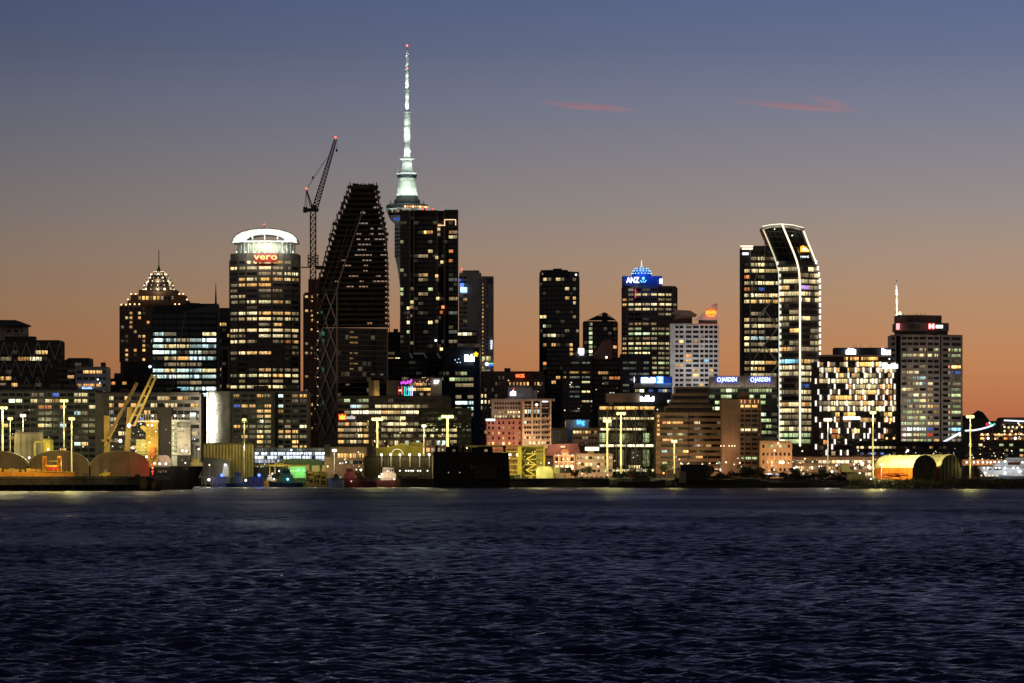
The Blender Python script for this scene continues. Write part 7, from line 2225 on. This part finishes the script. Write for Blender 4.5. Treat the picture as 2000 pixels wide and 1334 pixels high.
tree('rounded tree lit from behind at the foot of the brown slab building', 1456, 934, 906, 34, 2346, rng, (.03, .035, .015))
D = 2270
r_ = boat('trawler', 'black moored trawler with a tall square wheelhouse in silhouette', 1318, 1440, D, 937, 912, (.01, .009, .008), (.03, .025, .02), -1, 'boat', 885, ((1296, 924, 2.0, (1, .42, .08), 3, 0),), beam=8, house=(.45, .5))
MB().pbox(1329, 1383, 907, 938, D - 2, 6).build('wheelhouse', PAINT, r_, (.014, .012, .011))
MB().pbox(1326, 1340, 921, 943, D - 3, 2).build('pale_panel', PAINT, r_, (.16, .14, .11))
for i in range(5):
    MB().pbox(1332 + i * 10, 1338 + i * 10, 911, 917, D - 2.2, .3).build('window', GLASS, r_, (.01, .012, .016))
for i in range(12):
    a0, a1 = math.pi * i / 12, math.pi * (i + 1) / 12
    bar('deck_hoop', METAL, r_, W(1398 + 14 * math.cos(a0), 936 - 17 * math.sin(a0), D - 1), W(1398 + 14 * math.cos(a1), 936 - 17 * math.sin(a1), D - 1), .9, (.015, .014, .012))
bar('rigging', METAL, r_, W(1356, 889, D), W(1330, 907, D), .12, (.02, .02, .02))
bar('rigging', METAL, r_, W(1356, 889, D), W(1420, 932, D), .12, (.02, .02, .02))
boat('trawler', 'low dark workboat moored under the pair of yellow masts', 1206, 1300, 2264, 941, 928, (.02, .016, .01), (.06, .05, .03), 1, 'boat', 908, (), beam=7)
boat('launch', 'low dark launch moored at the right quay below the row of trees', 1500, 1580, 2258, 944, 932, (.012, .011, .01), (.03, .026, .022), 1, 'boat', 915, (), beam=6)
for i, (lb, px) in enumerate((('white cold light bar on the quay right of the brown slab building', 1512),)):
    r_ = thing('light_bar', lb, 'lamp', W(px, 930, 2344))
    MB().pbox(px - 14, px + 10, 925, 927.5, 2344, .6).build('tube', EMIT, r_, (.86, .9, 1, 3))
    for q in (px - 12, px + 8):
        MB().pbox(q - .4, q + .4, 927, 935, 2344.3, .5).build('stand', METAL, r_, (.1, .1, .1))
r_ = thing('lean_to_shed', 'olive lean-to shed at the end of the right quay', 'shed', W(1657, 937, 2230))
MB().poly([(1644, 922), (1668, 922), (1652, 908), (1640, 909)], 2230, 8).build('roof', PAINT, r_, (.35, .33, .14))
MB().pbox(1656, 1690, 922, 937, 2232, 8).build('wall', PAINT, r_, (.20, .17, .09))
lamp(r_, W(1660, 905, 2222), (1, .85, .4), 900, .3)
bulb(r_, 1679, 924, 2228, 1.6, (.95, 1, .85), 4)
bulb(r_, 1701, 936, 2190, 1.8, (.8, .9, 1), 5)

# ================================================================== breakwater with the twin arched sheds
m = MB()
vs, fs = [], []
rng = random.Random(3)
n = 120
for i in range(n + 1):
    px = 1640 + (2110 - 1640) * i / n
    e = min(1, (px - 1640) / 60)
    vs += [(X(px, 2140), 2140, -1.5), (X(px, 2144), 2144 + rng.uniform(-1, 1), .9 + rng.uniform(-.3, .4)), (X(px, 2152), 2152, 2.6 * e + rng.uniform(-.3, .3)), (X(px, 2164), 2164, 4.2 * e + rng.uniform(-.15, .15)), (X(px, 2240), 2240, 4.25 * e), (X(px, 2246), 2246, -1.5)]
for i in range(n):
    for k in range(5):
        a = i * 6 + k
        fs.append((a, a + 6, a + 7, a + 1))
struct(MB().add(vs, fs).build('breakwater_terrain', ROCK, None))
m = MB()
for i in range(3400):
    px = rng.uniform(1660, 2080)
    tt = rng.random()
    D_ = 2144 + 20 * tt
    z = 1.0 + 3.2 * tt
    foliage_mesh(m, (X(px, D_), D_, z + rng.uniform(0, .8)), .8, .8, .5, 5, .30, rng)
o = m.build('undergrowth', LEAF, None, (.075, .075, .028))
struct(o, 'stuff')
o['label'] = 'low scrub covering the breakwater slope'
o['category'] = 'undergrowth'
def quonset(label, px0, D0, wid, length, h, wallh, gable, roofc, wallc):
    """arched shed turned 45 degrees: gable faces front right, long orange wall faces front left"""
    z0 = 4.2
    o_ = Vector((X(px0, D0), D0, z0))
    g_ = Vector((1, 1, 0)).normalized()
    a_ = Vector((-1, 1, 0)).normalized()
    r_ = thing('arched_shed', label, 'shed', o_, 'twin yellow arched sheds on the breakwater')
    n = 20
    arc_ = [(wid / 2 - wid / 2 * math.cos(math.pi * i / n), wallh + (h - wallh) * math.sin(math.pi * i / n)) for i in range(n + 1)]
    vs = [o_, o_ + g_ * wid] + [o_ + g_ * s_ + Vector((0, 0, z)) for s_, z in reversed(arc_)]
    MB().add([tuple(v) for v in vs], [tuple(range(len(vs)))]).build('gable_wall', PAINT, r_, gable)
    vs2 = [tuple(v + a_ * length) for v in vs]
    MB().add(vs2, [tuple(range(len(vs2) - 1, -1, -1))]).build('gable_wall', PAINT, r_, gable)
    vs, fs = [], []
    for e in (-.5, length):
        for s_, z in arc_:
            vs.append(tuple(o_ + g_ * s_ + Vector((0, 0, z + .15)) + a_ * e))
    for i in range(n):
        fs.append((i, n + 1 + i, n + 2 + i, i + 1))
    MB().add(vs, fs).build('arched_roof', METAL, r_, roofc, True)
    for k in range(7):      # hoops under the sheeting
        pts_ = [o_ + g_ * s_ + Vector((0, 0, z + .2)) + a_ * (length * k / 6.2) for s_, z in arc_]
        MB().path(pts_, .09, 4).build('roof_rib', METAL, r_, tuple(v * .72 for v in roofc))
    for s_ in (0, wid):
        q = o_ + g_ * s_
        MB().add([tuple(q), tuple(q + a_ * length), tuple(q + a_ * length + Vector((0, 0, wallh + .2))), tuple(q + Vector((0, 0, wallh + .2)))], [(0, 1, 2, 3)]).build('side_wall', METAL, r_, wallc)
    for i in range(4):
        q = o_ + a_ * length * (i + .5) / 4 - g_ * .15
        MB().box((q.x, q.y, q.z + wallh / 2), (.16, .3, wallh), math.pi / 4).build('wall_rib', METAL, r_, tuple(v * .7 for v in wallc))
    for i in range(1, 6):
        q = o_ + g_ * wid * i / 6 - a_ * .08
        zz = wallh + (h - wallh) * math.sin(math.acos(1 - i / 3)) if i < 6 else wallh
        MB().box((q.x, q.y, q.z + zz * .49), (.12, .12, zz * .96), math.pi / 4).build('gable_seam', PAINT, r_, tuple(v * .6 for v in gable))
    return r_
m_ = 2178 / F
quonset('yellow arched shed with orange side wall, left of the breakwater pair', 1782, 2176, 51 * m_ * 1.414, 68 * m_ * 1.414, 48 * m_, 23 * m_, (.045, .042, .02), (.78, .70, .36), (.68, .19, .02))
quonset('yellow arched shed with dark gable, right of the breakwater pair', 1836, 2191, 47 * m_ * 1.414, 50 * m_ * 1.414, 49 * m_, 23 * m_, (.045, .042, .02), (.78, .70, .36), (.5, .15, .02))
lamp(MAST, W(1705, 806, 2166), (1, .90, .42), 250000, .6, 'shed_floodlight', 62, W(1765, 905, 2190))
r_ = light_mast('small quay lamp lighting the orange wall of the left breakwater shed', 1722, 904, 937, 2140 + 26, 3, st=1.8, pw=2600, r=.2, col=(1, .8, .35))
r_ = thing('red_rigging_stack', 'low red stack of timber and gear before the orange shed wall', 'timber stack', W(1742, 935, 2168))
for i in range(7):
    bar('beam', METAL, r_, W(1712 + i * 3, 927 + i % 3 * 3, 2166), W(1752 + i * 4, 924 + i % 4 * 3, 2169), .35, (.30, .05, .03))

# ================================================================== white ferry at the right edge
D = 2320
r_ = thing('white_ferry', 'white lit ferry with stacked decks cut off by the right picture edge', 'ship', (X(1965, D), D, 0))
hull(r_, 1912, 2060, D, 930, 12, (.10, .11, .12), -1, 2.0)
MB().poly([(1925, 931), (2060, 931), (2060, 915), (1914, 911), (1913, 913)], D - 5, 10).build('lower_deck', PAINT, r_, (.72, .73, .72))
MB().poly([(1938, 912), (2060, 912), (2060, 900), (1950, 901)], D - 4, 8).build('upper_deck', PAINT, r_, (.74, .74, .72))
MB().pbox(1966, 2060, 894, 901, D - 3, 6).build('bridge_deck', PAINT, r_, (.7, .7, .7))
MB().pbox(1931, 1957, 915, 918, D - 5.3, .3).build('window_band', GLASS, r_, (.015, .012, .012))
MB().pbox(1969, 1992, 903, 908, D - 4.3, .3).build('window_band', GLASS, r_, (.10, .03, .025))
for px in (1917, 1925, 1932, 1939, 1947):
    bulb(r_, px, 928.5, D - 6.3, 1.5, (1, .78, .45), 1.6)
for px, py, rr in ((1922, 914, 1.4), (1930, 914, 1.6), (1945, 914, 1.4), (1952, 914, 1.6), (1963, 914, 2.2), (1979, 914, 2.0), (1988, 914, 2.0), (1924, 924, 2.2), (1963, 924, 2.4), (1992, 921, 2.8), (1942, 902, 1.3), (1951, 902, 1.5), (1963, 901, 2.4), (1997, 903, 2.0)):
    bulb(r_, px, py, D - 7, rr, (.92, .95, 1), 5)
for px in (1924, 1945, 1964, 1985):
    lamp(r_, W(px, 917, D - 13), (.93, .96, 1), 420, .4)
r_ = thing('lit_promenade', 'promenade canopy with a row of warm globe lamps left of the white ferry', 'canopy', W(1920, 935, 2440))
MB().pbox(1880, 1965, 898, 909, 2440, 8).build('fascia', PAINT, r_, (.45, .24, .12))
for px in (1888, 1902, 1910, 1920, 1928, 1935, 1944, 1952):
    bulb(r_, px, 903, 2437, 1.9, (1, .80, .6), 5)
lamp(r_, W(1905, 903, 2430), (1, .62, .35), 1800, .4)
lamp(r_, W(1938, 903, 2430), (1, .62, .35), 1800, .4)
for px in (1882, 1900, 1920, 1940, 1960):
    MB().pbox(px - .6, px + .6, 909, 936, 2441, .6).build('post', METAL, r_, (.1, .08, .06))

# ================================================================== street lamps between the quay buildings
rng = random.Random(99)
names = [('beside the glass terminal', 640, 912, 2436), ('left of the red boats', 664, 906, 2432), ('between the banded office and the arcade', 700, 884, 2435), ('before the dark barge tower', 912, 876, 2380), ('right of the yellow steel frame', 1072, 905, 2400),
         ('before the ferry building', 1090, 916, 2400), ('before the cream quay building, left', 1132, 905, 2400), ('before the cream quay building, right', 1168, 912, 2400), ('at the foot of the cross-braced office, left', 1205, 920, 2400), ('at the foot of the cross-braced office, right', 1262, 920, 2400),
         ('before the terraced block, left', 1302, 906, 2400), ('before the terraced block, middle', 1330, 906, 2400), ('before the terraced block, right', 1372, 908, 2400), ('before the brown slab, left', 1418, 904, 2380), ('before the brown slab, right', 1445, 905, 2380), ('under the ochre quay hall', 1508, 905, 2380),
         ('left under the sail tower', 1540, 905, 2390), ('under the sail tower podium', 1572, 897, 2395), ('before the quay restaurants, left', 1600, 912, 2390), ('before the quay restaurants, middle', 1634, 910, 2390), ('before the quay restaurants, right', 1668, 908, 2390), ('behind the breakwater sheds', 1770, 884, 2420)]
for lb, px, py, D_ in names:
    r_ = thing('street_lamp', 'small warm street lamp ' + lb, 'lamp post', (X(px, D_), D_, GZ), 'street lamps among the quay buildings')
    MB().tube((X(px, D_), D_, GZ), W(px, py, D_), .12, .08, 5).build('pole', METAL, r_, (.15, .14, .12))
    c = rng.choice(((1, .70, .42), (1, .78, .52), (1, .9, .75)))
    bulb(r_, px, py - 1, D_ - .4, rng.uniform(1.1, 1.9), c, 4.5)
    lamp(r_, W(px, py, D_ - 6), (1, .66, .36), 1500, .3)

# ================================================================== small lights and clutter on the low waterfront buildings
rng = random.Random(314)
def sprinkle(label_start, x0, x1, y0, y1, D, n, cols):
    root = next(o for o in bpy.data.objects if o.get('label', '').startswith(label_start))
    for _ in range(n):
        c = rng.choice(cols)
        bulb(root, rng.uniform(x0, x1), rng.uniform(y0, y1), D, rng.choice((.45, .6, .8, 1.1)), c, rng.uniform(1.2, 4.5))
WM = ((1, .66, .34), (1, .8, .5), (1, .9, .72), (1, .55, .25))
YG = ((1, .86, .35), (.9, .9, .4), (1, .78, .3))
CW = ((.85, .92, 1), (1, .95, .85), (.6, .75, 1))
for ls, a, b, c_, d_, D_, n_, cl in (('wide green-grey glass', 5, 180, 800, 895, 2636, 22, WM + CW), ('long beige banded', 216, 388, 800, 880, 2604, 20, WM + CW), ('broad banded office', 664, 800, 820, 868, 2714, 26, YG + WM), ('dark green glass office', 822, 915, 830, 868, 2516, 16, YG),
                                   ('low glazed arcade', 730, 870, 860, 884, 2466, 18, YG + WM), ('brown hotel block', 942, 1055, 742, 845, 2955, 14, WM), ('dark grey office', 1100, 1156, 740, 840, 2865, 8, WM), ('dark office with slanted', 1160, 1210, 740, 840, 2876, 8, WM),
                                   ('low hall with long', 1068, 1130, 890, 912, 2526, 8, WM), ('glass office at the quay', 1174, 1276, 880, 922, 2477, 14, YG + CW), ('brown terraced block', 1300, 1438, 900, 922, 2430, 18, WM), ('brown slab building', 1412, 1484, 880, 925, 2417, 8, WM),
                                   ('ochre lit quay hall', 1489, 1543, 890, 930, 2396, 14, WM), ('row of glowing quayside', 1547, 1718, 897, 930, 2415, 46, WM), ('low dark terminal', 1676, 1880, 872, 895, 2534, 16, CW + WM), ('dark terraced apartments', 1885, 1998, 866, 902, 2896, 22, WM),
                                   ('long low restaurant', 1916, 1998, 847, 862, 2995, 14, WM), ('long glass terminal', 500, 634, 900, 912, 2472, 14, CW), ('low cream quay hall', 660, 714, 885, 930, 2437, 12, WM), ('low dark green shed', 548, 652, 908, 930, 2446, 10, YG),
                                   ('dark-hulled cargo', 262, 384, 835, 905, 2058, 30, WM + CW + YG), ('yellow-lit open steel', 966, 1060, 880, 930, 2358, 10, YG), ('cream three-storey', 1128, 1194, 918, 930, 2426, 12, WM), ('black glass', 0, 0, 0, 0, 0, 0, WM)):
    if n_:
        sprinkle(ls, a, b, c_, d_, D_, n_, cl)
# crates, bins and pallets standing about on the quay
ckind = (('blue', (.04, .07, .18)), ('rusty red', (.25, .07, .04)), ('green', (.05, .13, .06)), ('grey', (.2, .2, .19)), ('yellow', (.5, .38, .06)), ('white', (.5, .5, .46)))
spots_ = [(690, 2338, 'beside the red fishing boat'), (700, 2338, 'left of the pillared arcade'), (1000, 2330, 'at the foot of the yellow steel frame'), (1012, 2332, 'between yellow steel frame and tunnel shed'), (1036, 2330, 'left of the tunnel shed'),
          (1096, 2326, 'under the raised containers'), (1212, 2330, 'at the base of the tallest yellow mast'), (1232, 2334, 'before the braced office, left'), (1252, 2334, 'before the braced office, middle'), (1270, 2334, 'before the braced office, right'),
          (1318, 2336, 'at the base of the terraced-block mast'), (1706, 2172, 'at the base of the breakwater mast'), (1862, 2176, 'before the right breakwater shed'), (1905, 2190, 'at the base of the rightmost mast'), (26, 1956, 'at the left end of the wharf'), (166, 1956, 'between the conveyor and the yellow tractor'),
          (226, 1956, 'right of the yellow tractor'), (250, 1956, 'in front of the right arched shed'), (268, 1956, 'near the red beacon')]
for i, (px, D_, where) in enumerate(spots_):
    nm, c = ckind[i % 6]
    zb = wz if D_ < 2000 else (4.25 if D_ < 2250 else GZ)
    r_ = thing('crate', '%s crate %s' % (nm, where), 'crate', (X(px, D_), D_, zb), 'crates standing on the quays')
    w, h = rng.uniform(1.4, 2.6), rng.uniform(1.0, 2.0)
    MB().box((X(px, D_), D_, zb + h / 2), (w, 1.6, h)).build('box', METAL, r_, c)
    for k in (-.5, 0, .5):
        MB().box((X(px, D_) + k * w * .85, D_ - .84, zb + h / 2), (.1, .1, h * .96)).build('batten', METAL, r_, tuple(v * .6 for v in c))
    MB().box((X(px, D_), D_, zb + h + .05), (w * 1.05, 1.7, .1)).build('lid', METAL, r_, tuple(v * .8 for v in c))

# more greenery and small vehicles between the low buildings
rng = random.Random(71)
for px, yt, w, D_, lb in ((1078, 912, 18, 2350, 'left of the lantern-lit ferry building'), (1122, 916, 16, 2350, 'right of the lantern-lit ferry building'), (1232, 913, 20, 2350, 'at the middle of the braced office foot'), (1270, 915, 18, 2350, 'at the right foot of the braced office'),
                          (1338, 903, 22, 2352, 'in front of the terraced block middle'), (1384, 908, 22, 2352, 'in front of the terraced block right end'), (1552, 914, 18, 2352, 'left of the quay restaurants'), (1606, 915, 18, 2352, 'in the middle of the quay restaurants'),
                          (1650, 917, 16, 2352, 'before the quay restaurants, farther right'), (700, 917, 18, 2350, 'left of the pillared arcade'), (1868, 905, 18, 2400, 'behind the right breakwater shed')):
    tree('small street tree ' + lb, px, 936, yt, w, D_, rng, (.03, .042, .016), 'street trees among the quay buildings')
vans = ((1216, 'white van below the pair of yellow masts', (.5, .5, .48)), (1242, 'dark van before the braced office', (.04, .04, .05)), (1345, 'grey van before the terraced block', (.2, .2, .2)), (1575, 'cream van before the quay restaurants', (.45, .38, .25)), (1632, 'red van before the quay restaurants', (.3, .05, .04)))
for px, lb, c in vans:
    small_vehicle('parked_van', lb, 'van', px, px + 12, 935, 2330, c, (.03, .03, .035), 'vans parked on the quay')
